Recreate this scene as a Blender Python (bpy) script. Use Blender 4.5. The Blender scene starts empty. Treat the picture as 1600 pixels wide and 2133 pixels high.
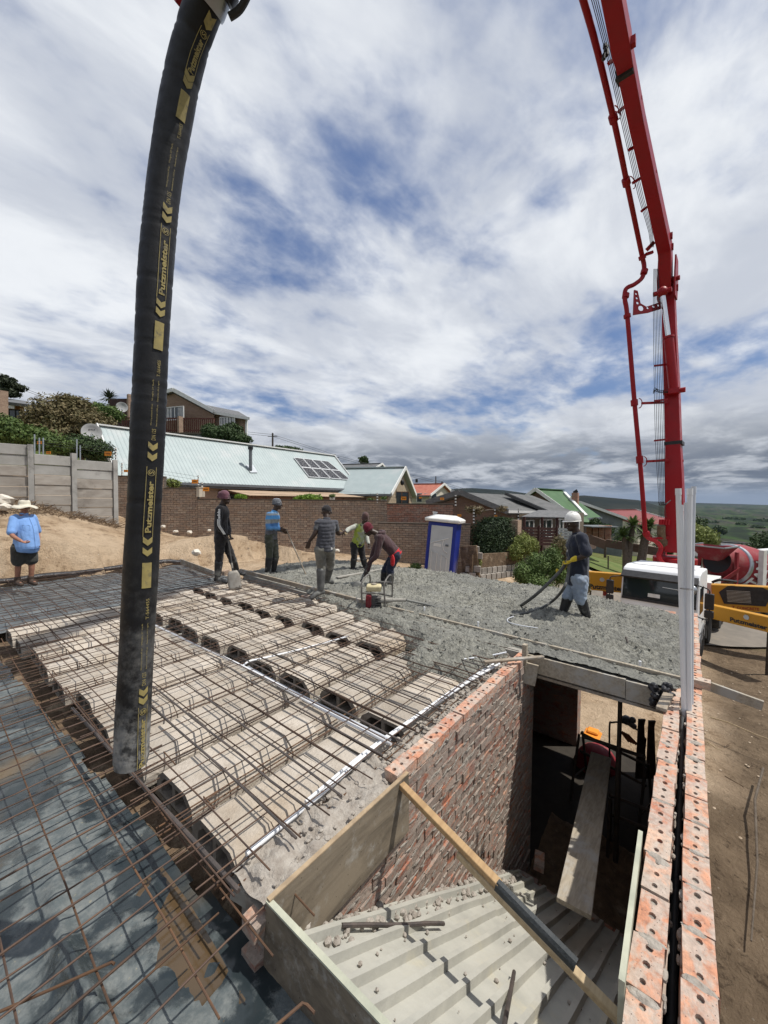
import bpy, bmesh, math, random
import numpy as np
from mathutils import Vector, Matrix, noise, geometry
R = math.radians
random.seed(7)
SC = bpy.context.scene
C = SC.collection
# ---------------------------------------------------------------- camera
# world: X runs along the stairwell walls, Y across the floor slab to the left, z = 0 is the slab top
CAM = Vector((-2.077, -1.558, 1.8))
CM = Matrix.Rotation(R(38.66 - 90), 3, 'Z') @ Matrix.Rotation(R(90 - 1.9), 3, 'X') @ Matrix.Rotation(R(0.5), 3, 'Z')
cd = bpy.data.cameras.new('camera')
cd.sensor_fit = 'HORIZONTAL'; cd.sensor_width = 36.0; cd.lens = 18.0
cd.clip_start = 0.05; cd.clip_end = 60000
co = bpy.data.objects.new('camera', cd); C.objects.link(co)
co.matrix_world = Matrix.Translation(CAM) @ CM.to_4x4()
SC.camera = co
# ---------------------------------------------------------------- sun, sky, exposure
SUN_TRAVEL = Vector((-0.78, 1.0, -2.35)).normalized()
sd = bpy.data.lights.new('sun', 'SUN'); sd.energy = 4.6; sd.angle = R(0.7); sd.color = (1.0, 0.955, 0.88)
so = bpy.data.objects.new('sun', sd); C.objects.link(so)
so.rotation_euler = SUN_TRAVEL.to_track_quat('-Z', 'Y').to_euler(); so.location = (5, -8, 30)
SC.view_settings.view_transform = 'Standard'; SC.view_settings.look = 'None'
SC.view_settings.gamma = 1.0; SC.view_settings.exposure = 0.0
SC.view_settings.use_curve_mapping = False
W = bpy.data.worlds.new('World'); SC.world = W; W.use_nodes = True
def build_world():
    nt = W.node_tree; nt.nodes.clear()
    def n(t, **k):
        o = nt.nodes.new(t)
        for a, b in k.items(): setattr(o, a, b)
        return o
    L = nt.links.new
    def mth(op, a, b=None, c=None, clamp=False):
        m = n('ShaderNodeMath', operation=op, use_clamp=clamp)
        for i, v in enumerate((a, b, c)):
            if v is None: continue
            if hasattr(v, 'links'): L(v, m.inputs[i])
            else: m.inputs[i].default_value = v
        return m.outputs[0]
    def mix(f, a, b):
        m = n('ShaderNodeMix', data_type='RGBA')
        for i, v in ((0, f), (6, a), (7, b)):
            if hasattr(v, 'links'): L(v, m.inputs[i])
            else: m.inputs[i].default_value = v if i == 0 else (*v, 1)
        return m.outputs[2]
    def ramp(f, lo, hi):
        m = n('ShaderNodeMapRange', interpolation_type='SMOOTHERSTEP'); L(f, m.inputs[0])
        m.inputs[1].default_value = lo; m.inputs[2].default_value = hi
        return m.outputs[0]
    sky = n('ShaderNodeTexSky', sky_type='NISHITA', sun_disc=False)
    sky.sun_elevation = math.asin(-SUN_TRAVEL.z); sky.sun_rotation = math.atan2(-SUN_TRAVEL.x, -SUN_TRAVEL.y)
    sky.altitude = 100; sky.air_density = 1.0; sky.dust_density = 0.4; sky.ozone_density = 2.2
    skc = n('ShaderNodeVectorMath', operation='SCALE'); L(sky.outputs[0], skc.inputs[0]); skc.inputs['Scale'].default_value = 0.10
    tc = n('ShaderNodeTexCoord'); sp = n('ShaderNodeSeparateXYZ'); L(tc.outputs['Generated'], sp.inputs[0])
    x, y, z = sp.outputs
    zc = mth('MAXIMUM', z, 0.0)
    den = mth('ADD', zc, 0.16)
    cx = mth('DIVIDE', x, den); cy = mth('DIVIDE', y, den)
    cb = n('ShaderNodeCombineXYZ'); L(cx, cb.inputs[0]); L(cy, cb.inputs[1])
    def nz(scale, detail, rough, dist=0.0, off=(0, 0, 0), st=(1, 1, 1), rot=0.0):
        mp = n('ShaderNodeMapping'); L(cb.outputs[0], mp.inputs[0])
        mp.inputs['Location'].default_value = off; mp.inputs['Scale'].default_value = st; mp.inputs['Rotation'].default_value = (0, 0, rot)
        t = n('ShaderNodeTexNoise'); L(mp.outputs[0], t.inputs['Vector'])
        t.inputs['Scale'].default_value = scale; t.inputs['Detail'].default_value = detail
        t.inputs['Roughness'].default_value = rough; t.inputs['Distortion'].default_value = dist
        return t.outputs[0]
    big = nz(0.85, 3.0, 0.5, 0.3, SKY_OFF, (1, 1, 1))
    mid = nz(2.7, 7.0, 0.55, 0.25, (3.1, 1.7, 0.4), (1.0, 1.35, 1), R(28))
    fine = nz(8.0, 5.0, 0.55, 0.3, (0.3, 5.7, 0.9), (1.0, 1.25, 1), R(20))
    cov = mth('ADD', mth('MULTIPLY', big, 1.15), mth('ADD', mth('MULTIPLY', mid, 0.75), mth('MULTIPLY', fine, 0.36)))
    low = ramp(z, 0.30, 0.02)          # cover thickens towards the horizon
    cov = mth('ADD', cov, mth('MULTIPLY', low, 0.30))
    a = ramp(cov, 0.78, 1.27)
    # lit tops and grey undersides of the cloud sheet
    sh = ramp(nz(1.6, 6.0, 0.58, 0.4, (7.7, 2.2, 3.3), (1, 1.5, 1), R(30)), 0.32, 0.72)
    white = mix(sh, (0.58, 0.62, 0.70), (0.87, 0.90, 0.94))
    shl = ramp(nz(2.2, 6.0, 0.6, 0.3, (1.7, 9.2, 0.3), (1, 1, 1)), 0.36, 0.70)
    lowc = mix(shl, (0.15, 0.18, 0.235), (0.56, 0.59, 0.64))
    bank = ramp(z, 0.26, 0.04)
    cl = mix(bank, white, lowc)
    hz = ramp(z, 0.055, 0.0)
    cl = mix(hz, cl, (0.235, 0.285, 0.37))
    blue = mix(0.5, skc.outputs[0], (0.13, 0.21, 0.46))
    col = mix(a, blue, cl)
    bg = n('ShaderNodeBackground'); L(col, bg.inputs[0]); bg.inputs[1].default_value = 1.0
    out = n('ShaderNodeOutputWorld'); L(bg.outputs[0], out.inputs[0])
SKY_OFF = (4.1, 3.3, 0.0)
build_world()
SC.cycles.use_denoising = True
SC.cycles.max_bounces = 6; SC.cycles.volume_bounces = 0
# ---------------------------------------------------------------- picture measuring helpers
def ray(px, py): return CM @ Vector(((px - 800) / 800, (1066.5 - py) / 800, -1.0))
def P(px, py, d): return CAM + ray(px, py) * d
def G(px, py, z=0.0):
    r = ray(px, py); return CAM + r * ((z - CAM.z) / r.z)
YAW = R(38.66)
def cc(x, y, z=0.0):          # metres right of / ahead of the viewer -> world
    return Vector((CAM.x + y * math.cos(YAW) + x * math.sin(YAW), CAM.y + y * math.sin(YAW) - x * math.cos(YAW), z))
# ---------------------------------------------------------------- mesh helpers
class MB:
    def __init__(s): s.v = []; s.f = []
    def add(s, vs, fs):
        o = len(s.v); s.v += [tuple(v) for v in vs]; s.f += [tuple(i + o for i in f) for f in fs]; return s
    def box(s, c, sz, m=None):
        x, y, z = (k / 2 for k in sz); c = Vector(c)
        vs = [Vector((a * x, b * y, d * z)) for d in (-1, 1) for b in (-1, 1) for a in (-1, 1)]
        if m is not None: vs = [m @ v for v in vs]
        return s.add([v + c for v in vs], [(0, 2, 3, 1), (4, 5, 7, 6), (0, 1, 5, 4), (2, 6, 7, 3), (0, 4, 6, 2), (1, 3, 7, 5)])
    def bx(s, x0, x1, y0, y1, z0, z1): return s.box(((x0 + x1) / 2, (y0 + y1) / 2, (z0 + z1) / 2), (x1 - x0, y1 - y0, z1 - z0))
    def beam(s, a, b, w, h, up=(0, 0, 1)):
        a, b = Vector(a), Vector(b); d = b - a; m = frame(d, up)
        return s.box((a + b) / 2, (d.length, w, h), m)
    def prism(s, poly, a, b):      # poly: list of Vectors in 3D, extruded a->b by vector
        n = len(poly); e = Vector(b) - Vector(a)
        vs = [Vector(p) + Vector(a) for p in poly]; vs += [v + e for v in vs]
        return s.add(vs, [tuple(range(n - 1, -1, -1)), tuple(range(n, 2 * n))] + [(i, (i + 1) % n, n + (i + 1) % n, n + i) for i in range(n)])
    def tube(s, pts, r, n=8, cap=True, ell=None, lat=None):
        pts = [Vector(p) for p in pts]; k = len(pts)
        rs = r if isinstance(r, (list, tuple)) else [r] * k
        vs = []; fs = []; prev = None
        for i, p in enumerate(pts):
            t = (pts[min(i + 1, k - 1)] - pts[max(i - 1, 0)])
            if t.length < 1e-9: t = Vector((0, 0, 1))
            t.normalize()
            if lat is not None: u = Vector(lat) - t * Vector(lat).dot(t)
            elif prev is None:
                q = Vector((0, 0, 1)) if abs(t.z) < .9 else Vector((1, 0, 0)); u = q - t * q.dot(t)
            else: u = prev - t * prev.dot(t)
            if u.length < 1e-6: u = t.orthogonal()
            u.normalize(); prev = u; w = t.cross(u)
            rr = rs[i]; a, b = rr if isinstance(rr, (list, tuple)) else (rr, rr)
            for j in range(n):
                g = 2 * math.pi * j / n; vs.append(p + u * (a * math.cos(g)) + w * (b * math.sin(g)))
        for i in range(k - 1):
            for j in range(n):
                j2 = (j + 1) % n; fs.append((i * n + j, i * n + j2, (i + 1) * n + j2, (i + 1) * n + j))
        if cap: fs += [tuple(range(n - 1, -1, -1)), tuple(range((k - 1) * n, k * n))]
        return s.add(vs, fs)
    def lathe(s, prof, n=20, o=(0, 0, 0), m=None):   # prof: (r, z)
        vs = []; k = len(prof); o = Vector(o)
        for r_, z in prof:
            for j in range(n):
                v = Vector((r_ * math.cos(2 * math.pi * j / n), r_ * math.sin(2 * math.pi * j / n), z))
                vs.append((m @ v if m is not None else v) + o)
        fs = [(i * n + j, i * n + (j + 1) % n, (i + 1) * n + (j + 1) % n, (i + 1) * n + j) for i in range(k - 1) for j in range(n)]
        fs += [tuple(range(n - 1, -1, -1)), tuple(range((k - 1) * n, k * n))]
        return s.add(vs, fs)
    def ball(s, c, r, n=12, m=None):
        rx, ry, rz = r if isinstance(r, (tuple, list)) else (r, r, r); c = Vector(c); vs = []; k = n // 2
        for i in range(1, k):
            t = math.pi * i / k
            for j in range(n):
                g = 2 * math.pi * j / n
                v = Vector((rx * math.sin(t) * math.cos(g), ry * math.sin(t) * math.sin(g), rz * math.cos(t)))
                vs.append((m @ v if m is not None else v) + c)
        t_ = Vector((0, 0, rz)); vs += [(m @ t_ if m is not None else t_) + c, (m @ -t_ if m is not None else -t_) + c]
        q = len(vs); fs = [(i * n + j, (i + 1) * n + j, (i + 1) * n + (j + 1) % n, i * n + (j + 1) % n) for i in range(k - 2) for j in range(n)]
        fs += [(q - 2, j, (j + 1) % n) for j in range(n)] + [(q - 1, (k - 2) * n + (j + 1) % n, (k - 2) * n + j) for j in range(n)]
        return s.add(vs, fs)
    def mesh(s, name, mat=None, smooth=False):
        me = bpy.data.meshes.new(name); me.from_pydata(s.v, [], s.f); me.update()
        if mat: me.materials.append(mat)
        if smooth:
            me.polygons.foreach_set('use_smooth', [True] * len(me.polygons))
            if smooth != 'all': me.set_sharp_from_angle(angle=R(40))
        return me
    def build(s, name, mat=None, parent=None, smooth=False): return ob(name, s.mesh(name, mat, smooth), parent)
def frame(d, up=(0, 0, 1)):
    x = Vector(d).normalized(); u = Vector(up)
    if abs(x.dot(u.normalized())) > .995: u = Vector((1, 0, 0)) if abs(x.x) < .9 else Vector((0, 1, 0))
    y = u.cross(x).normalized(); z = x.cross(y)
    return Matrix((x, y, z)).transposed()
def ob(name, me, parent=None, loc=None, rot=None):
    o = bpy.data.objects.new(name, me); C.objects.link(o)
    if parent is not None: o.parent = parent
    if loc is not None: o.location = loc
    if rot is not None: o.rotation_euler = rot
    return o
def tag(o, label=None, cat=None, group=None, kind=None):
    if label: o['label'] = label
    if cat: o['category'] = cat
    if group: o['group'] = group
    if kind: o['kind'] = kind
    return o
def thing(name, label, cat, loc=(0, 0, 0), rotz=0.0, group=None):
    o = bpy.data.objects.new(name, None); C.objects.link(o); o.empty_display_size = .1
    o.location = loc; o.rotation_euler = (0, 0, rotz)
    return tag(o, label, cat, group)
def wthing(name, label, cat, base, group=None):
    return thing(name, label, cat, base, 0.0, group)
def rel(mb, base):
    b = Vector(base); mb.v = [(x - b.x, y - b.y, z - b.z) for x, y, z in mb.v]; return mb
def fbm(p, o=4, lac=2.0, h=.5):
    s = 0; a = 1
    for _ in range(o): s += a * noise.noise(p); p = p * lac; a *= h
    return s
def smoothpath(pts, k=6):
    pts = [Vector(p) for p in pts]; out = []
    for i in range(len(pts) - 1):
        p0, p1, p2, p3 = pts[max(i - 1, 0)], pts[i], pts[i + 1], pts[min(i + 2, len(pts) - 1)]
        for j in range(k):
            t = j / k; out.append(.5 * ((2 * p1) + (p2 - p0) * t + (2 * p0 - 5 * p1 + 4 * p2 - p3) * t * t + (3 * p1 - p0 - 3 * p2 + p3) * t ** 3))
    return out + [pts[-1]]
def ordn(i):
    w = ['first', 'second', 'third', 'fourth', 'fifth', 'sixth', 'seventh', 'eighth', 'ninth', 'tenth', 'eleventh', 'twelfth', 'thirteenth', 'fourteenth', 'fifteenth']
    return w[i]
# ---------------------------------------------------------------- material helpers
class NT:
    def __init__(s, name):
        s.m = bpy.data.materials.new(name); s.m.use_nodes = True; s.t = s.m.node_tree
        s.b = s.t.nodes['Principled BSDF']; s.b.inputs['Specular IOR Level'].default_value = 0.35
        s._p = None
    def n(s, t, ins=None, **k):
        o = s.t.nodes.new(t)
        for a, b in k.items(): setattr(o, a, b)
        for a, v in (ins or {}).items(): s.set(o.inputs[a], v)
        return o
    def set(s, i, v):
        if hasattr(v, 'links'): s.t.links.new(v, i)
        elif isinstance(v, (tuple, list)) and len(v) == 3 and i.type == 'RGBA': i.default_value = (*v, 1)
        else: i.default_value = v
    @property
    def pos(s):
        if s._p is None: s._p = s.n('ShaderNodeNewGeometry').outputs['Position']
        return s._p
    def mp(s, vec=None, sc=(1, 1, 1), rot=(0, 0, 0), loc=(0, 0, 0)):
        return s.n('ShaderNodeMapping', {0: vec or s.pos, 'Location': loc, 'Rotation': rot, 'Scale': sc}).outputs[0]
    def noise(s, scale, detail=5, rough=.55, dist=0, vec=None):
        return s.n('ShaderNodeTexNoise', {'Vector': vec or s.pos, 'Scale': scale, 'Detail': detail, 'Roughness': rough, 'Distortion': dist}).outputs[0]
    def vor(s, scale, vec=None, feature='F1', out=0):
        return s.n('ShaderNodeTexVoronoi', {'Vector': vec or s.pos, 'Scale': scale}, feature=feature).outputs[out]
    def rmp(s, f, lo, hi, a=0., b=1.):
        return s.n('ShaderNodeMapRange', {0: f, 1: lo, 2: hi, 3: a, 4: b}, interpolation_type='SMOOTHSTEP').outputs[0]
    def mix(s, f, a, b, blend='MIX'):
        o = s.n('ShaderNodeMix', data_type='RGBA', blend_type=blend); s.set(o.inputs[0], f); s.set(o.inputs[6], a); s.set(o.inputs[7], b); return o.outputs[2]
    def math(s, op, a, b=0., c=0.):
        return s.n('ShaderNodeMath', {0: a, 1: b, 2: c}, operation=op).outputs[0]
    def ramp(s, f, stops, interp='LINEAR'):
        o = s.n('ShaderNodeValToRGB', {0: f}); cr = o.color_ramp; cr.interpolation = interp
        while len(cr.elements) < len(stops): cr.elements.new(.5)
        for e, (p, c) in zip(cr.elements, stops): e.position = p; e.color = (*c, 1)
        return o.outputs[0]
    def rnd(s): return s.n('ShaderNodeObjectInfo').outputs['Random']
    def col(s, c): s.set(s.b.inputs['Base Color'], c); return s
    def rough(s, v): s.set(s.b.inputs['Roughness'], v); return s
    def metal(s, v): s.set(s.b.inputs['Metallic'], v); return s
    def bump(s, h, st=.4, dist=.01):
        s.set(s.b.inputs['Normal'], s.n('ShaderNodeBump', {'Height': h, 'Strength': st, 'Distance': dist}).outputs[0]); return s
def mat(name, c1, c2=None, scale=6., rough=.8, bump=0., bscale=None, dist=.01, metal=0., rand=0., lo=.3, hi=.7, detail=6, stretch=None, spec=None, dirt=None, dsc=3.):
    q = NT(name); vec = q.mp(sc=stretch) if stretch else None
    c = c1
    if c2 is not None: c = q.mix(q.rmp(q.noise(scale, detail, .6, vec=vec), lo, hi), c1, c2)
    if dirt is not None: c = q.mix(q.rmp(q.noise(dsc, 7, .65), .52, .72), c, dirt)
    if rand:
        v = q.n('ShaderNodeHueSaturation', {'Hue': .5, 'Saturation': 1., 'Value': q.rmp(q.rnd(), 0, 1, 1 - rand, 1 + rand), 'Fac': 1., 'Color': c})
        c = v.outputs[0]
    q.col(c).rough(rough).metal(metal)
    if bump: q.bump(q.noise(bscale or scale * 4, 6, .6, vec=vec), bump, dist)
    if spec is not None: q.b.inputs['Specular IOR Level'].default_value = spec
    return q.m
# ================================================================ materials of the site
def m_brick(name, stops, smear=.5, mortar=(.33, .30, .265), speck=True, sc=9.0, seed=0.):
    q = NT(name)
    rv = q.math('FRACT', q.math('ADD', q.rnd(), q.math('MULTIPLY', q.n('ShaderNodeTexWhiteNoise', {'Vector': q.n('ShaderNodeVectorMath', {0: q.pos, 1: (.23, .23, .086)}, operation='SNAP').outputs[0]}, noise_dimensions='3D').outputs[0], .35)))
    c = q.ramp(rv, stops)
    c = q.mix(q.rmp(q.noise(26, 5, .65), .38, .72), c, q.mix(.55, c, (.11, .07, .06)))
    if smear:
        v = q.mp(sc=(1.0, 1.0, 2.2), rot=(0, R(24), 0), loc=(seed, 0, 0))
        f = q.rmp(q.noise(sc, 8, .68, .6, v), .5 - .12 * smear - .04, .5 - .12 * smear + .12)
        f = q.math('MULTIPLY', f, .55 + .45 * smear)
        mo = q.mix(q.rmp(q.noise(40, 4, .6), .3, .7), mortar, tuple(k * .72 for k in mortar))
        c = q.mix(f, c, mo)
    if speck: c = q.mix(q.rmp(q.vor(55), .16, .06), c, (.10, .065, .055))
    q.col(c).rough(.93).bump(q.noise(38, 7, .7), .75, .012)
    return q.m
RED = [(0, (.37, .13, .075)), (.2, (.46, .19, .11)), (.42, (.31, .105, .07)), (.6, (.52, .27, .17)), (.78, (.20, .095, .08)), (1, (.55, .33, .23))]
M_BRICK_PIT = m_brick('stairwell_brick', RED, .80, (.35, .295, .25), sc=7.0)
M_BRICK_TOP = m_brick('top_brick', [(0, (.55, .25, .15)), (.35, (.62, .33, .21)), (.6, (.50, .20, .12)), (.8, (.64, .42, .30)), (1, (.58, .36, .26))], .44, (.50, .45, .39), sc=9)
M_BRICK_YARD = m_brick('boundary_brick', [(0, (.31, .22, .16)), (.3, (.41, .30, .22)), (.6, (.34, .24, .17)), (.8, (.48, .38, .29)), (1, (.26, .18, .14))], .2, (.30, .25, .205), sc=3)
M_BRICK_RED = m_brick('boundary_red_brick', [(0, (.36, .17, .11)), (.4, (.44, .22, .15)), (.7, (.30, .13, .09)), (1, (.46, .28, .20))], .12, (.36, .29, .24), sc=3)
M_BRICK_TAN = m_brick('house_tan_brick', [(0, (.33, .23, .17)), (.5, (.40, .29, .21)), (1, (.28, .19, .14))], 0, speck=False)
M_BRICK_DARK = m_brick('house_dark_brick', [(0, (.13, .09, .07)), (.5, (.17, .115, .09)), (1, (.11, .075, .06))], 0, speck=False)
M_MORTAR = mat('mortar', (.33, .30, .26), (.22, .195, .17), 12, .95, .9, 30, .012)
M_MORTAR_D = mat('old_mortar', (.125, .10, .08), (.085, .07, .055), 8, .95, .5, 30)
M_RUBBLE = mat('mortar_rubble', (.40, .365, .32), (.27, .235, .20), 22, .95, 1., 50, .015)
M_BLOCK = None
def m_block():
    q = NT('concrete_block')
    c = q.mix(q.rmp(q.noise(3.2, 7, .65), .35, .68), (.47, .42, .36), (.375, .325, .265))
    c = q.mix(q.rmp(q.noise(1.1, 5, .6), .52, .70), c, (.36, .29, .215))
    c = q.mix(q.rmp(q.vor(70), .17, .08), c, (.30, .26, .22))
    v = q.n('ShaderNodeHueSaturation', {'Hue': .5, 'Saturation': 1., 'Value': q.rmp(q.rnd(), 0, 1, .84, 1.12), 'Fac': 1., 'Color': c}).outputs[0]
    v = q.mix(q.math('MULTIPLY', q.rmp(q.noise(9, 7, .72, .4), .50, .66), .5), v, (.30, .255, .205))
    q.col(v).rough(.95).bump(q.math('ADD', q.noise(60, 6, .7), q.math('MULTIPLY', q.vor(45), .5)), .7, .012)
    return q.m
M_BLOCK = m_block()
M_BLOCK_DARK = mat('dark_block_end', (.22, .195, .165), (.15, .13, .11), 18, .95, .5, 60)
def m_concrete():
    q = NT('wet_concrete')
    c = q.mix(q.rmp(q.noise(11, 8, .72), .36, .64), (.335, .33, .285), (.175, .173, .15))
    c = q.mix(q.rmp(q.noise(1.1, 6, .6, .4), .44, .60), c, q.mix(.55, c, (.17, .17, .155)))
    c = q.mix(q.rmp(q.vor(85), .14, .07), c, (.105, .105, .098))
    q.col(c).rough(q.rmp(q.noise(2.2, 5), .38, .62, .38, .85)).bump(q.math('ADD', q.math('ADD', q.noise(36, 6, .72), q.math('MULTIPLY', q.vor(30), .8)), q.math('MULTIPLY', q.noise(110, 3), .5)), 1.0, .032)
    return q.m
M_CONC = m_concrete()
M_CONC_DRY = mat('dry_concrete', (.36, .345, .31), (.26, .245, .215), 7, .93, .5, 40)
M_PRECAST = mat('precast_concrete', (.35, .322, .287), (.265, .237, .208), 2.2, .95, .3, 30, rand=.09, stretch=(1, 1, 3), dirt=(.17, .15, .13), dsc=1.4)
M_PRECAST_G = mat('precast_concrete_grey', (.37, .362, .345), (.285, .278, .26), 2.2, .95, .3, 30, rand=.06, dirt=(.15, .145, .14), dsc=1.4)
def m_plastic():
    q = NT('damp_proof_plastic')
    cr = q.math('ADD', q.noise(1.7, 4, .5, .2), q.math('MULTIPLY', q.math('SUBTRACT', q.noise(11, 6, .65), .5), .22))
    dry = q.rmp(cr, .465, .53)
    base = q.mix(q.rmp(q.noise(1.3, 4, .5), .40, .62), (.022, .030, .034), (.045, .053, .054))
    base = q.mix(q.rmp(q.noise(.85, 4, .5, 0, q.mp(loc=(3.3, 1.2, 0))), .56, .68), base, (.115, .082, .045))   # muddy water
    dust = q.mix(q.rmp(q.noise(18, 6, .7), .35, .7), (.078, .094, .098), (.15, .162, .158))
    dust = q.mix(q.rmp(q.noise(30, 4, .7), .62, .75), dust, (.25, .23, .165))
    q.col(q.mix(dry, base, dust)).rough(q.rmp(dry, 0, 1, .16, .66))
    q.bump(q.math('ADD', q.math('MULTIPLY', q.noise(34, 6, .65), q.math('MULTIPLY', dry, .22)), q.math('MULTIPLY', q.noise(4.5, 3, .5, .3), .6)), .5, .05)
    q.b.inputs['Specular IOR Level'].default_value = .45
    return q.m
M_PLASTIC = m_plastic()
M_PLASTIC_B = mat('black_plastic', (.018, .018, .02), (.035, .035, .04), 9, .35, .7, 14, .03)
M_SILVER = mat('shiny_plastic_sheet', (.07, .08, .088), (.15, .165, .17), 4, .28, .9, 9, .05)
M_REBAR = mat('rusty_rebar', (.070, .048, .040), (.115, .070, .047), 9, .75, .5, 160, .004, metal=.35, rand=.3)
M_REBAR_O = mat('orange_rust_rebar', (.135, .072, .038), (.085, .052, .036), 12, .85, .4, 160, .004, metal=.15, rand=.25)
M_REBAR_D = mat('dark_steel_bar', (.10, .09, .085), (.16, .13, .115), 14, .5, .6, 180, .004, metal=.6)
M_PVC = mat('white_pvc', (.74, .75, .76), (.66, .67, .69), 3, .32, spec=.5)
M_PVC_GR = mat('grey_pvc', (.58, .60, .64), (.52, .54, .58), 3, .3, spec=.5)
M_PVC_DK = mat('dark_pipe', (.035, .04, .042), (.06, .062, .062), 8, .5)
def m_wood(name, a, b, sc=1.0, rot=0., dirt=None, st=(1.6, 30, 30)):
    q = NT(name); v = q.mp(sc=st, rot=(0, 0, rot))
    c = q.mix(q.rmp(q.noise(1.4 * sc, 6, .6, .4, v), .32, .68), a, b)
    if dirt: c = q.mix(q.rmp(q.noise(4, 7, .68), .46, .68), c, dirt)
    q.col(c).rough(.82).bump(q.noise(2.2 * sc, 5, .6, .3, v), .35, .004)
    return q.m
M_TIMBER = m_wood('new_timber', (.40, .265, .135), (.30, .19, .095), 1, R(-90), None, (1.5, 26, 26))
M_TIMBER_G = m_wood('weathered_timber', (.30, .25, .19), (.20, .165, .125), 1, 0, (.36, .34, .31))
M_TIMBER_X = m_wood('shutter_timber', (.38, .33, .255), (.25, .215, .165), 1, R(-90), (.36, .345, .315))
M_TIMBER_P = m_wood('pale_timber', (.44, .34, .21), (.34, .26, .16), 1, R(-90), None)
def m_shutter():
    q = NT('shutter_ply'); v = q.mp(sc=(.6, 1.0, 2.4))
    c = q.mix(q.rmp(q.noise(3.2, 8, .7, .5, v), .34, .66), (.22, .18, .13), (.105, .085, .062))
    c = q.mix(q.rmp(q.noise(6.5, 8, .74, .1), .52, .70), c, (.30, .28, .245)); c = q.mix(q.rmp(q.noise(2.2, 7, .65, .1), .52, .68), c, (.085, .07, .052))
    c = q.mix(q.rmp(q.vor(26), .10, .05), c, (.05, .04, .03))
    q.col(c).rough(.78).bump(q.noise(16, 7, .7), .4, .006); return q.m
M_SHUTTER = m_shutter()
M_PLYEDGE = mat('pale_ply_edge', (.45, .45, .35), (.31, .32, .255), 5, .8, .3, 40)
M_PLYEDGE_B = mat('brown_ply_edge', (.40, .30, .19), (.27, .20, .13), 14, .85, .3, 60)
M_SHEET = mat('cement_dusted_sheet', (.42, .41, .36), (.32, .315, .28), 2.5, .82, .35, 30, dirt=(.46, .425, .32), dsc=1.6)
M_DPC = mat('dpc_membrane', (.028, .033, .036), (.05, .055, .058), 6, .6, .8, 60, .008)
M_SOIL = mat('damp_soil', (.17, .115, .07), (.10, .068, .043), 9, .97, 1., 30, .02, dirt=(.30, .23, .16), dsc=4)
M_WHITESTONE = mat('pale_stone', (.62, .58, .51), (.48, .43, .36), 5, .93, .6, 18)
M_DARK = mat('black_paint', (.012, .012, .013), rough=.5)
M_BLACKM = mat('dark_scaffold_steel', (.05, .045, .042), (.09, .07, .055), 12, .6, .3, 60, metal=.5)
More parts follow.
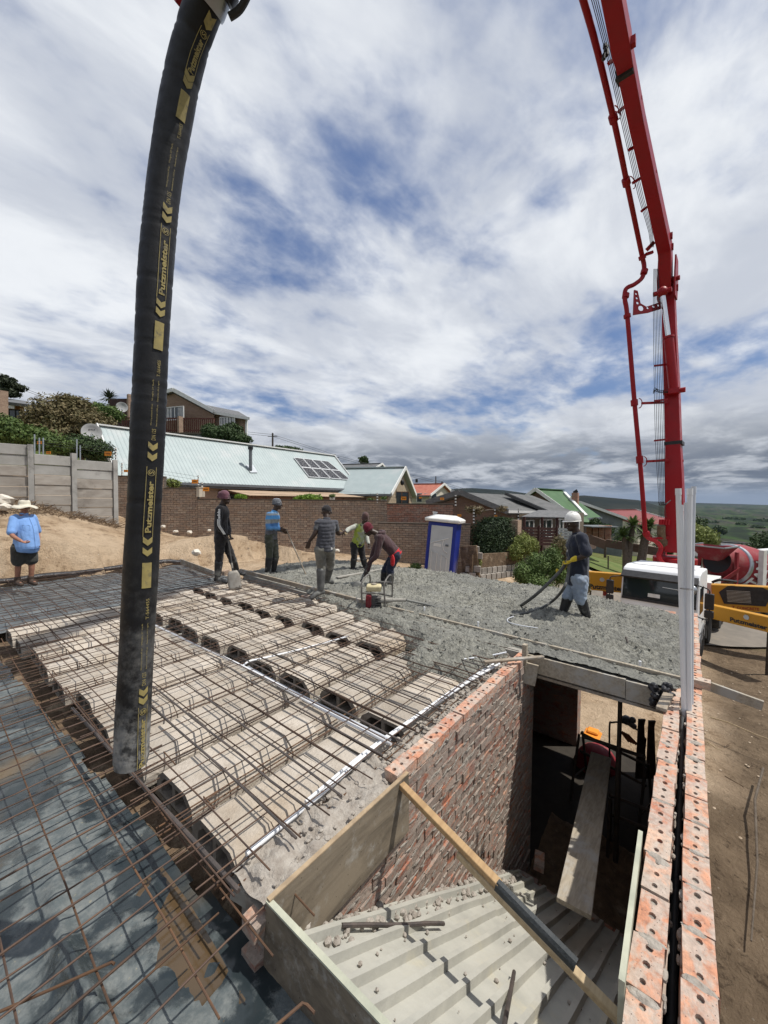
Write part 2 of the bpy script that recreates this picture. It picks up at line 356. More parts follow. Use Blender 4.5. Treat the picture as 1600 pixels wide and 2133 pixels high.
# ================================================================ terrain
def build_ground():
    cp = []
    def k(px, py, d):
        p = P(px, py, d); q = CM.inverted() @ (p - CAM); cp.append((p.x, p.y, p.z))
    for a in [(50, 1216, 7.8), (0, 1215, 7.5), (120, 1210, 8.2), (65, 1048, 11.3), (0, 1040, 10.8), (155, 1074, 12.4), (240, 1090, 13.4), (345, 1112, 14.8), (430, 1123, 15.0), (520, 1137, 15.0),
              (620, 1148, 15.0), (700, 1156, 14.8), (800, 1166, 14.6), (880, 1176, 14.4), (250, 1120, 11.4), (300, 1150, 11.2), (130, 1120, 9.8), (470, 1106, 12.6), (520, 1112, 12.3), (430, 1120, 12.3),
              (560, 1145, 11.8), (500, 1165, 10.6), (400, 1160, 11.2)]: k(*a)
    for x, y, z in [(1.55, 12.6, -.80), (2.5, 13, -.8), (3.2, 12.2, -.95), (4.4, 14, -1.7), (5.5, 12.5, -2.4), (5.8, 15, -2.0), (6.6, 12.0, -3.0), (7.5, 10.5, -3.25), (5.2, 8.2, -2.82), (6.3, 9.2, -3.0), (4.5, 5.6, -2.75), (3.0, 3.0, -2.7), (6.0, 5.5, -2.9),
                    (8.5, 8, -3.1), (10, 12.5, -3.8), (12, 15, -3.85), (9, 16.5, -3.6), (7.6, 17.5, -2.9), (14, 18, -3.9), (15, 13, -3.8), (20, 20, -4.0), (24, 26, -4.2), (13, 10, -3.6), (30, 34, -4.8),
                    (13.0, 23, -2.6), (15, 26, -2.4), (12, 27, -1.6), (9.5, 21, -1.8), (8, 24, -.8), (6, 22, -.6), (17, 32, -2.8), (12, 36, -2.0),
                    (-8, 21, .6), (-12, 17, 1.9), (-16, 14, 2.8), (-15, 33, 4.6), (-28, 30, 6.5), (-45, 60, 10), (0, 34, .0), (3, 20, -.5), (10, 46, -1.5), (0, 80, 1.), (-30, 110, 8), (40, 100, -10), (110, 110, -22), (100, 30, -10), (60, 60, -9), (0, 150, -3), (80, 180, -26), (-110, 60, 16), (-120, -30, 14),
                    (0, -14, -.3), (-16, -6, .4), (12, -6, -2.6), (24, -12, -2.9), (24, 4, -3.2), (50, -20, -5), (0, -60, 0), (-9, 2, -.35), (-8, 5, -.28), (-4, 0, -.33), (-13, 3, .3)]:
        w = cc(x, y, z); cp.append((w.x, w.y, z))
    cp = np.array(cp); X = cp[:, :2]; n = len(cp)
    D = np.linalg.norm(X[:, None] - X[None], axis=2)
    A = np.zeros((n + 3, n + 3)); A[:n, :n] = D + np.eye(n) * .05; A[:n, n] = 1; A[:n, n + 1:] = X; A[n, :n] = 1; A[n + 1:, :n] = X.T
    w = np.linalg.solve(A, np.concatenate([cp[:, 2], np.zeros(3)]))
    def H(Q):
        d = np.linalg.norm(Q[:, None] - X[None], axis=2); return d @ w[:n] + w[n] + Q @ w[n + 1:]
    rings = [0.0]; r = .5
    while r < 17000: rings.append(r); r *= 1.034 if r < 60 else 1.06
    NA = 420
    th = np.arange(NA) * 2 * math.pi / NA
    c0 = np.array([CAM.x, CAM.y]); rr = np.array(rings)
    Q = c0 + rr[:, None, None] * np.stack([np.cos(th), np.sin(th)], 1)[None]
    Q = Q.reshape(-1, 2); rad = np.repeat(rr, NA); ang = np.tile(th, len(rr))
    near = H(np.where(rad[:, None] < 200, Q, c0 + (Q - c0) * (200 / np.maximum(rad, 1))[:, None]))
    # tan of azimuth right of the view axis
    az = YAW - ang; az = (az + math.pi) % (2 * math.pi) - math.pi
    pxa = np.where(np.abs(az) < 1.45, 800 + 800 * np.tan(np.clip(az, -1.45, 1.45)), np.sign(az) * 9e3)
    base = -26 - 60 * (1 - np.exp(-np.maximum(rad - 200, 0) / 500.))
    def ridge(r0, wd, pts):
        pp = np.array(pts, float); e = (1043 - np.interp(pxa, pp[:, 0], pp[:, 1])) / 800.
        top = 1.8 + e * r0 * np.cos(np.clip(np.abs(az), 0, 1.2)) ** 1 / np.cos(0) * 1.0
        sh = np.exp(-((rad - r0) / wd) ** 2)
        return (top - base) * sh
    # px-profile of skylines, measured against the eye level
    hA = ridge(3000, 900, [(-9000, 1030), (600, 1024), (900, 1023), (980, 1018), (1050, 1022), (1120, 1031), (1170, 1034), (1215, 1031), (1330, 1040), (1365, 1050), (1410, 1068), (1500, 1085), (9000, 1060)])
    hB = ridge(11000, 3000, [(-9000, 1040), (1000, 1036), (1300, 1040), (1400, 1044), (1520, 1046), (1600, 1048), (9000, 1040)])
    hC = ridge(6500, 1200, [(-9000, 1055), (1300, 1056), (1440, 1058), (1500, 1053), (1580, 1055), (1700, 1056), (9000, 1050)])
    far = base + np.maximum(np.maximum(hA, hB), hC)
    u = np.clip((rad - 110) / 190., 0, 1); u = u * u * (3 - 2 * u)
    z = near * (1 - u) + far * u
    # building pit: the rooms below the floor slab, filled ground at its near side
    sx, sy = Q[:, 0], Q[:, 1]
    inside = (sx > -.95) & (sx < 6.0) & (sy > -1.60) & (sy < 6.9)
    z = np.where(inside, -2.86, z)
    fill = (sx <= -.95) & (sx > -6) & (sy > -1.5) & (sy < 11.2)
    z = np.where(fill, -.36, z)
    st = (sx > -1.2) & (sx < 6.0) & (sy >= 6.9) & (sy < 10.4); z = np.where(st, np.minimum(z, -.3), z)
    rt = (sy < -1.60) & (sx > -6) & (rad < 9); z = np.where(rt, np.minimum(z, -2.68), z)
    out = (sx >= 6.0) & (sx < 9) & (sy > -1.8) & (sy < 1.6); z = np.where(out, np.minimum(z, -2.8 - .05 * (sx - 6)), z)
    msk = (rad < 45) & ~inside & ~fill
    idx = np.nonzero(msk)[0]
    for i in idx:
        p = Vector((Q[i, 0], Q[i, 1], 0))
        z[i] += .045 * fbm(p * 1.1, 4) + .05 * fbm(p * .35 + Vector((9, 2, 1)), 2) * (1 if rad[i] > 6 else .4)
    v = np.column_stack([Q, z]); f = []
    for i in range(len(rr) - 1):
        for j in range(NA):
            a = i * NA + j; b = i * NA + (j + 1) % NA; f.append((a, b, b + NA, a + NA))
    me = bpy.data.meshes.new('ground'); me.from_pydata(v.tolist(), [], f); me.update()
    me.polygons.foreach_set('use_smooth', [True] * len(me.polygons))
    q = NT('ground_cover')
    sand = q.mix(q.rmp(q.noise(1.3, 8, .68), .33, .68), (.47, .35, .235), (.33, .235, .15))
    sand = q.mix(q.rmp(q.noise(4, 8, .74, .6), .47, .62), sand, (.225, .155, .095))
    sand = q.mix(q.rmp(q.noise(.5, 5, .6, .8), .42, .60), sand, q.mix(.6, sand, (.56, .44, .315)))
    sand = q.mix(q.rmp(q.vor(9), .10, .04), sand, (.60, .54, .46))
    dirt = q.mix(q.rmp(q.noise(1.7, 8, .68), .33, .68), (.215, .16, .108), (.135, .099, .067))
    dirt = q.mix(q.rmp(q.noise(7, 7, .7, .6), .52, .70), dirt, (.06, .043, .03))
    dirt = q.mix(q.rmp(q.vor(7), .09, .04), dirt, (.27, .23, .18))
    sep = q.n('ShaderNodeSeparateXYZ', {0: q.pos}).outputs
    wob = q.math('MULTIPLY', q.noise(.5, 4), 1.2)
    # right of the house wall the yard is darker trodden earth; left of it pale sand
    side = q.rmp(q.math('ADD', sep[1], wob), -1.2, -.2)
    beh = q.rmp(sep[0], 5.6, 6.2)
    side = q.math('MAXIMUM', side, q.math('MULTIPLY', beh, q.rmp(sep[1], -2.6, -1.6)))
    lot = q.mix(side, dirt, sand)
    # distance from the house: gardens, then fields and bush
    dist = q.n('ShaderNodeVectorMath', {0: q.pos, 1: (2.0, 3.0, 0)}, operation='DISTANCE').outputs['Value']
    grass = q.mix(q.rmp(q.noise(1.2, 6, .65), .35, .65), (.075, .105, .03), (.14, .135, .06))
    fs = q.mp(sc=(.0012, .0075, .0), rot=(0, 0, R(-44)))
    fld = q.ramp(q.noise(1.0, 5, .62, .4, fs), [(.36, (.016, .022, .016)), (.44, (.022, .034, .016)), (.49, (.036, .064, .02)), (.54, (.062, .057, .043)), (.60, (.022, .03, .02)), (.68, (.13, .12, .095))])
    fld = q.mix(q.rmp(q.noise(.012, 6, .7), .5, .62), fld, (.014, .02, .013))
    hill = q.mix(q.rmp(q.noise(.003, 6, .65), .4, .62), (.013, .018, .016), (.024, .027, .023))  # hill tones darkened in the colour to stand for cloud shade
    fld = q.mix(q.rmp(sep[2], -70, -20), fld, hill)
    c = q.mix(q.rmp(dist, 17.5, 20.5), lot, grass)
    c = q.mix(q.rmp(dist, 70, 160), c, fld)
    q.col(c).rough(.97); q.b.inputs['Specular IOR Level'].default_value = .05
    q.bump(q.math('ADD', q.noise(6, 8, .72), q.math('MULTIPLY', q.noise(28, 5, .6), .35)), q.rmp(dist, 10, 60, 1., .1), .12)
    me.materials.append(q.m)
    o = ob('ground', me); o['kind'] = 'structure'
    return H
HGT = build_ground()
def gz(p): return float(HGT(np.array([[p[0], p[1]]]))[0])
# ================================================================ the building site
WY = -.12            # face of the stairwell's left wall
RI, RO = -1.42, -1.576   # inner faces of the two leaves of the right wall
BL, BH, BD, PX = .222, .073, .106, .232
def brick_mesh(name, m, L=BL, D=BD, H=BH, jit=.004, seed=0):
    rg = random.Random(seed); b = MB(); b.box((0, 0, 0), (L, D, H))
    b.v = [(x + rg.uniform(-jit, jit), y + rg.uniform(-jit, jit), z + rg.uniform(-jit, jit) * .6) for x, y, z in b.v]
    # chamfer-like worn top edge
    return b.mesh(name, m)
def holed_brick(name, m, seed=0):
    rg = random.Random(seed); b = MB(); hx, hy, hz = BL / 2, BD / 2, BH / 2
    jt = lambda v: (v[0] + rg.uniform(-.003, .003), v[1] + rg.uniform(-.003, .003), v[2])
    c = [jt(v) for v in [(-hx, -hy, -hz), (hx, -hy, -hz), (hx, hy, -hz), (-hx, hy, -hz), (-hx, -hy, hz), (hx, -hy, hz), (hx, hy, hz), (-hx, hy, hz)]]
    b.add(c, [(3, 2, 1, 0), (0, 1, 5, 4), (1, 2, 6, 5), (2, 3, 7, 6), (3, 0, 4, 7)])
    xs = [-hx, -hx / 3, hx / 3, hx]
    for i in range(3):
        x0, x1 = xs[i], xs[i + 1]; xm = (x0 + x1) / 2; r = .0128 + rg.uniform(-.002, .002)
        ym = rg.uniform(-.005, .005)
        out = [(x1, 0), (x1, hy), (xm, hy), (x0, hy), (x0, 0), (x0, -hy), (xm, -hy), (x1, -hy)]
        ins = [(xm + r * 1.15 * math.cos(a * math.pi / 4), ym + r * math.sin(a * math.pi / 4)) for a in range(8)]
        dz = hz - rg.uniform(.045, .06)
        vs = [(x, y, hz) for x, y in out] + [(x, y, hz) for x, y in ins] + [(x, y, dz) for x, y in ins]
        b.add(vs, [(k, (k + 1) % 8, 8 + (k + 1) % 8, 8 + k) for k in range(8)] + [(8 + k, 8 + (k + 1) % 8, 16 + (k + 1) % 8, 16 + k) for k in range(8)] + [tuple(range(16, 24))])
    return b.mesh(name, m)
# ---- left stairwell wall: every brick of its lit face
def stair_wall():
    t = thing('stairwell_wall', 'raw red brick wall with smeared mortar along the left of the stairwell', 'wall', (0, WY, -2.75))
    core = MB(); core.bx(-1.1, 2.72, .016, .20, 0, 2.75 - .085); core.build('mortar_bed', M_MORTAR, t)
    ms = [brick_mesh('brick', M_BRICK_PIT, seed=i, jit=.006) for i in range(6)]
    tops = [holed_brick('brick', M_BRICK_TOP, seed=i) for i in range(5)]
    rest = MB(); n = 0; cells = []
    for r in range(33):
        z = 2.75 - .0365 - r * .0833
        for k in range(-6, 26):
            x = -.12 + .116 + k * PX + (.116 if r % 2 else 0)
            if x < -1.05 or x > 2.62: continue
            if r == 0 and x < -.05: continue
            d = (Vector((x, 0, z - 2.75)) - Vector((CAM.x, CAM.y - WY, CAM.z))).length
            shy = -.885 - .668 * x           # hidden below the stair formwork
            hid = (z - 2.75) < shy - .1 or (x > 2.75 and z < 2.3)
            cells.append((hid, d, x, z, r))
    cells.sort()
    for hid, d, x, z, r in cells:
        dy = random.uniform(-.006, .007); off = Vector((x, BD / 2 + dy, z))
        if r == 0:
            o = ob('brick', random.choice(tops), t, (x, BD / 2 + random.uniform(-.008, .006), z + random.uniform(-.004, .008)), (random.uniform(-.02, .02), random.uniform(-.015, .015), random.uniform(-.03, .03))); continue
        if n < 290 and not hid:
            o = ob('brick', random.choice(ms), t, off, (random.uniform(-.02, .02), random.uniform(-.012, .012), random.uniform(-.012, .012))); n += 1
        else: rest.box(off, (BL, BD, BH))
    tag(rest.build('distant_bricks', M_BRICK_PIT, t), kind='stuff')
    # mortar squeezed out of the joints, sitting proud on the face
    mo = MB(); rg = random.Random(4)
    for i in range(1500):
        x = rg.uniform(-1.0, 2.5); r = rg.randint(1, 31); z = 2.75 - r * .0833 + .005 + rg.uniform(-.014, .014)
        if z - 2.75 < -.885 - .668 * x: continue
        l = rg.uniform(.012, .055); h = rg.uniform(.004, .013); a = rg.uniform(-.5, .3)
        m = Matrix.Rotation(a, 3, 'Y')
        mo.ball((x, -.002, z), (l, rg.uniform(.003, .007), h), 6, m)
    tag(mo.build('squeezed_mortar', M_MORTAR, t, True), kind='stuff')
    # rough mortar fill and rubble along the wall head
    f = MB(); nx = 160; ny = 10; vs = []; fs = []
    for i in range(nx + 1):
        for j in range(ny + 1):
            x = -1.1 + 3.6 * i / nx; y = .107 + .2 * j / ny
            if x < -.06: y = .0 + .307 * j / ny
            zz = 2.75 - .075 + .045 * fbm(Vector((x * 9, y * 9, 1)), 4) + (.0 if x > 0 else .03)
            vs.append((x, y, zz))
    for i in range(nx):
        for j in range(ny): a = i * (ny + 1) + j; fs.append((a, a + ny + 1, a + ny + 2, a + 1))
    f.add(vs, fs)
    f.build('wall_head_fill', M_RUBBLE, t, 'all')
    chips = MB(); rg = random.Random(9)
    for i in range(260):
        x = rg.uniform(-1.05, 2.3); y = rg.uniform(.12, .28) if x > -.05 else rg.uniform(.02, .28); s_ = rg.uniform(.006, .022)
        chips.ball((x, y, 2.75 - .05 + s_ * .4), (s_, s_ * rg.uniform(.6, 1), s_ * rg.uniform(.4, .8)), 6, Matrix.Rotation(rg.uniform(0, 6), 3, 'Z'))
    tag(chips.build('mortar_crumbs', M_RUBBLE, t), kind='stuff')
stair_wall()
# ---- right cavity wall: two leaves
def leaf(name, label, y0, x0, x1, seed, raise_from=None):
    t = thing(name, label, 'wall', (0, y0, -2.75))      # y0 = the +Y face
    core = MB(); core.bx(-2.6, 5.9, -BD + .012, -.012, 0, 2.75 - .17); core.build('lower_courses', M_BRICK_PIT, t)
    mo = MB(); mo.bx(-2.6, x1, -BD + .006, -.006, 2.75 - .175, 2.75 - .014); mo.build('mortar_bed', M_MORTAR, t)
    tops = [holed_brick('brick', M_BRICK_TOP, seed=seed + i) for i in range(6)]
    low = [brick_mesh('brick', M_BRICK_TOP, seed=seed + 20 + i) for i in range(3)]
    rg = random.Random(seed); k = 0
    x = x0
    while x < x1:
        up = raise_from is not None and x > raise_from
        ob('brick', rg.choice(tops), t, (x + rg.uniform(-.004, .004), -BD / 2 + rg.uniform(-.005, .005), 2.75 - BH / 2 + rg.uniform(-.004, .004) + (.083 if up else 0)), (rg.uniform(-.015, .015), rg.uniform(-.012, .012), rg.uniform(-.03, .03)))
        if up: ob('brick', rg.choice(low), t, (x, -BD / 2, 2.75 - BH / 2))
        ob('brick', rg.choice(low), t, (x + .116, -BD / 2 + rg.uniform(-.003, .003), 2.75 - BH / 2 - .083))
        x += PX + rg.uniform(-.003, .004)
    # mortar tongues squeezed into the cavity and smears on the brick tops
    sq = MB()
    for i in range(70):
        xx = rg.uniform(-1.6, min(x1, 3.0)); yy = (-BD - .004) if name.startswith('inner') else .003
        l = rg.uniform(.01, .035)
        sq.ball((xx, yy + rg.uniform(-.006, .006), 2.75 - rg.choice([.083, .083, .02, .166]) + rg.uniform(-.012, .006)), (l, rg.uniform(.005, .012), rg.uniform(.006, .018)), 7, Matrix.Rotation(rg.uniform(-.4, .4), 3, 'Y'))
    for i in range(26):
        xx = x0 - .116 + PX * rg.randint(0, 18) + rg.uniform(-.015, .015)
        sq.ball((xx, -BD * rg.uniform(.3, .7), 2.75 - .003 + (.083 if raise_from and xx > raise_from else 0)), (rg.uniform(.012, .03), BD * rg.uniform(.3, .5), .006), 8)
    tag(sq.build('squeezed_mortar', M_RUBBLE, t, True), kind='stuff')
leaf('inner_wall_leaf', 'inner leaf of the cavity wall, holed orange bricks beside the stairwell', RI, -2.4, 2.62, 11)
leaf('outer_wall_leaf', 'outer leaf of the cavity wall, holed bricks facing the dirt yard', RO, -2.47, 5.5, 41, 2.75)
cav = MB(); cav.bx(-2.6, 5.9, RO + .004, RI - BD - .004, -2.75, -.55); tag(cav.build('cavity_shade_block', M_DARK), 'black block standing in for shade in the slot between the two wall leaves', 'shade block')  # black block added low in the open cavity to stand in for its shade
# ---- room below: side room left of the passage, far wall
rw = MB(); rw.bx(5.62, 5.88, -.02, 4.1, -2.8, -.02); rw.bx(5.62, 5.88, -1.41, -.021, -.80, -.02); rw.bx(2.5, 5.9, 3.95, 4.1, -2.8, -.02); rw.bx(2.55, 2.72, .09, 3.95, -2.8, -.21); o = rw.build('room_walls', M_BRICK_PIT); o['kind'] = 'structure'  # lintel over the far opening added to keep sun off the floor
# ---- room below: floor, stair bottom
fl = MB(); fl.bx(-1.2, 6.0, RI - .002, 4.0, -2.80, -2.752); o = fl.build('room_floor', mat('dark_floor', (.045, .038, .03), (.03, .025, .02), 4, .95, .6, 20)); o['kind'] = 'structure'  # floor colour darkened to stand in for the deep shade of the room
# ---- floor slab: fresh concrete, heaped and raked
POLY = [(2.44, -1.50), (2.44, .02), (2.0, -.01), (1.72, .16), (1.47, .32), (1.27, .55), (1.24, .95), (1.55, 1.10), (1.95, 1.18), (2.16, 1.86), (2.18, 2.3), (2.3, 2.9), (2.58, 3.98), (2.86, 5.0), (2.85, 5.96), (2.88, 6.85),
        (4.43, 7.0), (5.7, 6.5), (5.9, 4.3), (6.15, 2.8), (5.95, .3), (5.62, -.9), (5.42, -1.56), (2.66, -1.56)]
SCRX = lambda y: 2.70 + .030 * (y + 1.5) if y < 6.8 else 2.95
def conc_z(x, y):
    p = Vector((x, y, 0))
    # signed distance to the front edge only (first 16 points)
    d = 9.; ins = False; n = len(POLY)
    for i in range(n):
        ax, ay = POLY[i]; bx_, by = POLY[(i + 1) % n]
        if (ay > y) != (by > y) and x < (bx_ - ax) * (y - ay) / (by - ay) + ax: ins = not ins
        if 1 <= i <= 15:
            vx, vy = bx_ - ax, by - ay; tt = max(0, min(1, ((x - ax) * vx + (y - ay) * vy) / (vx * vx + vy * vy + 1e-9)))
            d = min(d, math.hypot(x - ax - vx * tt, y - ay - vy * tt))
    sd = d if ins else -d
    sd += .07 * fbm(p * 4.0 + Vector((3, 1, 7)), 3)
    e = max(0., min(1., (sd + .02) / .22)); e = e * e * (3 - 2 * e)
    smooth = math.exp(-((x - (SCRX(y) - .18)) / .16) ** 2) if y < 1.6 else 0
    band = math.exp(-((x - (3.75 + .12 * (y - 3))) / .20) ** 2) * max(0, min(1, (y - 2.2) / .6)) * max(0, min(1, (6.0 - y) / .6))
    sm = max(smooth, band)
    am = .55 + .75 * max(0., min(1., .5 + 1.4 * noise.noise(p * 1.3 + Vector((8, 1, 3)))))
    rough = am * (.034 * fbm(p * 8.0, 3) + .034 * abs(fbm(p * 15 + Vector((2, 5, 1)), 3)) + .021 * fbm(p * 32, 2))
    rough += .028 * fbm(p * 2.2 + Vector((0, 0, 4)), 2) + .05 * max(0, fbm(p * .8 + Vector((4, 4, 4)), 2))
    z = .035 + rough * (1 - .85 * sm) - .012 * sm
    return -.20 + (z + .20) * e if ins or e > 0 else -9
def concrete():
    t = thing('concrete_slab', 'freshly poured grey wet concrete floor slab with lumpy raked surface', 'concrete slab', (4, 2.5, -.2))
    st = .025; xs = np.arange(1.05, 6.25, st); ys = np.arange(-1.58, 7.15, st); g = {}; vs = []; fs = []
    def key(i, j):
        if (i, j) in g: return g[(i, j)]
        z = conc_z(xs[i], ys[j]); g[(i, j)] = None if z < -.19 else len(vs)
        if g[(i, j)] is not None: vs.append((xs[i] - 4 + random.uniform(-.006, .006), ys[j] - 2.5 + random.uniform(-.006, .006), z + .2))
        return g[(i, j)]
    # keep only grid points inside or near the outline
    inside = np.zeros((len(xs), len(ys)), bool); n = len(POLY)
    XX, YY = np.meshgrid(xs, ys, indexing='ij')
    for i in range(n):
        ax, ay = POLY[i]; bx_, by = POLY[(i + 1) % n]
        c = ((ay > YY) != (by > YY))
        with np.errstate(divide='ignore', invalid='ignore'): c &= XX < (bx_ - ax) * (YY - ay) / (by - ay if by != ay else 1e-9) + ax
        inside ^= c
    for i in range(len(xs) - 1):
        for j in range(len(ys) - 1):
            if not (inside[i, j] or inside[i + 1, j] or inside[i, j + 1] or inside[i + 1, j + 1]): continue
            q = (key(i, j), key(i + 1, j), key(i + 1, j + 1), key(i, j + 1))
            if None not in q: fs.append(q)
    b = MB(); b.add(vs, fs); b.build('wet_surface', M_CONC, t, 'all')
    bod = MB()
    body = [Vector((x - 4, y - 2.5, 0)) for x, y in [(2.47, -1.52), (5.38, -1.52), (5.6, -.9), (5.9, .3), (6.1, 2.8), (5.85, 4.3), (5.65, 6.4), (2.95, 6.75), (2.7, 4.2), (2.5, 1.9), (2.47, .1)]]
    bod.prism(body, (0, 0, -.02), (0, 0, .19)); bod.build('slab_body', M_CONC_DRY, t)
    # stones and clods riding on the surface
    cl = MB(); rg = random.Random(3)
    for i in range(2600):
        x = rg.uniform(1.3, 5.9); y = rg.uniform(-1.5, 6.7); z = conc_z(x, y)
        if z < .0: continue
        s_ = rg.uniform(.006, .021) * (1.5 if rg.random() < .05 else 1)
        cl.ball((x - 4, y - 2.5, z + .2 + s_ * .1), (s_, s_ * rg.uniform(.6, 1), s_ * rg.uniform(.5, .9)), 6, Matrix.Rotation(rg.uniform(0, 6), 3, 'Z'))
    tag(cl.build('aggregate_lumps', M_CONC, t, True), kind='stuff')
concrete()
# ---- unseen deck added under the hollow blocks to block light
dk = MB(); dk.bx(-1.02, 2.5, .08, 6.85, -.27, -.235); tag(dk.build('light_block_deck', M_SHUTTER), 'added unseen deck blocking light under the hollow floor blocks', 'light blocker')
# ---- hollow floor blocks
ROWY = [.42 + .58 * i for i in range(11)]
def block_mesh(name, L, hollow, seed):
    rg = random.Random(seed)
    prof = [(-.252, 0), (-.252, .070), (-.232, .110), (-.155, .166), (.155, .166), (.232, .110), (.252, .070), (.252, 0)]
    prof = [(y + rg.uniform(-.004, .004), z) for y, z in prof]
    b = MB(); n = len(prof); h = L / 2
    if not hollow:
        b.prism([Vector((-h, y, z)) for y, z in prof], (0, 0, 0), (L, 0, 0)); return b.mesh(name, M_BLOCK)
    holes = [[(-.185, .022), (-.185, .085), (-.125, .135), (-.018, .135), (-.018, .022)], [(.018, .022), (.018, .135), (.125, .135), (.185, .085), (.185, .022)]]
    loops = [prof] + holes; flat = [p for l in loops for p in l]
    tr = geometry.tessellate_polygon([[Vector((y, z, 0)) for y, z in l] for l in loops])
    va = [(-h, y, z) for y, z in flat] + [(h, y, z) for y, z in flat]; N = len(flat)
    fs = [tuple(f) for f in tr] + [tuple(i + N for i in reversed(f)) for f in tr]; o = 0
    for l in loops:
        m = len(l); fs += [(o + i, o + (i + 1) % m, N + o + (i + 1) % m, N + o + i) for i in range(m)]; o += m
    b.add(va, fs); bm = b.mesh(name, M_BLOCK); bm2 = bmesh.new(); bm2.from_mesh(bm); bmesh.ops.recalc_face_normals(bm2, faces=bm2.faces); 
    bm2.to_mesh(bm); bm2.free()
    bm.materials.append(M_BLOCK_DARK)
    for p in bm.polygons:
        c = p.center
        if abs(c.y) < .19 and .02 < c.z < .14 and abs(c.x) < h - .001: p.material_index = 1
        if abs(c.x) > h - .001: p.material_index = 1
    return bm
BZ = -.205
def blocks():
    hol = [block_mesh('hollow_block', .246, True, i) for i in range(3)]
    sol = [block_mesh('hollow_block', .246, False, i + 9) for i in range(3)]
    secs = [('near', -1.06, 5), ('middle', .40, 4), ('far', 1.58, 4)]
    rg = random.Random(5)
    for ri, y in enumerate(ROWY):
        for sn, xs, nb in secs:
            if sn == 'near' and ri > 9: continue
            x0 = xs + (.05 if ri % 3 == 1 else 0) - (.018 * ri if sn == 'near' else 0)
            if ri >= 9 and sn == 'near': x0 += .0
            k0 = 0
            for k in range(nb):
                x = x0 + .123 + k * .25
                if sn == 'far' and conc_z(x, y) > -.05 and conc_z(x + .1, y) > -.06 and conc_z(x - .1, y) > -.06: continue
                if sn == 'near' and x > .2: continue
                if sn == 'middle' and conc_z(x, y) > -.02: continue
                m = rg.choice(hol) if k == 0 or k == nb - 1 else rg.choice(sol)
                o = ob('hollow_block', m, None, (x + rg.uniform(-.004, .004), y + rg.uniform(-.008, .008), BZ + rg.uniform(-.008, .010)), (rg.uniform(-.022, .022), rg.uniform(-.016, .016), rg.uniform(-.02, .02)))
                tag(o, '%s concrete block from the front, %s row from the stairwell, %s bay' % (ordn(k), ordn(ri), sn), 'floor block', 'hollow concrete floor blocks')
    # precast ribs between the rows
    for i in range(len(ROWY) + 1):
        y = ROWY[0] - .29 + .58 * i
        b = MB(); b.bx(-1.0, 2.5, -.05, .05, 0, .045); o = b.build('rib_beam', M_CONC_DRY); o.location = (0, y, -.235)
        tag(o, 'slim concrete rib under the mesh, %s gap from the stairwell' % ordn(i), 'rib', 'ribs between the block rows')
blocks()
# concrete infill strips lying in the cross-gaps, dusty
for i, (a, b_) in enumerate([(.20, .39), (1.40, 1.57)]):
    q = MB(); q.bx(a, b_, .12, 6.5, -.234, -.20); tag(q.build('gap_strip', M_RUBBLE), ['dusty strip in the cross gap under the white conduit', 'dusty strip in the cross gap nearest the concrete'][i], 'strip')
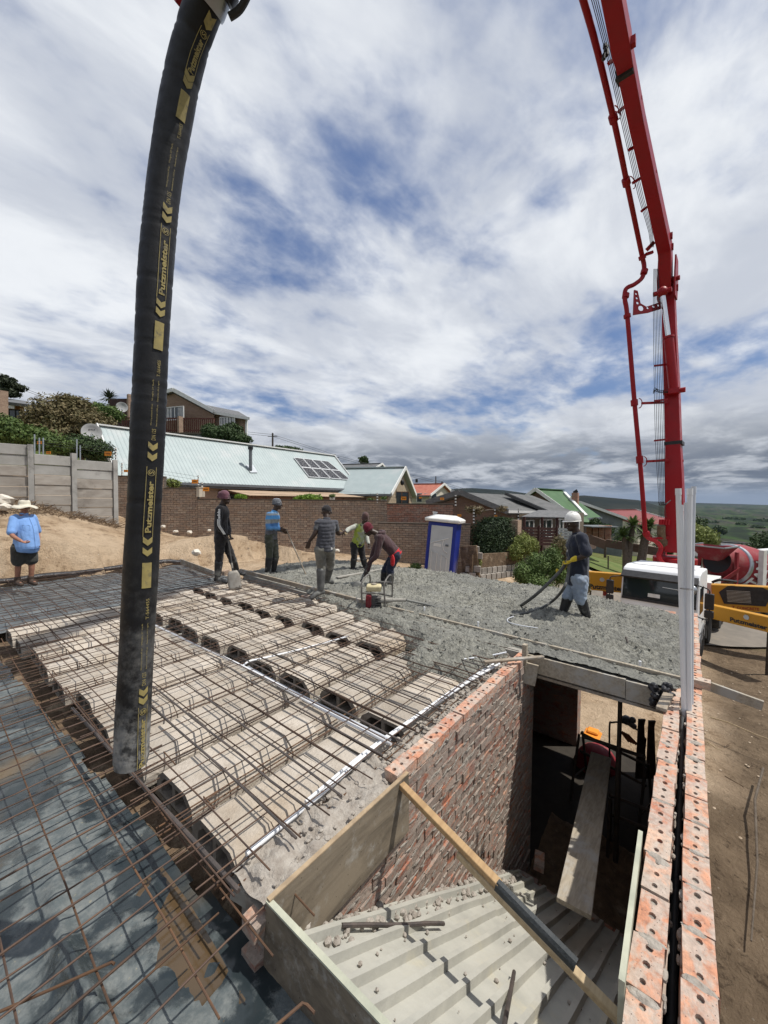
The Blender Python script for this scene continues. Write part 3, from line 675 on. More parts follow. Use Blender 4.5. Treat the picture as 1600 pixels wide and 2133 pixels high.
# ---- reinforcement: mats of tied bars
def bar(t, a, b, r, m, name='bar', sag=.012, n=6, base=(0, 0, 0), rg=random):
    a, b = Vector(a), Vector(b); pts = []; off = Vector((rg.uniform(-1, 1), rg.uniform(-1, 1), 0)) * .006
    for i in range(n):
        u = i / (n - 1); p = a.lerp(b, u); p.z += rg.uniform(-sag, sag * .3); p += Vector((rg.uniform(-1, 1), rg.uniform(-1, 1), 0)) * .004; pts.append(p - Vector(base))
    q = MB(); q.tube(pts, r, 6); return q.build(name, m, t, True)
def mats():
    rg = random.Random(12)
    base = (1, 3, .0); t = thing('reinforcing_mesh', 'rusty steel mesh laid over the rows of floor blocks', 'steel mesh', base)
    def lim(y): return min(2.75, SCRX(y)) if y > 2.2 else (2.1 if y > .9 else 2.2)
    for i in range(31):
        y = .16 + .2 * i + rg.uniform(-.015, .015)
        bar(t, (-1.30 + rg.uniform(-.05, .05), y, .018), (lim(y) + rg.uniform(-.15, .1), y + rg.uniform(-.02, .02), .018), .0042, M_REBAR, base=base, n=9, rg=rg)
    for i in range(21):
        x = -1.2 + .19 * i + rg.uniform(-.015, .015)
        bar(t, (x, .0 + rg.uniform(-.04, .04), .028), (x + rg.uniform(-.03, .03), 6.35 + rg.uniform(-.1, .1), .028), .0042, M_REBAR, base=base, n=11, rg=rg)
    base = (.6, 1.6, .0); t = thing('top_bars', 'thick dark reinforcing bars tied across the block rows', 'steel bars', base)
    for i in range(15):
        x = -.85 + .197 * i + rg.uniform(-.03, .03); l = rg.uniform(1.6, 2.6)
        y0 = rg.uniform(-.02, .10)
        bar(t, (x, y0, .042), (x + rg.uniform(-.05, .05), y0 + l, .05), .0072, M_REBAR_D if rg.random() < .4 else M_REBAR, base=base, n=7, rg=rg)
    for i in range(13):
        x = -.9 + .27 * i + rg.uniform(-.03, .03)
        y0 = rg.uniform(2.6, 3.4); bar(t, (x, y0, .042), (x + rg.uniform(-.05, .05), y0 + rg.uniform(1.7, 3), .045), .006, M_REBAR, base=base, n=7, rg=rg)
    # pairs of rib bars running along the gaps
    base = (.6, 3, -.1); t = thing('rib_bars', 'pairs of thin rusty bars lying in the gaps between block rows', 'steel bars', base)
    for i in range(11):
        y = ROWY[0] - .29 + .58 * i
        for dy in (-.035, .03): bar(t, (-1.25 + rg.uniform(0, .1), y + dy, -.06), (2.4, y + dy, -.06), .0048, M_REBAR_O if i < 2 else M_REBAR, base=base, n=9, rg=rg)
    # near-left mesh over the plastic
    base = (-2, 2, -.1); t = thing('loose_mesh', 'bent rusty mesh over the wet plastic in the left foreground', 'steel mesh', base)
    for i in range(44):
        y = -1.1 + .138 * i + rg.uniform(-.02, .02)
        if y < -.25: x1 = -1.62 + rg.uniform(-.05, .05)
        elif y < .1: x1 = rg.choice([-1.25, -.9])
        else: x1 = -1.05 + rg.uniform(-.12, .35)
        bar(t, (-3.6, y + rg.uniform(-.05, .05), -.06 + rg.uniform(-.02, .03)), (x1, y + rg.uniform(-.02, .02), -.01), .0042 if i % 3 else .0058, M_REBAR if i > 8 or i % 2 else M_REBAR_O, base=base, n=8, sag=.02, rg=rg)
    for i in range(10):
        x = -3.0 + .235 * i + rg.uniform(-.02, .02)
        y0 = -.95 + rg.uniform(-.1, .1) if x < -1.6 else -.28
        bar(t, (x - .06, y0, -.07), (x + rg.uniform(-.04, .04), 5.3, -.03), .0042, M_REBAR_O if i > 5 else M_REBAR, base=base, n=12, sag=.02, rg=rg)
    # far-left mesh
    base = (1, 8, -.1); t = thing('far_mesh', 'dark mesh over the shiny sheet beyond the last block row', 'steel mesh', base)
    for i in range(21):
        y = 6.25 + .19 * i; bar(t, (-1.6 + rg.uniform(-.1, .1), y, -.03), (2.7 + rg.uniform(-.1, .1), y + rg.uniform(-.03, .03), -.02), .0052, M_REBAR, base=base, n=7, sag=.02, rg=rg)
    for i in range(21):
        x = -1.5 + .2 * i; bar(t, (x, 6.1, -.02), (x + rg.uniform(-.03, .03), 10.1 if x < 2.4 else 8.6, -.03), .0052, M_REBAR, base=base, n=7, sag=.02, rg=rg)
mats()
def lone_bar(a, b, r, m, name, label, n=6, sag=.004):
    q = MB(); pts = [Vector(a).lerp(Vector(b), i / (n - 1)) for i in range(n)]
    for p in pts[1:-1]: p.z += random.uniform(-sag, sag)
    c = Vector(a); q.tube([p - c for p in pts], r, 8); o = q.build(name, m, None, True); o.location = c; return tag(o, label, 'steel bar')
lone_bar((-1.21, 2.55, -.02), (-1.14, .04, -.03), .0125, M_REBAR_D, 'edge_bar', 'straight thick steel bar lying along the front ends of the block rows')
# steel stirrup hooks sticking up from the board at the front
for k, (pp, lb) in enumerate([([(0, 2110), (235, 2010), (225, 2000), (330, 2055), (385, 2050)], None)]): pass
# ---- plastic sheets
def sheet(name, label, cat, x0, x1, y0, y1, z, amp, m, st, edge=None, up=None):
    nx = int((x1 - x0) / st) + 1; ny = int((y1 - y0) / st) + 1; vs = []; fs = []; cx, cy = (x0 + x1) / 2, (y0 + y1) / 2; ok = []
    for i in range(nx):
        for j in range(ny):
            x = x0 + (x1 - x0) * i / (nx - 1); y = y0 + (y1 - y0) * j / (ny - 1); p = Vector((x, y, 0))
            w = amp * (fbm(p * 1.6 + Vector((5, 5, 5)), 3) + .5 * abs(fbm(p * 4.1, 3)) + .28 * abs(fbm(p * 9.0 + Vector((1, 7, 2)), 2)))
            zz = z + w + (up(x, y) if up else 0); vs.append((x - cx, y - cy, zz - z)); ok.append(True if edge is None else edge(x, y))
    for i in range(nx - 1):
        for j in range(ny - 1):
            a = i * ny + j; q = (a, a + ny, a + ny + 1, a + 1)
            if all(ok[k] for k in q): fs.append(q)
    b = MB(); b.add(vs, fs); o = b.build(name, m, None, 'all'); o.location = (cx, cy, z); return tag(o, label, cat)
def fold_up(x, y):
    e = -1.33 + .02 * (y - 2)
    return .09 * math.exp(-((x - (-1.62 - .05 * math.sin(y * 3))) / .045) ** 2) * max(0, min(1, (1.3 - y) / 1.0)) + .05 * math.exp(-((x + 2.3 + .2 * math.sin(y * 2)) / .05) ** 2)
sheet('plastic_sheet', 'wrinkled blue-black plastic with cement stains and puddles in the left foreground', 'plastic sheet', -3.9, -1.1, -1.40, 6.3, -.285, .035, M_PLASTIC, .028,
      lambda x, y: x < (-1.15 - .045 * (y - 1) if y > .6 else -1.13) + .05 * fbm(Vector((y * 2.2, 3, 1)), 3) + (.06 if y < .4 else 0), fold_up)
sheet('shiny_sheet', 'silvery creased plastic sheet under the far mesh beside the sand', 'plastic sheet', -1.9, 2.95, 6.15, 10.35, -.20, .06, M_SILVER, .05, lambda x, y: y < 10.2 + .12 * fbm(Vector((x * 1.5, 0, 2)), 3) and (y > 6.45 or x < -1.1 or True))
pud = MB(); pc = [(180, 1830), (300, 1780), (372, 1850), (430, 1940), (480, 2030), (530, 2140), (380, 2150), (330, 2040), (250, 1945)]
cpd = G(380, 2000, -.2785); pp = smoothpath([G(x, y, -.2785) - cpd for x, y in pc + pc[:1]], 4)[:-1]; pud.add([(p.x, p.y, 0) for p in pp], [tuple(range(len(pp)))]); o = pud.build('muddy_puddle', mat('muddy_water', (.085, .055, .028), (.065, .045, .026), 3, .08, .05, 9, spec=.5)); o.location = cpd; o['kind'] = 'structure'
# rolled black edge of the sheet against the sand
q = MB(); pts = []; rs = []
for i in range(26):
    x = -1.9 + 4.7 * i / 25; pts.append(Vector((x + .3, .12 * fbm(Vector((x * 1.3, 4, 2)), 3), .06 * fbm(Vector((x * 2, 1, 2)), 2)))); rs.append((.05 + .03 * abs(fbm(Vector((x * 3, 0, 0)), 2)), .11 + .05 * fbm(Vector((x * 2.3, 2, 0)), 2)))
q.tube(pts, rs, 9); o = q.build('sheet_edge', M_PLASTIC_B, None, 'all'); o.location = (0, 10.25, -.07); tag(o, 'rolled up black plastic edge between the far mesh and the sand', 'plastic sheet')
# soil strip between plastic and blocks
sheet('soil_strip', 'damp brown soil strip between the plastic and the block ends', 'soil', -1.55, -1.0, -.5, 6.3, -.345, .05, M_SOIL, .04)
bpy.data.objects['soil_strip']['kind'] = 'structure'
for k in ('label', 'category'): del bpy.data.objects['soil_strip'][k]
# ---- white conduits
def conduit(pts, r, m, name, label, cat='conduit', n=10):
    c = Vector(pts[0]); q = MB(); q.tube([Vector(p) - c for p in pts], r, n); o = q.build(name, m, None, True); o.location = c; return tag(o, label, cat)
conduit(smoothpath([(-1.02, .17, -.02), (-.5, .175, -.02), (.1, .20, -.015), (.9, .17, -.02), (1.5, .13, -.02), (2.05, .07, -.03)]), .0135, M_PVC, 'white_conduit', 'long white conduit running beside the stairwell wall head')
conduit(smoothpath([(-.6, .21, -.03), (.0, .235, -.03), (.6, .21, -.03), (1.4, .175, -.03), (2.0, .12, -.03)]), .0115, M_PVC, 'white_conduit', 'second white conduit strapped behind the one beside the wall head')
conduit(smoothpath([(.13, .12, .0), (.12, .8, .0), (.16, 2.0, -.005), (.12, 3.2, .0), (.10, 4.35, -.01)]), .0135, M_PVC, 'white_conduit', 'white conduit crossing the block rows along the cross gap')
conduit(smoothpath([(.17, .16, -.008), (.165, 1.2, -.01), (.19, 2.1, -.01)]), .0115, M_PVC_GR, 'white_conduit', 'short conduit lying against the one in the cross gap')
conduit(smoothpath([(.17, 2.16, .0), (.26, 2.17, .015), (.45, 2.12, .01), (.9, 2.05, -.01), (1.55, 1.95, -.02)]), .0105, M_PVC, 'white_conduit', 'thin white conduit branching off towards the concrete')
conduit(smoothpath([(1.75, .42, .02), (2.0, .22, .03), (2.2, .05, .06)]), .009, M_PVC_GR, 'white_conduit', 'grey conduit end poking from the concrete near the lath')
# ---- stair formwork boards
def board(name, label, cat, c, sz, m, mx=None, edge=None, eh=.012, parent_edge=True):
    t = MB(); t.box((0, 0, 0), sz, None); o = t.build(name, m); o.location = c
    if mx is not None: o.rotation_euler = mx.to_euler() if hasattr(mx, 'to_euler') else mx
    tag(o, label, cat)
    return o
o = board('shutter_board', 'stained plywood shutter fixed to the stairwell wall face', 'board', (-.56, WY - .016, -.20), (1.08, .021, .38), M_SHUTTER, (R(-2), R(1.2), 0))
e = MB(); e.bx(-.54, .54, -.012, .012, .19, .197); e.build('top_edge', M_PLYEDGE_B, o)
o = board('shutter_board', 'plywood shutter with pale edge across the head of the stairs', 'board', (-1.09, -.78, -.22), (.021, 1.32, .42), M_SHUTTER, (0, R(3), R(1)))
e = MB(); e.bx(-.013, .013, -.66, .66, .21, .219); e.build('top_edge', M_PLYEDGE, o)
board('shutter_board', 'pale edged board standing against the inner leaf beside the stairs', 'board', (-.06, RI + .02, -.14), (.85, .02, .36), M_PLYEDGE, (0, R(2), R(1)))
# corrugated stair formwork
def corrugated():
    t = thing('stair_formwork', 'cement dusted ribbed metal sheets sloping down the stairwell', 'formwork', (-1.07, WY, -.2))
    prof = []; y = 0.0
    while y > RI - WY + .005:
        for dy, dz in ((0, 0), (-.062, 0), (-.070, .046), (-.098, .046), (-.106, 0)):
            prof.append((y + dy, dz))
        y -= .132
    prof = [p for p in prof if p[0] > RI - WY + .004]
    n = 24; L0, L1 = -.02, 3.12; 
    sl = .668
    def sect(x0, x1, dz):
        vs = []; fs = []; k = len(prof)
        for i in range(n + 1):
            x = x0 + (x1 - x0) * i / n
            for yy, zz in prof: vs.append((x, yy, -.0 - sl * x + zz + dz + .003 * math.sin(x * 7 + yy * 9)))
        for i in range(n):
            for j in range(k - 1): fs.append((i * k + j, (i + 1) * k + j, (i + 1) * k + j + 1, i * k + j + 1))
        b = MB(); b.add(vs, fs); return b
    o = sect(L0, 1.75, .006).build('ribbed_sheet', M_SHEET, t, False)
    o = sect(1.62, L1, -.002).build('ribbed_sheet', M_SHEET, t, False)
    cr = MB(); rg = random.Random(8)
    for i in range(420):
        x = rg.uniform(.0, 3.0); yy = -abs(rg.gauss(0, .10)) - .008 if rg.random() < .75 else rg.uniform(-1.2, 0); s_ = rg.uniform(.006, .03) * (1 if yy > -.25 else .5)
        if yy < -1.28: continue
        cr.ball((x, yy, -sl * x + .012 + s_ * .5), (s_, s_ * .8, s_ * .7), 6, Matrix.Rotation(rg.uniform(0, 6), 3, 'Z'))
    tag(cr.build('mortar_droppings', M_RUBBLE, t), kind='stuff')
    by = MB()
    for yy in (-.2, -.65, -1.1): by.beam((.1, yy, -.15), (3.1, yy, -2.16), .05, .1)
    by.build('bearer', M_TIMBER_G, t)
corrugated()
# bars lying on the formwork
def on_sheet(x, y, h=.05): return Vector((x, y, -.2 - .668 * (x + 1.07) + h))
pa, pb = G(650, 1950, -.52), G(900, 1890, -.85)
lone_bar(on_sheet(-.72, -.22), on_sheet(-.02, -.42), .011, M_REBAR_D, 'loose_bar', 'dark steel bar lying near the top of the ribbed sheets')
lone_bar(on_sheet(-.50, -.98), on_sheet(.05, -.84), .011, M_REBAR_D, 'loose_bar', 'short dark steel bar lying low on the ribbed sheets')
# brick nib and rubble at the foot of the formwork
t = thing('stair_foot_bricks', 'low row of bricks and rubble at the foot of the ribbed sheets', 'bricks', (2.12, WY, -2.40))
bm_ = [brick_mesh('brick', M_BRICK_PIT, seed=70 + i) for i in range(3)]
for k in range(5): ob('brick', bm_[k % 3], t, (0 + random.uniform(-.015, .015), -.13 - .235 * k, .0 + random.uniform(-.01, .01)), (0, random.uniform(-.05, .05), R(90) + random.uniform(-.06, .06)))
f = MB(); f.bx(-.06, .06, -1.28, -.01, -.34, -.038); f.build('mortar_bed', M_MORTAR, t)
o = ob('loose_brick', brick_mesh('loose_brick', M_BRICK_PIT, seed=91), None, (2.05, -.86, -2.28), (.3, .2, R(60))); tag(o, 'broken brick lying on the foot of the ribbed sheets', 'brick')
o = ob('loose_brick', brick_mesh('loose_brick', M_BRICK_TOP, seed=92), None, (2.42, -.30, -2.36), (.1, .1, R(15))); tag(o, 'pale half brick in the rubble against the left wall', 'brick')
t = sheet('rubble_heap', 'dark mortar rubble on the floor below the stairs', 'rubble', 2.2, 3.5, -1.38, -.15, -2.62, .14, M_SOIL, .05)
# ---- timber strut across the stairwell
def timber(name, label, a, b, w, h, m, up=(0, 0, 1), cat='timber', roll=0):
    a, b = Vector(a), Vector(b); c = (a + b) / 2; q = MB(); q.box((0, 0, 0), ((b - a).length, w, h)); mt = frame(b - a, up) @ Matrix.Rotation(roll, 3, 'X')
    bm = q.mesh(name, m); o = ob(name, bm, None, c, mt.to_euler())
    bv = o.modifiers.new('b', 'BEVEL'); bv.width = .003; bv.segments = 1
    return tag(o, label, cat)
sa = Vector((-.10, WY - .02, -.05)); sb = Vector((-.27, RI + .03, -.30))
mid = sa.lerp(sb, .47)
timber('timber_strut', 'orange pine strut wedged against the board on the stairwell wall', sa, sa.lerp(sb, .56), .045, .036, M_TIMBER)
dn = Vector((0, 0, -.039)) + Vector((-.012, 0, 0))
timber('timber_strut', 'longer pine strut below, reaching over the ribbed sheets to the right wall', sa.lerp(sb, .36) + dn, sb + dn * .8, .042, .036, M_TIMBER_P)
q = MB(); a, b = sa.lerp(sb, .55), sa.lerp(sb, .86)
m = frame(b - a); vs = []
for i in range(9):
    p = a.lerp(b, i / 8); w = .035
    for yy, zz in ((.012, .021), (.034, .021), (.042, .008), (.046, -.030 - .012 * i / 8)): vs.append(p + m @ Vector((0, -yy + .02, zz)) - a)
q.add(vs, [(i * 4 + j, (i + 1) * 4 + j, (i + 1) * 4 + j + 1, i * 4 + j + 1) for i in range(8) for j in range(3)])
o = q.build('membrane_strip', M_DPC); o.location = a; so_ = o.modifiers.new('s', 'SOLIDIFY'); so_.thickness = .004; tag(o, 'strip of black damp proof membrane hung over the strut', 'membrane')
# ---- slab front shutter over the stairwell, props and laths
o = board('edge_shutter', 'long weathered shutter board along the slab edge above the stairwell', 'board', (2.43, -.60, -.085), (.03, .98, .19), M_TIMBER_X)
o = board('edge_shutter', 'short shutter board continuing the slab edge to the inner leaf', 'board', (2.43, -1.255, -.095), (.03, .32, .19), M_TIMBER_X)
o = board('soffit_board', 'dark soffit plank below the slab edge shutter', 'board', (2.55, -.76, -.222), (.24, 1.30, .03), M_TIMBER_G)
timber('thin_lath', 'thin lath resting across the wall head beside the slab corner', (1.80, .14, .055), (2.33, -.32, .065), .05, .022, M_TIMBER_G)
timber('corner_post', 'short upright timber at the slab corner above the stairwell', (2.32, -.12, -.12), (2.32, -.12, .16), .05, .06, M_TIMBER_X)
board('corner_ply', 'small plywood piece hanging below the slab corner', 'board', (2.33, -.17, -.17), (.03, .16, .24), M_TIMBER_X, (R(8), 0, R(20)))
timber('brace_block', 'offcut of timber leaning on the inner leaf by the black plastic', (2.30, RI - .02, .02), (1.92, RI + .015, .03), .075, .03, M_TIMBER_G)
# screed rails on the concrete
sp = [Vector((SCRX(y), y, .055)) for y in (-1.5, .3, 1.9)]
timber('screed_rail', 'thin timber screed rail on the concrete beside the white pipes', (2.70, -1.56, .05), (2.76, .35, .05), .035, .035, M_TIMBER_X)
timber('screed_rail', 'middle timber screed rail leading to the engine', (2.765, .36, .05), (2.80, 2.25, .055), .035, .035, M_TIMBER_X)
timber('screed_board', 'long grey screed plank under the boots of the man in the vest', (2.72, 2.45, .06), (2.93, 6.85, .06), .05, .085, M_TIMBER_G)
timber('bull_float', 'pale straight edge lying on the concrete behind the engine', G(702, 1203, .06), G(806, 1184, .06), .09, .03, M_CONC_DRY)
for (px, py, s_) in [(1333, 1389, .05), (884, 1275, .07), (996, 1306, .06)]:
    q = MB(); q.lathe([(.011, 0), (.011, s_), (.014, s_), (.014, s_ + .012)], 10); o = q.build('pipe_stub', M_PVC, None, True); o.location = G(px, py, .04)
    tag(o, {1333: 'white pipe stub on the screed rail near the tall pipes', 884: 'white pipe stub beside the engine on the rail', 996: 'white pipe stub halfway along the rail'}[px], 'pipe stub')
timber('stub_peg', 'short dark peg standing in the wet concrete', G(1310, 1345, .03), G(1308, 1345, .03) + Vector((.05, .03, .09)), .02, .02, M_REBAR_D)
timber('yard_plank', 'pointed plank sticking out over the dirt beyond the outer leaf', (2.83, -1.70, .0), (2.80, -2.12, -.06), .03, .09, M_TIMBER_X)
t = ob('loose_brick', holed_brick('loose_brick', M_BRICK_TOP, 77), None, (2.72, -1.64, .045), (0, 0, R(88))); tag(t, 'dark brick laid crosswise on the outer leaf by the pipes', 'brick')
timber('lot_board', 'rusty brown edge board between the far mesh and the sand', G(377, 1170, -.02), G(446, 1196, -.04), .03, .16, M_TIMBER_G)
for k, (px, py) in enumerate([(470, 1193)]):
    ob_ = ob('loose_brick', holed_brick('loose_brick', M_BRICK_YARD, 55), None, G(px, py, .05), (R(90), 0, R(30))); tag(ob_, 'holed brick standing on edge behind the man in black', 'brick')
# ---- tall white pipes standing in the cavity
pv = [((1411, 1030), (1424, 1500), .025, 0), ((1424, 1042), (1429, 1500), .017, .02), ((1420, 1016), (1432, 1500), .0, 0)]
for k, (tx, ty, bx_, r, m, lb) in enumerate([(1413, 1018, 1425, .0205, M_PVC, 'leftmost tall white pipe standing in the wall cavity'), (1428, 1047, 1431, .012, M_PVC_GR, 'slim pipe between the tall white pipes in the cavity'),
                                  (1437, 1018, 1436, .0205, M_PVC, 'middle thick white pipe of the bundle in the cavity'), (1445, 1014, 1440, .018, M_PVC_GR, 'rightmost grey white pipe of the bundle in the cavity'), (1420, 1052, 1433, .012, M_PVC, 'shortest white pipe at the back of the cavity bundle')]):
    d1 = [3.34, 3.40, 3.32, 3.42, 3.46][k]; top = P(tx, ty, d1 + .02); bot = P(bx_, 1470, d1 - .0); low = bot + (bot - top).normalized() * .42
    t = thing('white_pipe', lb, 'pipe', low, 0, 'tall pipes standing in the cavity')
    q = MB(); q.tube([low - low, bot - low, (bot - low).lerp(top - low, .5) + Vector((random.uniform(-.01, .01), random.uniform(-.01, .01), 0)), top - low], r, 14); q.build('tube', m, t, True)
    if k != 1:
        u = (top - bot).normalized(); q = MB(); q.tube([top - low - u * .055, top - low + u * .002], r * 1.13, 14); q.build('socket_end', m, t, True)
q = MB(); tie = P(1430, 1227, 3.3)
q.tube([tie + Vector((.045 * math.cos(a) * .6, .045 * math.sin(a), 0)) - tie for a in [i * math.pi / 8 for i in range(17)]], .002, 5); o = q.build('tie_wire', M_REBAR_D); o.location = tie; tag(o, 'thin wire tied round the tall white pipes', 'wire')
conduit(smoothpath([(-1.9, -1.551, -.42), (-.8, -1.555, -.30), (.4, -1.548, -.22), (1.4, -1.553, -.16), (2.05, -1.55, -.05)]), .017, M_PVC_DK, 'dark_conduit', 'dark conduit lying along the slot of the cavity wall')
# ================================================================ lettering
_TXT = {}
def text_geo(body, bold=.0, extrude=0.0):
    k = (body, bold, extrude)
    if k in _TXT: return _TXT[k]
    cu = bpy.data.curves.new('txt', 'FONT'); cu.body = body; cu.size = 1.0; cu.offset = bold; cu.extrude = extrude; cu.resolution_u = 3
    o = bpy.data.objects.new('txt', cu); C.objects.link(o)
    bpy.context.view_layer.update()
    me = bpy.data.meshes.new_from_object(o.evaluated_get(bpy.context.evaluated_depsgraph_get()))
    v = [tuple(x.co) for x in me.vertices]; f = [tuple(p.vertices) for p in me.polygons]
    bpy.data.objects.remove(o); bpy.data.curves.remove(cu); bpy.data.meshes.remove(me)
    x0 = min(a[0] for a in v); x1 = max(a[0] for a in v); y0 = min(a[1] for a in v); y1 = max(a[1] for a in v)
    _TXT[k] = ([(a[0] - x0, a[1] - y0, a[2]) for a in v], f, x1 - x0, y1 - y0); return _TXT[k]
def text_on(body, origin, xdir, ydir, w, h, bold=.02):     # flat lettering filling w x h metres, returns MB in world coordinates
    v, f, tw, th = text_geo(body, bold); b = MB(); xd, yd = Vector(xdir).normalized(), Vector(ydir).normalized(); n = xd.cross(yd)
    b.add([Vector(origin) + xd * (a[0] / tw * w) + yd * (a[1] / th * h) + n * .004 for a in v], f); return b
# ================================================================ machine materials
def paint(name, c, rough=.32, dirt=None, d=.5):
    q = NT(name); cc_ = c
    if dirt: cc_ = q.mix(q.math('MULTIPLY', q.rmp(q.noise(1.6, 7, .7), .45, .75), d), c, dirt)
    cc_ = q.mix(q.math('MULTIPLY', q.rmp(q.noise(14, 5, .7), .55, .8), .25), cc_, tuple(k * .6 for k in c))
    q.col(cc_).rough(q.rmp(q.noise(3, 5, .6), .3, .7, rough, rough + .18)); q.b.inputs['Specular IOR Level'].default_value = .28
    return q.m
M_RED = paint('red_boom_paint', (.30, .0045, .011), .34, (.19, .012, .016))
M_RED.node_tree.nodes['Principled BSDF'].inputs['Coat Weight'].default_value = .08; M_RED.node_tree.nodes['Principled BSDF'].inputs['Coat Roughness'].default_value = .25
M_REDP = paint('red_pipe_paint', (.27, .005, .011), .42, (.16, .014, .016))
M_REDD = paint('dull_red_drum', (.24, .022, .03), .5, (.26, .16, .14), .7)
M_YEL = paint('yellow_outrigger_paint', (.50, .245, .020), .36, (.33, .20, .07))
M_WHITE = paint('white_cab_paint', (.74, .75, .76), .3, (.55, .52, .47), .5)
M_WHITE2 = mat('white_plastic', (.72, .71, .68), (.60, .58, .54), 3, .5)
M_BLKP = mat('black_trim', (.016, .016, .018), (.03, .03, .032), 8, .45)
M_TYRE = mat('tyre_rubber', (.022, .022, .022), (.05, .045, .04), 5, .85, .4, 60)
M_CHROME = mat('chrome_rod', (.72, .72, .72), rough=.12, metal=1.)
M_GALV = mat('galvanised_steel', (.46, .49, .52), (.36, .38, .40), 5, .38, metal=.75)
def glass_mat(name, tint=(.02, .028, .032)):
    q = NT(name); q.col(tint).rough(.05); q.b.inputs['Specular IOR Level'].default_value = .7; return q.m
M_WIND = glass_mat('windscreen_glass', (.018, .026, .030))
M_PANE = glass_mat('window_glass', (.035, .045, .05))
M_GOLD = mat('gold_print', (.34, .275, .10), (.26, .21, .085), 30, .6, dirt=(.12, .11, .08), dsc=26)
M_PRINT_W = mat('white_print', (.72, .72, .70), rough=.6)
M_PRINT_B = mat('black_print', (.02, .02, .022), rough=.5)
M_PRINT_R = mat('dark_red_print', (.25, .03, .02), rough=.5)
def m_rubber():
    q = NT('hose_rubber'); s = q.n('ShaderNodeSeparateXYZ', {0: q.pos}).outputs
    dust = q.rmp(s[2], 2.3, .55)
    f = q.math('MULTIPLY', q.rmp(q.noise(7, 8, .72), .40, .72), q.rmp(dust, .30, 1., .03, .75))
    f2 = q.math('MULTIPLY', q.rmp(s[2], .98, .66), q.rmp(q.noise(14, 7, .7), .35, .6))
    c = q.mix(q.math('MAXIMUM', q.math('MULTIPLY', f, .8), f2), (.0065, .0065, .008), q.mix(q.rmp(q.noise(30, 4), .3, .7), (.16, .165, .17), (.30, .29, .27)))
    q.col(c).rough(q.rmp(q.noise(20, 4), .3, .7, .42, .62)).bump(q.noise(90, 4, .6), .3, .003)
    return q.m
M_HOSE = m_rubber()
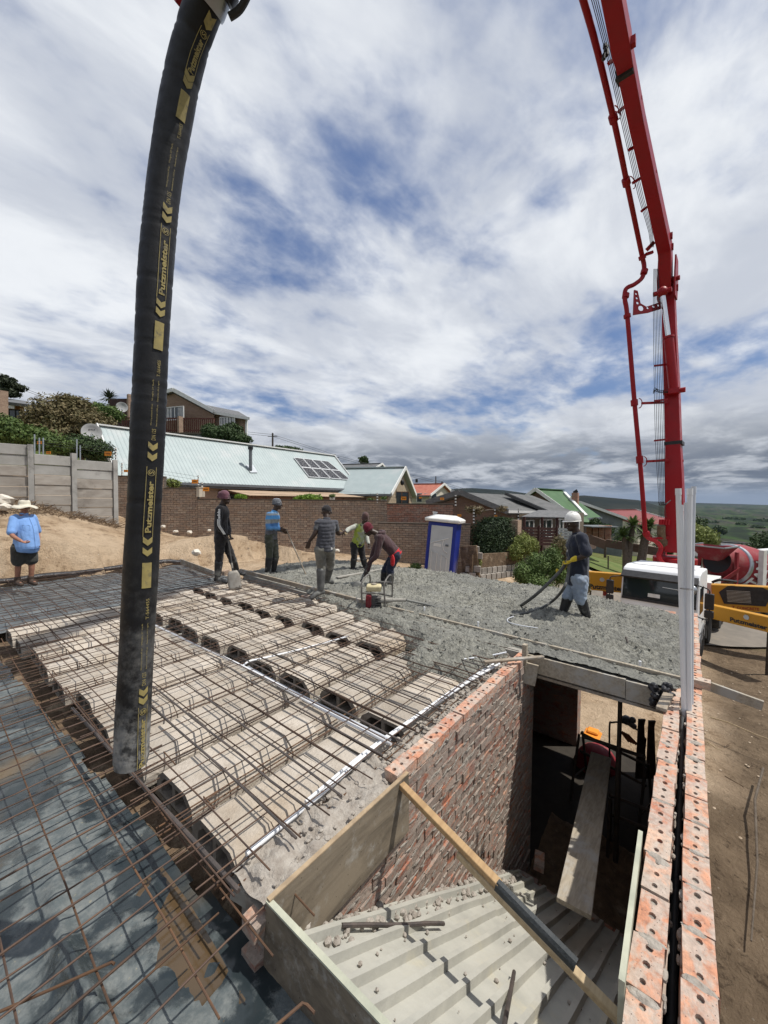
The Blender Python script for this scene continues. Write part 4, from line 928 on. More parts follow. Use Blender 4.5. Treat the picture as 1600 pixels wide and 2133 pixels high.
# ================================================================ delivery hose
HP = [(273, 1592, 1.760), (277, 1500, 1.762), (285, 1350, 1.765), (293, 1200, 1.768), (301, 1050, 1.77), (309, 880, 1.77), (316, 720, 1.765), (325, 560, 1.755), (340, 400, 1.74), (358, 280, 1.72), (378, 170, 1.69), (398, 90, 1.655), (418, 30, 1.62), (441, -24, 1.585), (470, -80, 1.55)]
def hose():
    cps = [P(*a) for a in HP]; path = smoothpath(cps, 8); py = []
    for i in range(len(HP) - 1):
        for j in range(8): py.append(HP[i][1] + (HP[i + 1][1] - HP[i][1]) * j / 8)
    py.append(HP[-1][1]); RAD = .0705
    base = path[0].copy(); t = thing('delivery_hose', 'long black rubber concrete hose with gold lettering hanging over the mesh', 'hose', base)
    # resample with wrap ridges
    L = [0.0]
    for a, b in zip(path, path[1:]): L.append(L[-1] + (b - a).length)
    tot = L[-1]
    def at(l):
        l = max(0, min(tot, l)); i = max(0, min(len(L) - 2, int(np.searchsorted(L, l)) - 1)); u = (l - L[i]) / (L[i + 1] - L[i] + 1e-9)
        return path[i].lerp(path[i + 1], u), (path[min(i + 2, len(path) - 1)] - path[max(i - 1, 0)]).normalized()
    def l_of_py(y):
        i = 0
        while i < len(py) - 2 and py[i + 1] > y: i += 1
        u = (py[i] - y) / (py[i] - py[i + 1]); return L[i] + (L[i + 1] - L[i]) * u
    pts = []; rs = []; n = 260; lt = l_of_py(-5)
    rg = random.Random(2); dents = [(rg.uniform(0, lt), rg.uniform(.0012, .0028)) for _ in range(60)]
    for i in range(n):
        l = lt * i / (n - 1); p, d = at(l); r = RAD
        for dl, da in dents: r -= da * math.exp(-((l - dl) / .006) ** 2)
        r += .0012 * math.sin(l * 9) + (.0 if l > .02 else -.004)
        pts.append(p - base); rs.append(r)
    b = MB(); b.tube(pts, rs, 40, cap=False); b.build('hose_body', M_HOSE, t, 'all')
    b = MB(); p0, d0 = at(0); b.tube([p0 - base, p0 - base + d0 * .25], .055, 32, cap=False); b.tube([p0 - base + d0 * .24, p0 - base + d0 * .25], .055, 32); b.build('hose_bore', M_DARK, t, True)
    m = frame(d0); ring = MB(); vs = []
    for r_ in (.055, RAD - .004):
        for j in range(32): a = j * math.pi / 16; vs.append(p0 - base + m @ Vector((0, r_ * math.cos(a), r_ * math.sin(a))))
    ring.add(vs, [(j, (j + 1) % 32, 32 + (j + 1) % 32, 32 + j) for j in range(32)]); ring.build('hose_lip', M_HOSE, t)
    # print: angle to the right of the line of sight, changing a little along the hose
    def surf(l, ang_off, lift=.0032):
        p, d = at(l); toc = (CAM - p); toc = (toc - d * toc.dot(d)).normalized(); right = d.cross(toc) * 1.0
        if right.dot(CM @ Vector((1, 0, 0))) < 0: right = -right
        i = l / tot; base_a = np.interp(l, [l_of_py(1590), l_of_py(1450), l_of_py(1100), l_of_py(600), l_of_py(330), l_of_py(120), l_of_py(0)], [.60, .52, .26, .40, .28, .34, .55])
        a = base_a + ang_off / RAD; return p - base + (toc * math.cos(a) + right * math.sin(a)) * (RAD + lift)
    def put(mb, name, mt=M_GOLD): o = mb.build(name, mt, t); return o
    def poly(pls):          # polygons in (along, across) metres -> dense strips
        b = MB()
        for pl, l0 in pls: b.add([surf(l0 + a, c) for a, c in pl], [tuple(range(len(pl)))])
        return b
    def txt(body, ya, yb, across, height, bold=.0):
        v, f, tw, th = text_geo(body, bold); l0, l1 = l_of_py(ya), l_of_py(yb); b = MB()
        b.add([surf(l0 + (l1 - l0) * x / tw, across + height / 2 - height * y / th) for x, y, _ in v], f); return b
    W2 = .0185
    def rect(ya, yb):
        l0, l1 = l_of_py(ya), l_of_py(yb); b = MB(); k = 10
        for i in range(k):
            a0, a1 = l0 + (l1 - l0) * i / k, l0 + (l1 - l0) * (i + 1) / k
            for j in range(4):
                c0, c1 = -W2 + W2 * j / 2, -W2 + W2 * (j + 1) / 2; b.add([surf(a0, c0), surf(a1, c0), surf(a1, c1), surf(a0, c1)], [(0, 1, 2, 3)])
        return b
    def chev(y, h=.026):
        l0 = l_of_py(y); b = MB(); tip = .016
        for s in (-1, 1):
            for j in range(4):
                c0, c1 = s * W2 * j / 4, s * W2 * (j + 1) / 4; e0, e1 = tip * j / 4, tip * (j + 1) / 4
                b.add([surf(l0 + e0, c0), surf(l0 + h + e0, c0), surf(l0 + h + e1, c1), surf(l0 + e1, c1)], [(0, 1, 2, 3)])
        return b
    def line(ya, yb, c, w=.0011):
        l0, l1 = l_of_py(ya), l_of_py(yb); b = MB(); k = 16
        for i in range(k): a0, a1 = l0 + (l1 - l0) * i / k, l0 + (l1 - l0) * (i + 1) / k; b.add([surf(a0, c - w), surf(a1, c - w), surf(a1, c + w), surf(a0, c + w)], [(0, 1, 2, 3)])
        return b
    def logo(y):
        l0 = l_of_py(y); b = MB(); n_ = 24
        for i in range(n_):
            a0, a1 = 2 * math.pi * i / n_, 2 * math.pi * (i + 1) / n_
            b.add([surf(l0 + r_ * math.cos(a), r_ * math.sin(a)) for r_, a in ((.0145, a0), (.0145, a1), (.0122, a1), (.0122, a0))], [(0, 1, 2, 3)])
        v, f, tw, th = text_geo('S', .02); h = .018
        b.add([surf(l0 - .007 + .014 * x / tw, h / 2 - h * y_ / th) for x, y_, _ in v], f); return b
    for (r0, r1, c1, c2, pb, pt, lg, c3, c4, dn0, dn1, s0, s1, t0, t1) in [
        (1220, 1168, 1155, 1133, 1106, 1002, 985, 962, 942, 920, 897, 891, 798, 790, 756),
        (735, 678, 668, 650, 622, 512, 495, 478, 460, 438, 413, 407, 318, 300, 268),
        (262, 205, 196, 180, 160, 80, 66, 52, 38, None, None, None, None, None, None),
        (None, None, None, None, 1586, 1487, 1470, 1455, 1438, 1416, 1391, 1385, 1292, 1284, 1242)]:
        if r0: put(rect(r0, r1), 'print_panel')
        for c in (c1, c2, c3, c4):
            if c: put(chev(c), 'print_chevron')
        put(txt('Putzmeister', pb, pt, 0, .024, .035), 'lettering')
        put(logo(lg), 'print_logo')
        for c in (-W2, W2): put(line(pb + 8 if pb < 1580 else 1588, lg - 12, c), 'print_line')
        if dn0:
            put(txt('DN 125', dn0, dn1, 0, .016), 'lettering')
            sm = (s0 + s1) / 2
            put(txt('Working pressure 85 bar', s0, sm + 3, -.012, .007), 'lettering'); put(txt('Betriebsdruck 1250 psi', s0, sm + 3, .009, .007), 'lettering')
            put(txt('Weight 27 lbs/ft', sm - 3, s1, -.012, .007), 'lettering'); put(txt('Gewicht 40,2 kg/m', sm - 3, s1, .009, .007), 'lettering')
            put(txt('T-564455', t0, t1, .006, .013), 'lettering')
    # raised tape carrying the print
    # end clamp and coupling
    p, d = at(l_of_py(8)); m = frame(d) @ Matrix(((0, 0, 1), (1, 0, 0), (0, 1, 0)))
    c = MB(); c.lathe([(RAD, 0), (RAD + .006, .0), (RAD + .008, .012), (RAD + .006, .06), (RAD + .002, .062)], 36, p - base, m); c.build('steel_collar', M_GALV, t, True)
    c = MB(); c.lathe([(RAD + .006, .062), (RAD + .022, .066), (RAD + .024, .105), (RAD + .012, .11), (RAD + .01, .2)], 36, p - base, m); c.build('coupling', M_BLKP, t, True)
    c = MB(); sd = m @ Vector((1, 0, 0)); rt = CM @ Vector((1, 0, 0)); up = d
    q = p - base + d * .085 + (rt - d * rt.dot(d)).normalized() * (RAD + .025)
    c.tube(smoothpath([q - d * .05, q - d * .02 + rt * .03, q + d * .04 + rt * .035, q + d * .09 + rt * .02]), .014, 8); c.build('clamp_lever', M_BLKP, t, True)
    return at(tot)[0], at(tot)[1]
HTOP, HDIR = hose()
# ================================================================ boom
TF = (cc(-.724, -.69) - cc(0, 0)).normalized()        # way the pump truck faces
TL = Vector((0, 0, 1)).cross(TF)                       # its left side
TFC = cc(9.72, 13.55, -3.78)                           # ground below the middle of its bumper
TD = 15.6
def boom():
    base = P(1403, 1170, TD); hinge = P(1392, 583, TD); 
    t = thing('concrete_boom', 'tall red folding concrete pump boom rising from the truck', 'boom', base)
    A2 = (cc(5.35, 9.0) - cc(hinge_xy := 0, 0)); 
    far2 = P(1281, 0, 9.4); dir2 = (far2 - hinge).normalized(); flat = Vector((dir2.x, dir2.y, 0)).normalized(); lat = Vector((0, 0, 1)).cross(flat)  # lateral
    if lat.dot(CM @ Vector((1, 0, 0))) < 0: lat = -lat      # points to picture right
    def seg(path, w, hs, name, m=M_RED):     # box beam along path; hs = in-plane heights; w lateral
        b = MB(); vs = []; n = len(path)
        for i, p in enumerate(path):
            tg = (path[min(i + 1, n - 1)] - path[max(i - 1, 0)]).normalized(); nrm = lat.cross(tg).normalized(); h = hs[i]; ww = w[i]
            for a, c in ((-1, -1), (1, -1), (1, 1), (-1, 1)): vs.append(p + lat * (ww / 2 * a) + nrm * (h / 2 * c) - base)
        fs = [(0, 1, 2, 3), tuple((n - 1) * 4 + k for k in (3, 2, 1, 0))] + [(i * 4 + j, i * 4 + (j + 1) % 4, (i + 1) * 4 + (j + 1) % 4, (i + 1) * 4 + j) for i in range(n - 1) for j in range(4)]
        b.add(vs, fs); o = b.build(name, m, t); bm = bmesh.new(); bm.from_mesh(o.data); bmesh.ops.recalc_face_normals(bm, faces=bm.faces); bm.to_mesh(o.data); bm.free()
        bv = o.modifiers.new('b', 'BEVEL'); bv.width = .02; bv.segments = 2; return o
    s1 = [P(1405, 1150, TD), P(1406, 1040, TD), P(1405, 990, TD), P(1404, 940, TD), P(1400, 800, TD), P(1395, 690, TD), P(1392, 583, TD)]
    seg(s1, [.58, .58, .56, .50, .48, .45, .42], [.7, .7, .72, .66, .6, .5, .42], 'main_arm')
    s2 = [P(1388, 610, 15.5), P(1386, 520, 15.1), P(1360, 400, 13.5), P(1328, 255, 11.8), P(1303, 130, 10.5), P(1295, 90, 10.1), P(1278, 0, 9.4)]
    ext = (s2[-1] - s2[-2]).normalized(); s2 += [s2[-1] + ext * 2.6]
    seg(s2, [.38, .42, .39, .38, .38, .42, .40, .38], [.5, .60, .50, .46, .44, .52, .48, .42], 'second_arm')
    # folded end arms above the picture, coming down to the hose
    e2 = s2[-1]; dn = HTOP + HDIR * .35
    s3 = [e2 + lat * .42, e2 + lat * .42 + Vector((0, 0, .5)), dn + Vector((.3, -.2, 4.5)), dn + Vector((.12, .0, .6))]
    b = MB()
    for p, q in zip(s3, s3[1:]): b.beam(p - base, q - base, .30, .32)
    b.build('end_arm', M_RED, t)
    b = MB(); b.tube(smoothpath([HTOP - base, HTOP + HDIR * .25 - base, dn + Vector((.1, 0, .5)) - base, dn + Vector((.25, -.2, 3)) - base]), .075, 16); b.build('end_pipe', M_REDP, t, True)
    b = MB(); q0 = P(371, 10, 1.70); q1 = HTOP + HDIR * .12; b.beam(q0 - base, q0.lerp(q1, .45) + Vector((0, 0, .10)) - base, .045, .05); b.beam(q0.lerp(q1, .42) + Vector((0, 0, .09)) - base, q1 - base, .045, .05); b.build('end_bracket', M_REDP, t)
    # band at the foot of the second box, hinge cheeks
    b = MB(); b.beam(P(1305, 150, 10.75) - base, P(1300, 134, 10.5) - base, .41, .50, flat.cross(lat)); b.build('splice_band', M_BLKP, t)
    b = MB(); b.beam(P(1405, 928, TD) - base, P(1405, 921, TD) - base, .58, .70, lat.cross(Vector((0, 0, 1)))); b.build('strap', M_BLKP, t)
    for s in (-1, 1):
        b = MB(); c = P(1391, 585, TD - .1); ff = -flat if flat.dot(CAM - hinge) < 0 else flat
        b.prism([c - base + ff * x + Vector((0, 0, z)) + lat * (.25 * s) for x, z in [(-.3, -.75), (.3, -.75), (.38, .1), (.30, .8), (-.2, .75), (-.36, .1)]], (0, 0, 0), lat * (.05 * s)); b.build('hinge_cheek', M_RED, t)
    b = MB(); b.tube([P(1393, 585, TD - .2) - lat * .36 - base, P(1393, 585, TD - .2) + lat * .36 - base], .09, 16); b.build('hinge_pin', M_REDP, t, True)
    # ram: cylinder and chrome rod on the front
    fr = -(lat.cross(Vector((0, 0, 1)))); 
    if fr.dot(CAM - base) < 0: fr = -fr
    ra, rb, rc = P(1404, 815, TD - .45), P(1393, 705, TD - .55), P(1380, 608, TD - .5)
    b = MB(); b.tube([ra - base, rb - base], .165, 18); b.tube([rb - base, rb - base + (rc - rb).normalized() * .08], .19, 18); b.build('ram_cylinder', M_RED, t, True)
    b = MB(); b.tube([rb - base, rc - base], .085, 16); b.build('ram_rod', M_CHROME, t, True)
    b = MB(); b.ball(rc - base, .2, 12); b.tube([rc - lat * .3 - base, rc + lat * .3 - base], .09, 12); b.build('ram_eye', M_RED, t, True)
    b = MB(); b.tube([ra - lat * .33 - base, ra + lat * .36 - base], .1, 12); b.box(ra - base, (.35, .35, .2)); b.build('ram_foot', M_RED, t)
    # delivery line
    DL = TD - .35
    pl = smoothpath([P(1212, -10, 9.3), P(1243, 100, 10.35), P(1281, 260, 11.9), P(1310, 400, 13.4), P(1336, 525, 15.0), P(1342, 556, 15.2), P(1338, 578, DL), P(1322, 592, DL), P(1304, 602, DL), P(1302, 625, DL), P(1307, 660, DL), P(1322, 840, DL), P(1333, 960, DL), P(1341, 1060, DL), P(1344, 1105, DL), P(1350, 1120, DL), P(1367, 1128, DL), P(1377, 1142, DL), P(1372, 1158, DL), P(1380, 1172, DL), P(1395, 1178, DL)], 5)
    b = MB(); b.tube([p - base for p in pl], .082, 12); b.build('delivery_line', M_REDP, t, True)
    for (px, py, d, q) in [(1276, 240, 11.7, (1279, 252, 11.85)), (1303, 372, 13.05, (1306, 385, 13.2)), (1337, 532, 15.05, (1339, 540, 15.1)), (1304, 612, DL, (1303, 620, DL)), (1306, 655, DL, (1307, 662, DL)), (1321, 833, DL, (1322, 845, DL)), (1332, 950, DL, (1333, 965, DL)), (1345, 1108, DL, (1348, 1116, DL)), (1343, 562, 15.2, (1341, 570, 15.2))]:
        b = MB(); b.tube([P(px, py, d) - base, P(*q) - base], .125, 12); b.build('pipe_clamp', M_REDP, t, True)
    # pipe brackets with loops
    for (xa, xb, y, d) in [(1330, 1388, 840, DL), (1340, 1392, 961, DL), (1350, 1392, 1122, DL)]:
        b = MB(); b.beam(P(xa + 7, y, d) - base, P(xb, y - 2, d + .15) - base, .06, .09); b.build('pipe_bracket', M_RED, t)
        c = P(xa + 1, y, d); b = MB(); ri = CM @ Vector((1, 0, 0)); b.tube([c + ri * (.13 * math.cos(a)) + Vector((0, 0, .19 * math.sin(a))) - base for a in [k * math.pi / 7 - math.pi / 2 for k in range(8)]], .018, 6); b.build('bracket_loop', M_REDP, t)
    for (xa, ya, xb, yb, d) in [(1288, 233, 1303, 221, 11.7), (1318, 381, 1335, 371, 13.1), (1310, 312, 1322, 306, 12.4), (1336, 440, 1347, 432, 13.9), (1267, 132, 1280, 124, 10.6)]:
        b = MB(); b.beam(P(xa, ya, d) - base, P(xb, yb, d) - base, .06, .08); b.build('line_bracket', M_RED, t)
    for (cx, cy, d) in [(1284, 234, 11.75), (1316, 380, 13.1)]:
        c = P(cx, cy, d); ri = CM @ Vector((1, 0, 0)); up = (P(cx - 4, cy - 16, d) - P(cx + 4, cy + 16, d)).normalized(); b = MB()
        b.tube([c + ri * (.11 * math.cos(a)) + up * (.22 * math.sin(a)) - base for a in [k * math.pi / 8 - math.pi / 2 for k in range(9)]], .016, 6); b.build('bracket_loop', M_REDP, t)
    # perforated gusset by the elbow
    g = [(1320, 605), (1327, 607), (1333, 633), (1345, 640), (1375, 630), (1376, 644), (1350, 652), (1318, 657)]
    outer = [P(x, y, DL + .02) for x, y in g]; loops = [outer]; ri = CM @ Vector((1, 0, 0)); ub = CM @ Vector((0, 1, 0))
    for hx, hy, hr in [(1324, 613, .045), (1325.5, 622, .05), (1327, 632, .06), (1334, 643, .115), (1348, 642.5, .05), (1360, 639.5, .055), (1370, 637, .05)]:
        c = P(hx, hy, DL + .02); loops.append([c + ri * (hr * math.cos(k * math.pi / 5)) + ub * (hr * math.sin(k * math.pi / 5)) for k in range(10)])
    fl = [p for l in loops for p in l]; tr = geometry.tessellate_polygon(loops); b = MB(); b.add([p - base for p in fl], [tuple(f) for f in tr])
    o = b.build('gusset_plate', M_RED, t); sm = o.modifiers.new('s', 'SOLIDIFY'); sm.thickness = .05
    b = MB(); b.beam(P(1348, 520, 15.0) - base, P(1362, 505, 15.0) - base, .08, .14); b.beam(P(1345, 530, 15.0) - base, P(1360, 525, 15.0) - base, .08, .1); b.build('elbow_support', M_RED, t)
    # hydraulic tubes
    hy = MB()
    for k in range(4):
        x = k * 3.4
        hy.tube([p - base for p in [P(1231 + x * 1.3, -5, 9.5), P(1262 + x, 110, 10.5), P(1298 + x, 270, 12.0), P(1330 + x, 410, 13.6), P(1345 + x * .8, 460, 14.3), P(1352 + x * .7, 485, 14.6), P(1356 + x * .6, 515, 15.0)]], .010, 5)
    for k in range(6):
        x = k * 3.6
        hy.tube([p - base for p in smoothpath([P(1362 + x * .5, 560, TD - .3), P(1361 + x * .8, 640, TD - .4), P(1363 + x, 800, TD - .4), P(1366 + x, 930, TD - .4), P(1373 + x * .7, 1050, TD - .4), P(1372 + x * .9, 1078, TD - .4)], 3)], .009, 5)
    hy.build('hydraulic_tubes', M_BLKP, t)
    for y in (762, 835, 918, 960):
        b = MB(); b.beam(P(1363, y, TD - .38) - base, P(1390, y - 3, TD - .38) - base, .04, .07); b.build('tube_clip', M_RED, t)
    for k in range(4):
        b = MB(); b.tube([P(1376 + k * 5.5, 1082, TD - .4) - base, P(1375 + k * 5.5, 1093, TD - .4) - base], .05, 8); b.build('valve_block', M_RED, t)
    b = MB()
    for (dx, dy) in ((0, 0), (2, 3), (-1, 5)): b.tube(smoothpath([p - base for p in [P(1362 + dx, 815 + dy, TD - .45), P(1364 + dx, 808 + dy, TD - .5), P(1375, 813 + dy, TD - .5), P(1392, 812 + dy, TD - .45)]], 4), .014, 5)
    for dx in (0, 5, 9): b.tube(smoothpath([p - base for p in [P(1372 + dx, 1045, TD - .45), P(1376 + dx, 1052, TD - .55), P(1390, 1048, TD - .55), P(1397, 1042, TD - .4)]], 4), .018, 5)
    b.build('loose_hoses', M_BLKP, t)
    b = MB(); b.tube(smoothpath([p - base for p in [P(1378, 1095, TD - .3), P(1378, 1115, TD - .2), P(1384, 1132, TD), P(1392, 1140, TD + .1)]], 4), .14, 8); b.build('hose_bundle', M_SOIL, t, True)
    bl = MB(); rg = random.Random(3)
    for k in range(7): bl.ball(P(1263 + rg.uniform(-5, 5), 96 + k * 4, 10.4) - base, (.06, .06, .09), 7)
    bl.build('remote_valve', M_BLKP, t, True)
    # bolts and lugs along the right flank
    for (px, py, d) in [(1334, 205, 11.3), (1365, 358, 13.0), (1318, 90, 10.1), (1415, 835, TD), (1421, 960, TD)]:
        b = MB(); b.tube([P(px, py, d) - lat * .03 - base, P(px, py, d) + lat * .05 - base], .05, 8); b.build('bolt', M_RED, t)
    for (px, py, d) in [(1317, 88, 10.0), (1396, 492, 14.8), (1398, 515, 15), (1408, 600, TD - .2)]:
        b = MB(); b.box(P(px, py, d) - base, (.16, .16, .2)); b.build('lug', M_RED, t)
    # lettering seen edge-on on the right flank
    for (y0, y1, w, tx) in [(790, 665, .2, 'CONCRETE'), (905, 860, .16, 'SANY')][:1]:
        a, c = P(1412.5, y0, TD - .02), P(1409, y1, TD - .02); fl_ = (fr - lat * 0).normalized()
        b = text_on('T CONCRETE', a - fl_ * .1 + lat * .012, (c - a), fl_ * -1, (c - a).length, .22); b.build('lettering', M_PRINT_W, t).location = -base
    return t
boom()
# ================================================================ pump truck (local: +X forward, +Y its left, z up)
TROT = math.atan2(TF.y, TF.x)
def wheel(t, x, y, r=.53, w=.3, name='wheel'):
    b = MB(); m = Matrix.Rotation(R(90), 3, 'X'); b.lathe([(r * .55, -w / 2), (r * .93, -w / 2), (r, -w / 2 + .05), (r, w / 2 - .05), (r * .93, w / 2), (r * .55, w / 2)], 30, (x, y, r), m); o = b.build(name, M_TYRE, t, True)
    b = MB(); b.lathe([(r * .56, -w / 2 + .04), (r * .5, w / 2 - .06), (r * .3, w / 2 - .09), (r * .28, w / 2 - .01), (.02, w / 2 + .0)], 24, (x, y, r), m if y < 0 else Matrix.Rotation(R(-90), 3, 'X')); b.build('rim', M_GALV, o, True)
    return o
def truck():
    t = thing('pump_truck', 'white cab concrete pump truck with yellow outriggers parked beyond the slab', 'truck', TFC, TROT)
    # cab shell with raked front
    pr = [(0.02, .62), (.06, 1.55), (-.02, 1.68), (-.235, 2.92), (-.36, 3.09), (-.75, 3.17), (-1.95, 3.14), (-2.05, 3.0), (-2.05, .95), (-1.9, .95), (-1.9, .62)]
    b = MB(); b.prism([Vector((x, -1.15, z)) for x, z in pr], (0, 0, 0), (0, 2.3, 0)); o = b.build('cab', M_WHITE, t); bv = o.modifiers.new('b', 'BEVEL'); bv.width = .05; bv.segments = 3; bv.limit_method = 'ANGLE'
    b = MB(); b.prism([Vector((x, -1.09, z)) for x, z in [(-.075, 2.02), (-.060, 2.02), (-.212, 2.86), (-.229, 2.86)]], (0, 0, 0), (0, 2.18, 0)); b.build('windscreen', M_WIND, t)
    b = MB(); b.prism([Vector((x, -1.12, z)) for x, z in [(-.2, 2.80), (.05, 2.77), (.09, 2.83), (-.18, 3.0), (-.27, 3.0)]], (0, 0, 0), (0, 2.24, 0)); b.build('sun_visor', M_BLKP, t)
    b = MB(); b.prism([Vector((x, -1.1, z)) for x, z in [(-.04, 1.95), (-.03, 1.95), (-.045, 2.03), (-.075, 2.03)]], (0, 0, 0), (0, 2.2, 0)); b.build('scuttle_panel', M_BLKP, t)
    for y in (-.55, .45):
        b = MB(); b.tube([(-.04, y, 2.0), (-.06, y + .3, 2.08), (-.07, y + .62, 2.11)], .013, 6); b.build('wiper', M_BLKP, t)
    b = MB(); b.box((-.085, -.1, 2.20), (.02, .36, .13), Matrix.Rotation(R(-10), 3, 'Y')); b.build('dash_card', M_WHITE2, t)
    b = MB(); b.lathe([(.055, 0), (.055, .004)], 16, (-.085, .86, 2.16), Matrix.Rotation(R(80), 3, 'Y')); b.build('windscreen_disc', M_WHITE2, t)
    b = MB(); b.bx(-.05, .14, -1.15, 1.15, .38, .95); b.build('bumper', M_WHITE, t)
    b = MB(); b.bx(.04, .09, -.8, .8, 1.02, 1.42); b.build('grille', M_BLKP, t)
    for s in (-1, 1):
        b = MB(); b.bx(.05, .16, s * .95 - .14, s * .95 + .14, .55, .78); b.build('headlight', M_PANE, t)
        b = MB(); b.bx(-1.15, -.38, s * 1.152 - .006, s * 1.152 + .006, 1.72, 2.62); b.build('door_window', M_WIND, t)
        b = MB(); b.bx(-1.3, -.3, s * 1.156 - .004, s * 1.156 + .004, .98, 1.02); b.build('door_seam', M_BLKP, t)
        b = MB(); b.bx(-1.12, -.98, s * 1.17 - .02, s * 1.17 + .02, 1.42, 1.47); b.build('door_handle', M_BLKP, t)
        # mirror arm and mirrors
        b = MB(); b.tube(smoothpath([(-.2, s * 1.12, 2.75), (.12, s * 1.42, 2.72), (.14, s * 1.45, 2.5), (.14, s * 1.45, 1.8), (.05, s * 1.3, 1.72), (-.1, s * 1.14, 1.72)]), .02, 8); mo = b.build('mirror_arm', M_BLKP, t, True)
        b = MB(); b.box((.14, s * 1.45, 2.34), (.14, .24, .52)); b.box((.14, s * 1.45, 1.92), (.14, .24, .24)); q = b.build('mirror', M_BLKP, t); bv = q.modifiers.new('b', 'BEVEL'); bv.width = .03; bv.segments = 2
        # wheel arch, steps
        b = MB(); vs = []
        for k in range(13):
            a = math.pi * k / 12
            for rr, yy in ((.60, .82), (.66, .82), (.66, 1.19), (.60, 1.19)): vs.append((-1.35 + rr * math.cos(a), s * yy, .55 + rr * math.sin(a)))
        b.add(vs, [(k * 4 + j, (k + 1) * 4 + j, (k + 1) * 4 + (j + 1) % 4, k * 4 + (j + 1) % 4) for k in range(12) for j in range(4)]); b.build('mudguard', M_BLKP if s < 0 else mat('grey_mudguard', (.14, .145, .15), (.10, .10, .105), 4, .6), t, True)
        for z in (.42, .80): 
            b = MB(); b.bx(-.62, -.15, s * 1.0 - .16, s * 1.0 + .16, z - .03, z + .03); b.build('step', M_GALV, t)
        wheel(t, -1.35, s * 1.0)
        for x in (-3.3, -5.9, -7.25): wheel(t, x, s * .98, w=.34 if x > -4 else .52)
    # corner mirror on the front
    b = MB(); b.tube([(-.1, .95, 2.86), (.22, 1.0, 2.74)], .025, 8); b.ball((.26, 1.02, 2.66), (.1, .14, .16), 10); b.tube([(.2, .2, 2.60), (.24, .9, 2.58)], .012, 6); b.build('front_mirror', M_GALV, t, True)
    b = MB(); b.bx(-2.0, -.85, -.95, .95, 3.15, 3.19); b.build('roof_hatch', M_WHITE, t)
    # chassis, pedestal
    b = MB(); b.bx(-9.2, -1.9, -.45, .45, .75, 1.05); b.bx(-9.0, -2.4, -1.15, 1.15, 1.06, 1.16); b.build('chassis', M_BLKP, t)
    b = MB(); b.lathe([(.85, 1.42), (.85, 2.0), (.66, 2.2), (.60, 3.05), (.74, 3.1), (.74, 3.3), (.5, 3.35)], 24, (-3.0, 0, 0)); b.build('boom_pedestal', M_RED, t, True)
    for s in (-1, 1):
        b = MB(); b.prism([Vector((x, s * .34, z)) for x, z in [(-2.5, 2.7), (-3.5, 2.7), (-3.35, 3.9), (-2.95, 4.1), (-2.7, 3.5)]], (0, 0, 0), (0, .09 * s, 0)); b.build('turret_cheek', M_RED, t)
    b = MB(); b.bx(-9.1, -4.3, -1.1, 1.1, 1.165, 1.26); b.build('deck', M_GALV, t)
    b = MB(); b.bx(-6.5, -4.2, .35, 1.15, 1.262, 2.25); b.build('tank', M_WHITE2, t)
    # outriggers
    def arm(nm, a, bb, w, h, taper=.75):
        a, bb = Vector(a), Vector(bb); m = frame(bb - a); L = (bb - a).length; q = MB()
        vs = [a + m @ Vector((x, y, z)) for x, f in ((0, 1), (L, taper)) for y, z in ((-w / 2 * f, -h / 2 * f), (w / 2 * f, -h / 2 * f), (w / 2 * f, h / 2), (-w / 2 * f, h / 2))]
        q.add(vs, [(0, 1, 2, 3)[::-1], (4, 5, 6, 7), (0, 1, 5, 4), (1, 2, 6, 5), (2, 3, 7, 6), (3, 0, 4, 7)])
        o = q.build(nm, M_YEL, t); bv = o.modifiers.new('b', 'BEVEL'); bv.width = .015
        return o, m, a, L
    toL = lambda p: Matrix.Rotation(-TROT, 3, 'Z') @ (Vector(p) - TFC)
    def text_local(body, o_, pa, xd, yd, w, h, m, bold=.03, nm='lettering'):
        b = text_on(body, pa, xd, yd, w, h, bold); b.build(nm, m, o_)
    # picture-right front outrigger
    A, B = toL(P(1474, 1271, 14.3)), toL(P(1640, 1309, 11.9)); o, m, a, L = arm('front_outrigger', A, B, .3, .50, .95)
    fd = (B - A).normalized(); nrm = m @ Vector((0, 1, 0)); camL = toL(CAM)
    sgn = 1 if nrm.dot(camL - A) > 0 else -1; fn = nrm * sgn; up = m @ Vector((0, 0, 1))
    text_local('Putzmeister', o, A + fd * .90 + fn * .151 - up * .17, fd, up, 1.12, .15, M_PRINT_B, .04)
    b = MB(); c = A + fd * 1.42 + fn * .152 + up * .10; b.lathe([(.07, 0), (.085, .012)], 18, c, frame(fn) @ Matrix(((0, 0, 1), (1, 0, 0), (0, 1, 0)))); b.build('round_badge', M_GALV, o)
    b = MB(); p = B - fd * .55 - fn * .1; b.tube([p - up * .2, Vector((p.x, p.y, p.z - 1.9))], .05, 10); b.build('support_leg', M_BLACKM, t); b = MB(); b.box((p.x, p.y, p.z - 1.9), (.5, .5, .06)); b.build('foot_plate', M_BLACKM, t)
    # picture-left front outrigger
    A, B = toL(P(1318, 1216, 16.2)), toL(P(1205, 1207, 17.0)); o, m, a, L = arm('front_outrigger', A, B, .3, .80, .98)
    fd = (B - A).normalized(); nrm = m @ Vector((0, 1, 0)); sgn = 1 if nrm.dot(camL - A) > 0 else -1; fn = nrm * sgn; up = m @ Vector((0, 0, 1))
    text_local('Putzmeister', o, A + fd * 1.62 + fn * .152 - up * .33, -fd, up, 1.26, .21, M_PRINT_B, .04)
    b = MB(); c = A + fd * 1.15 + fn * .153 + up * .1; b.lathe([(.09, 0), (.09, .012)], 18, c, frame(fn) @ Matrix(((0, 0, 1), (1, 0, 0), (0, 1, 0)))); b.build('round_badge', M_GALV, o)
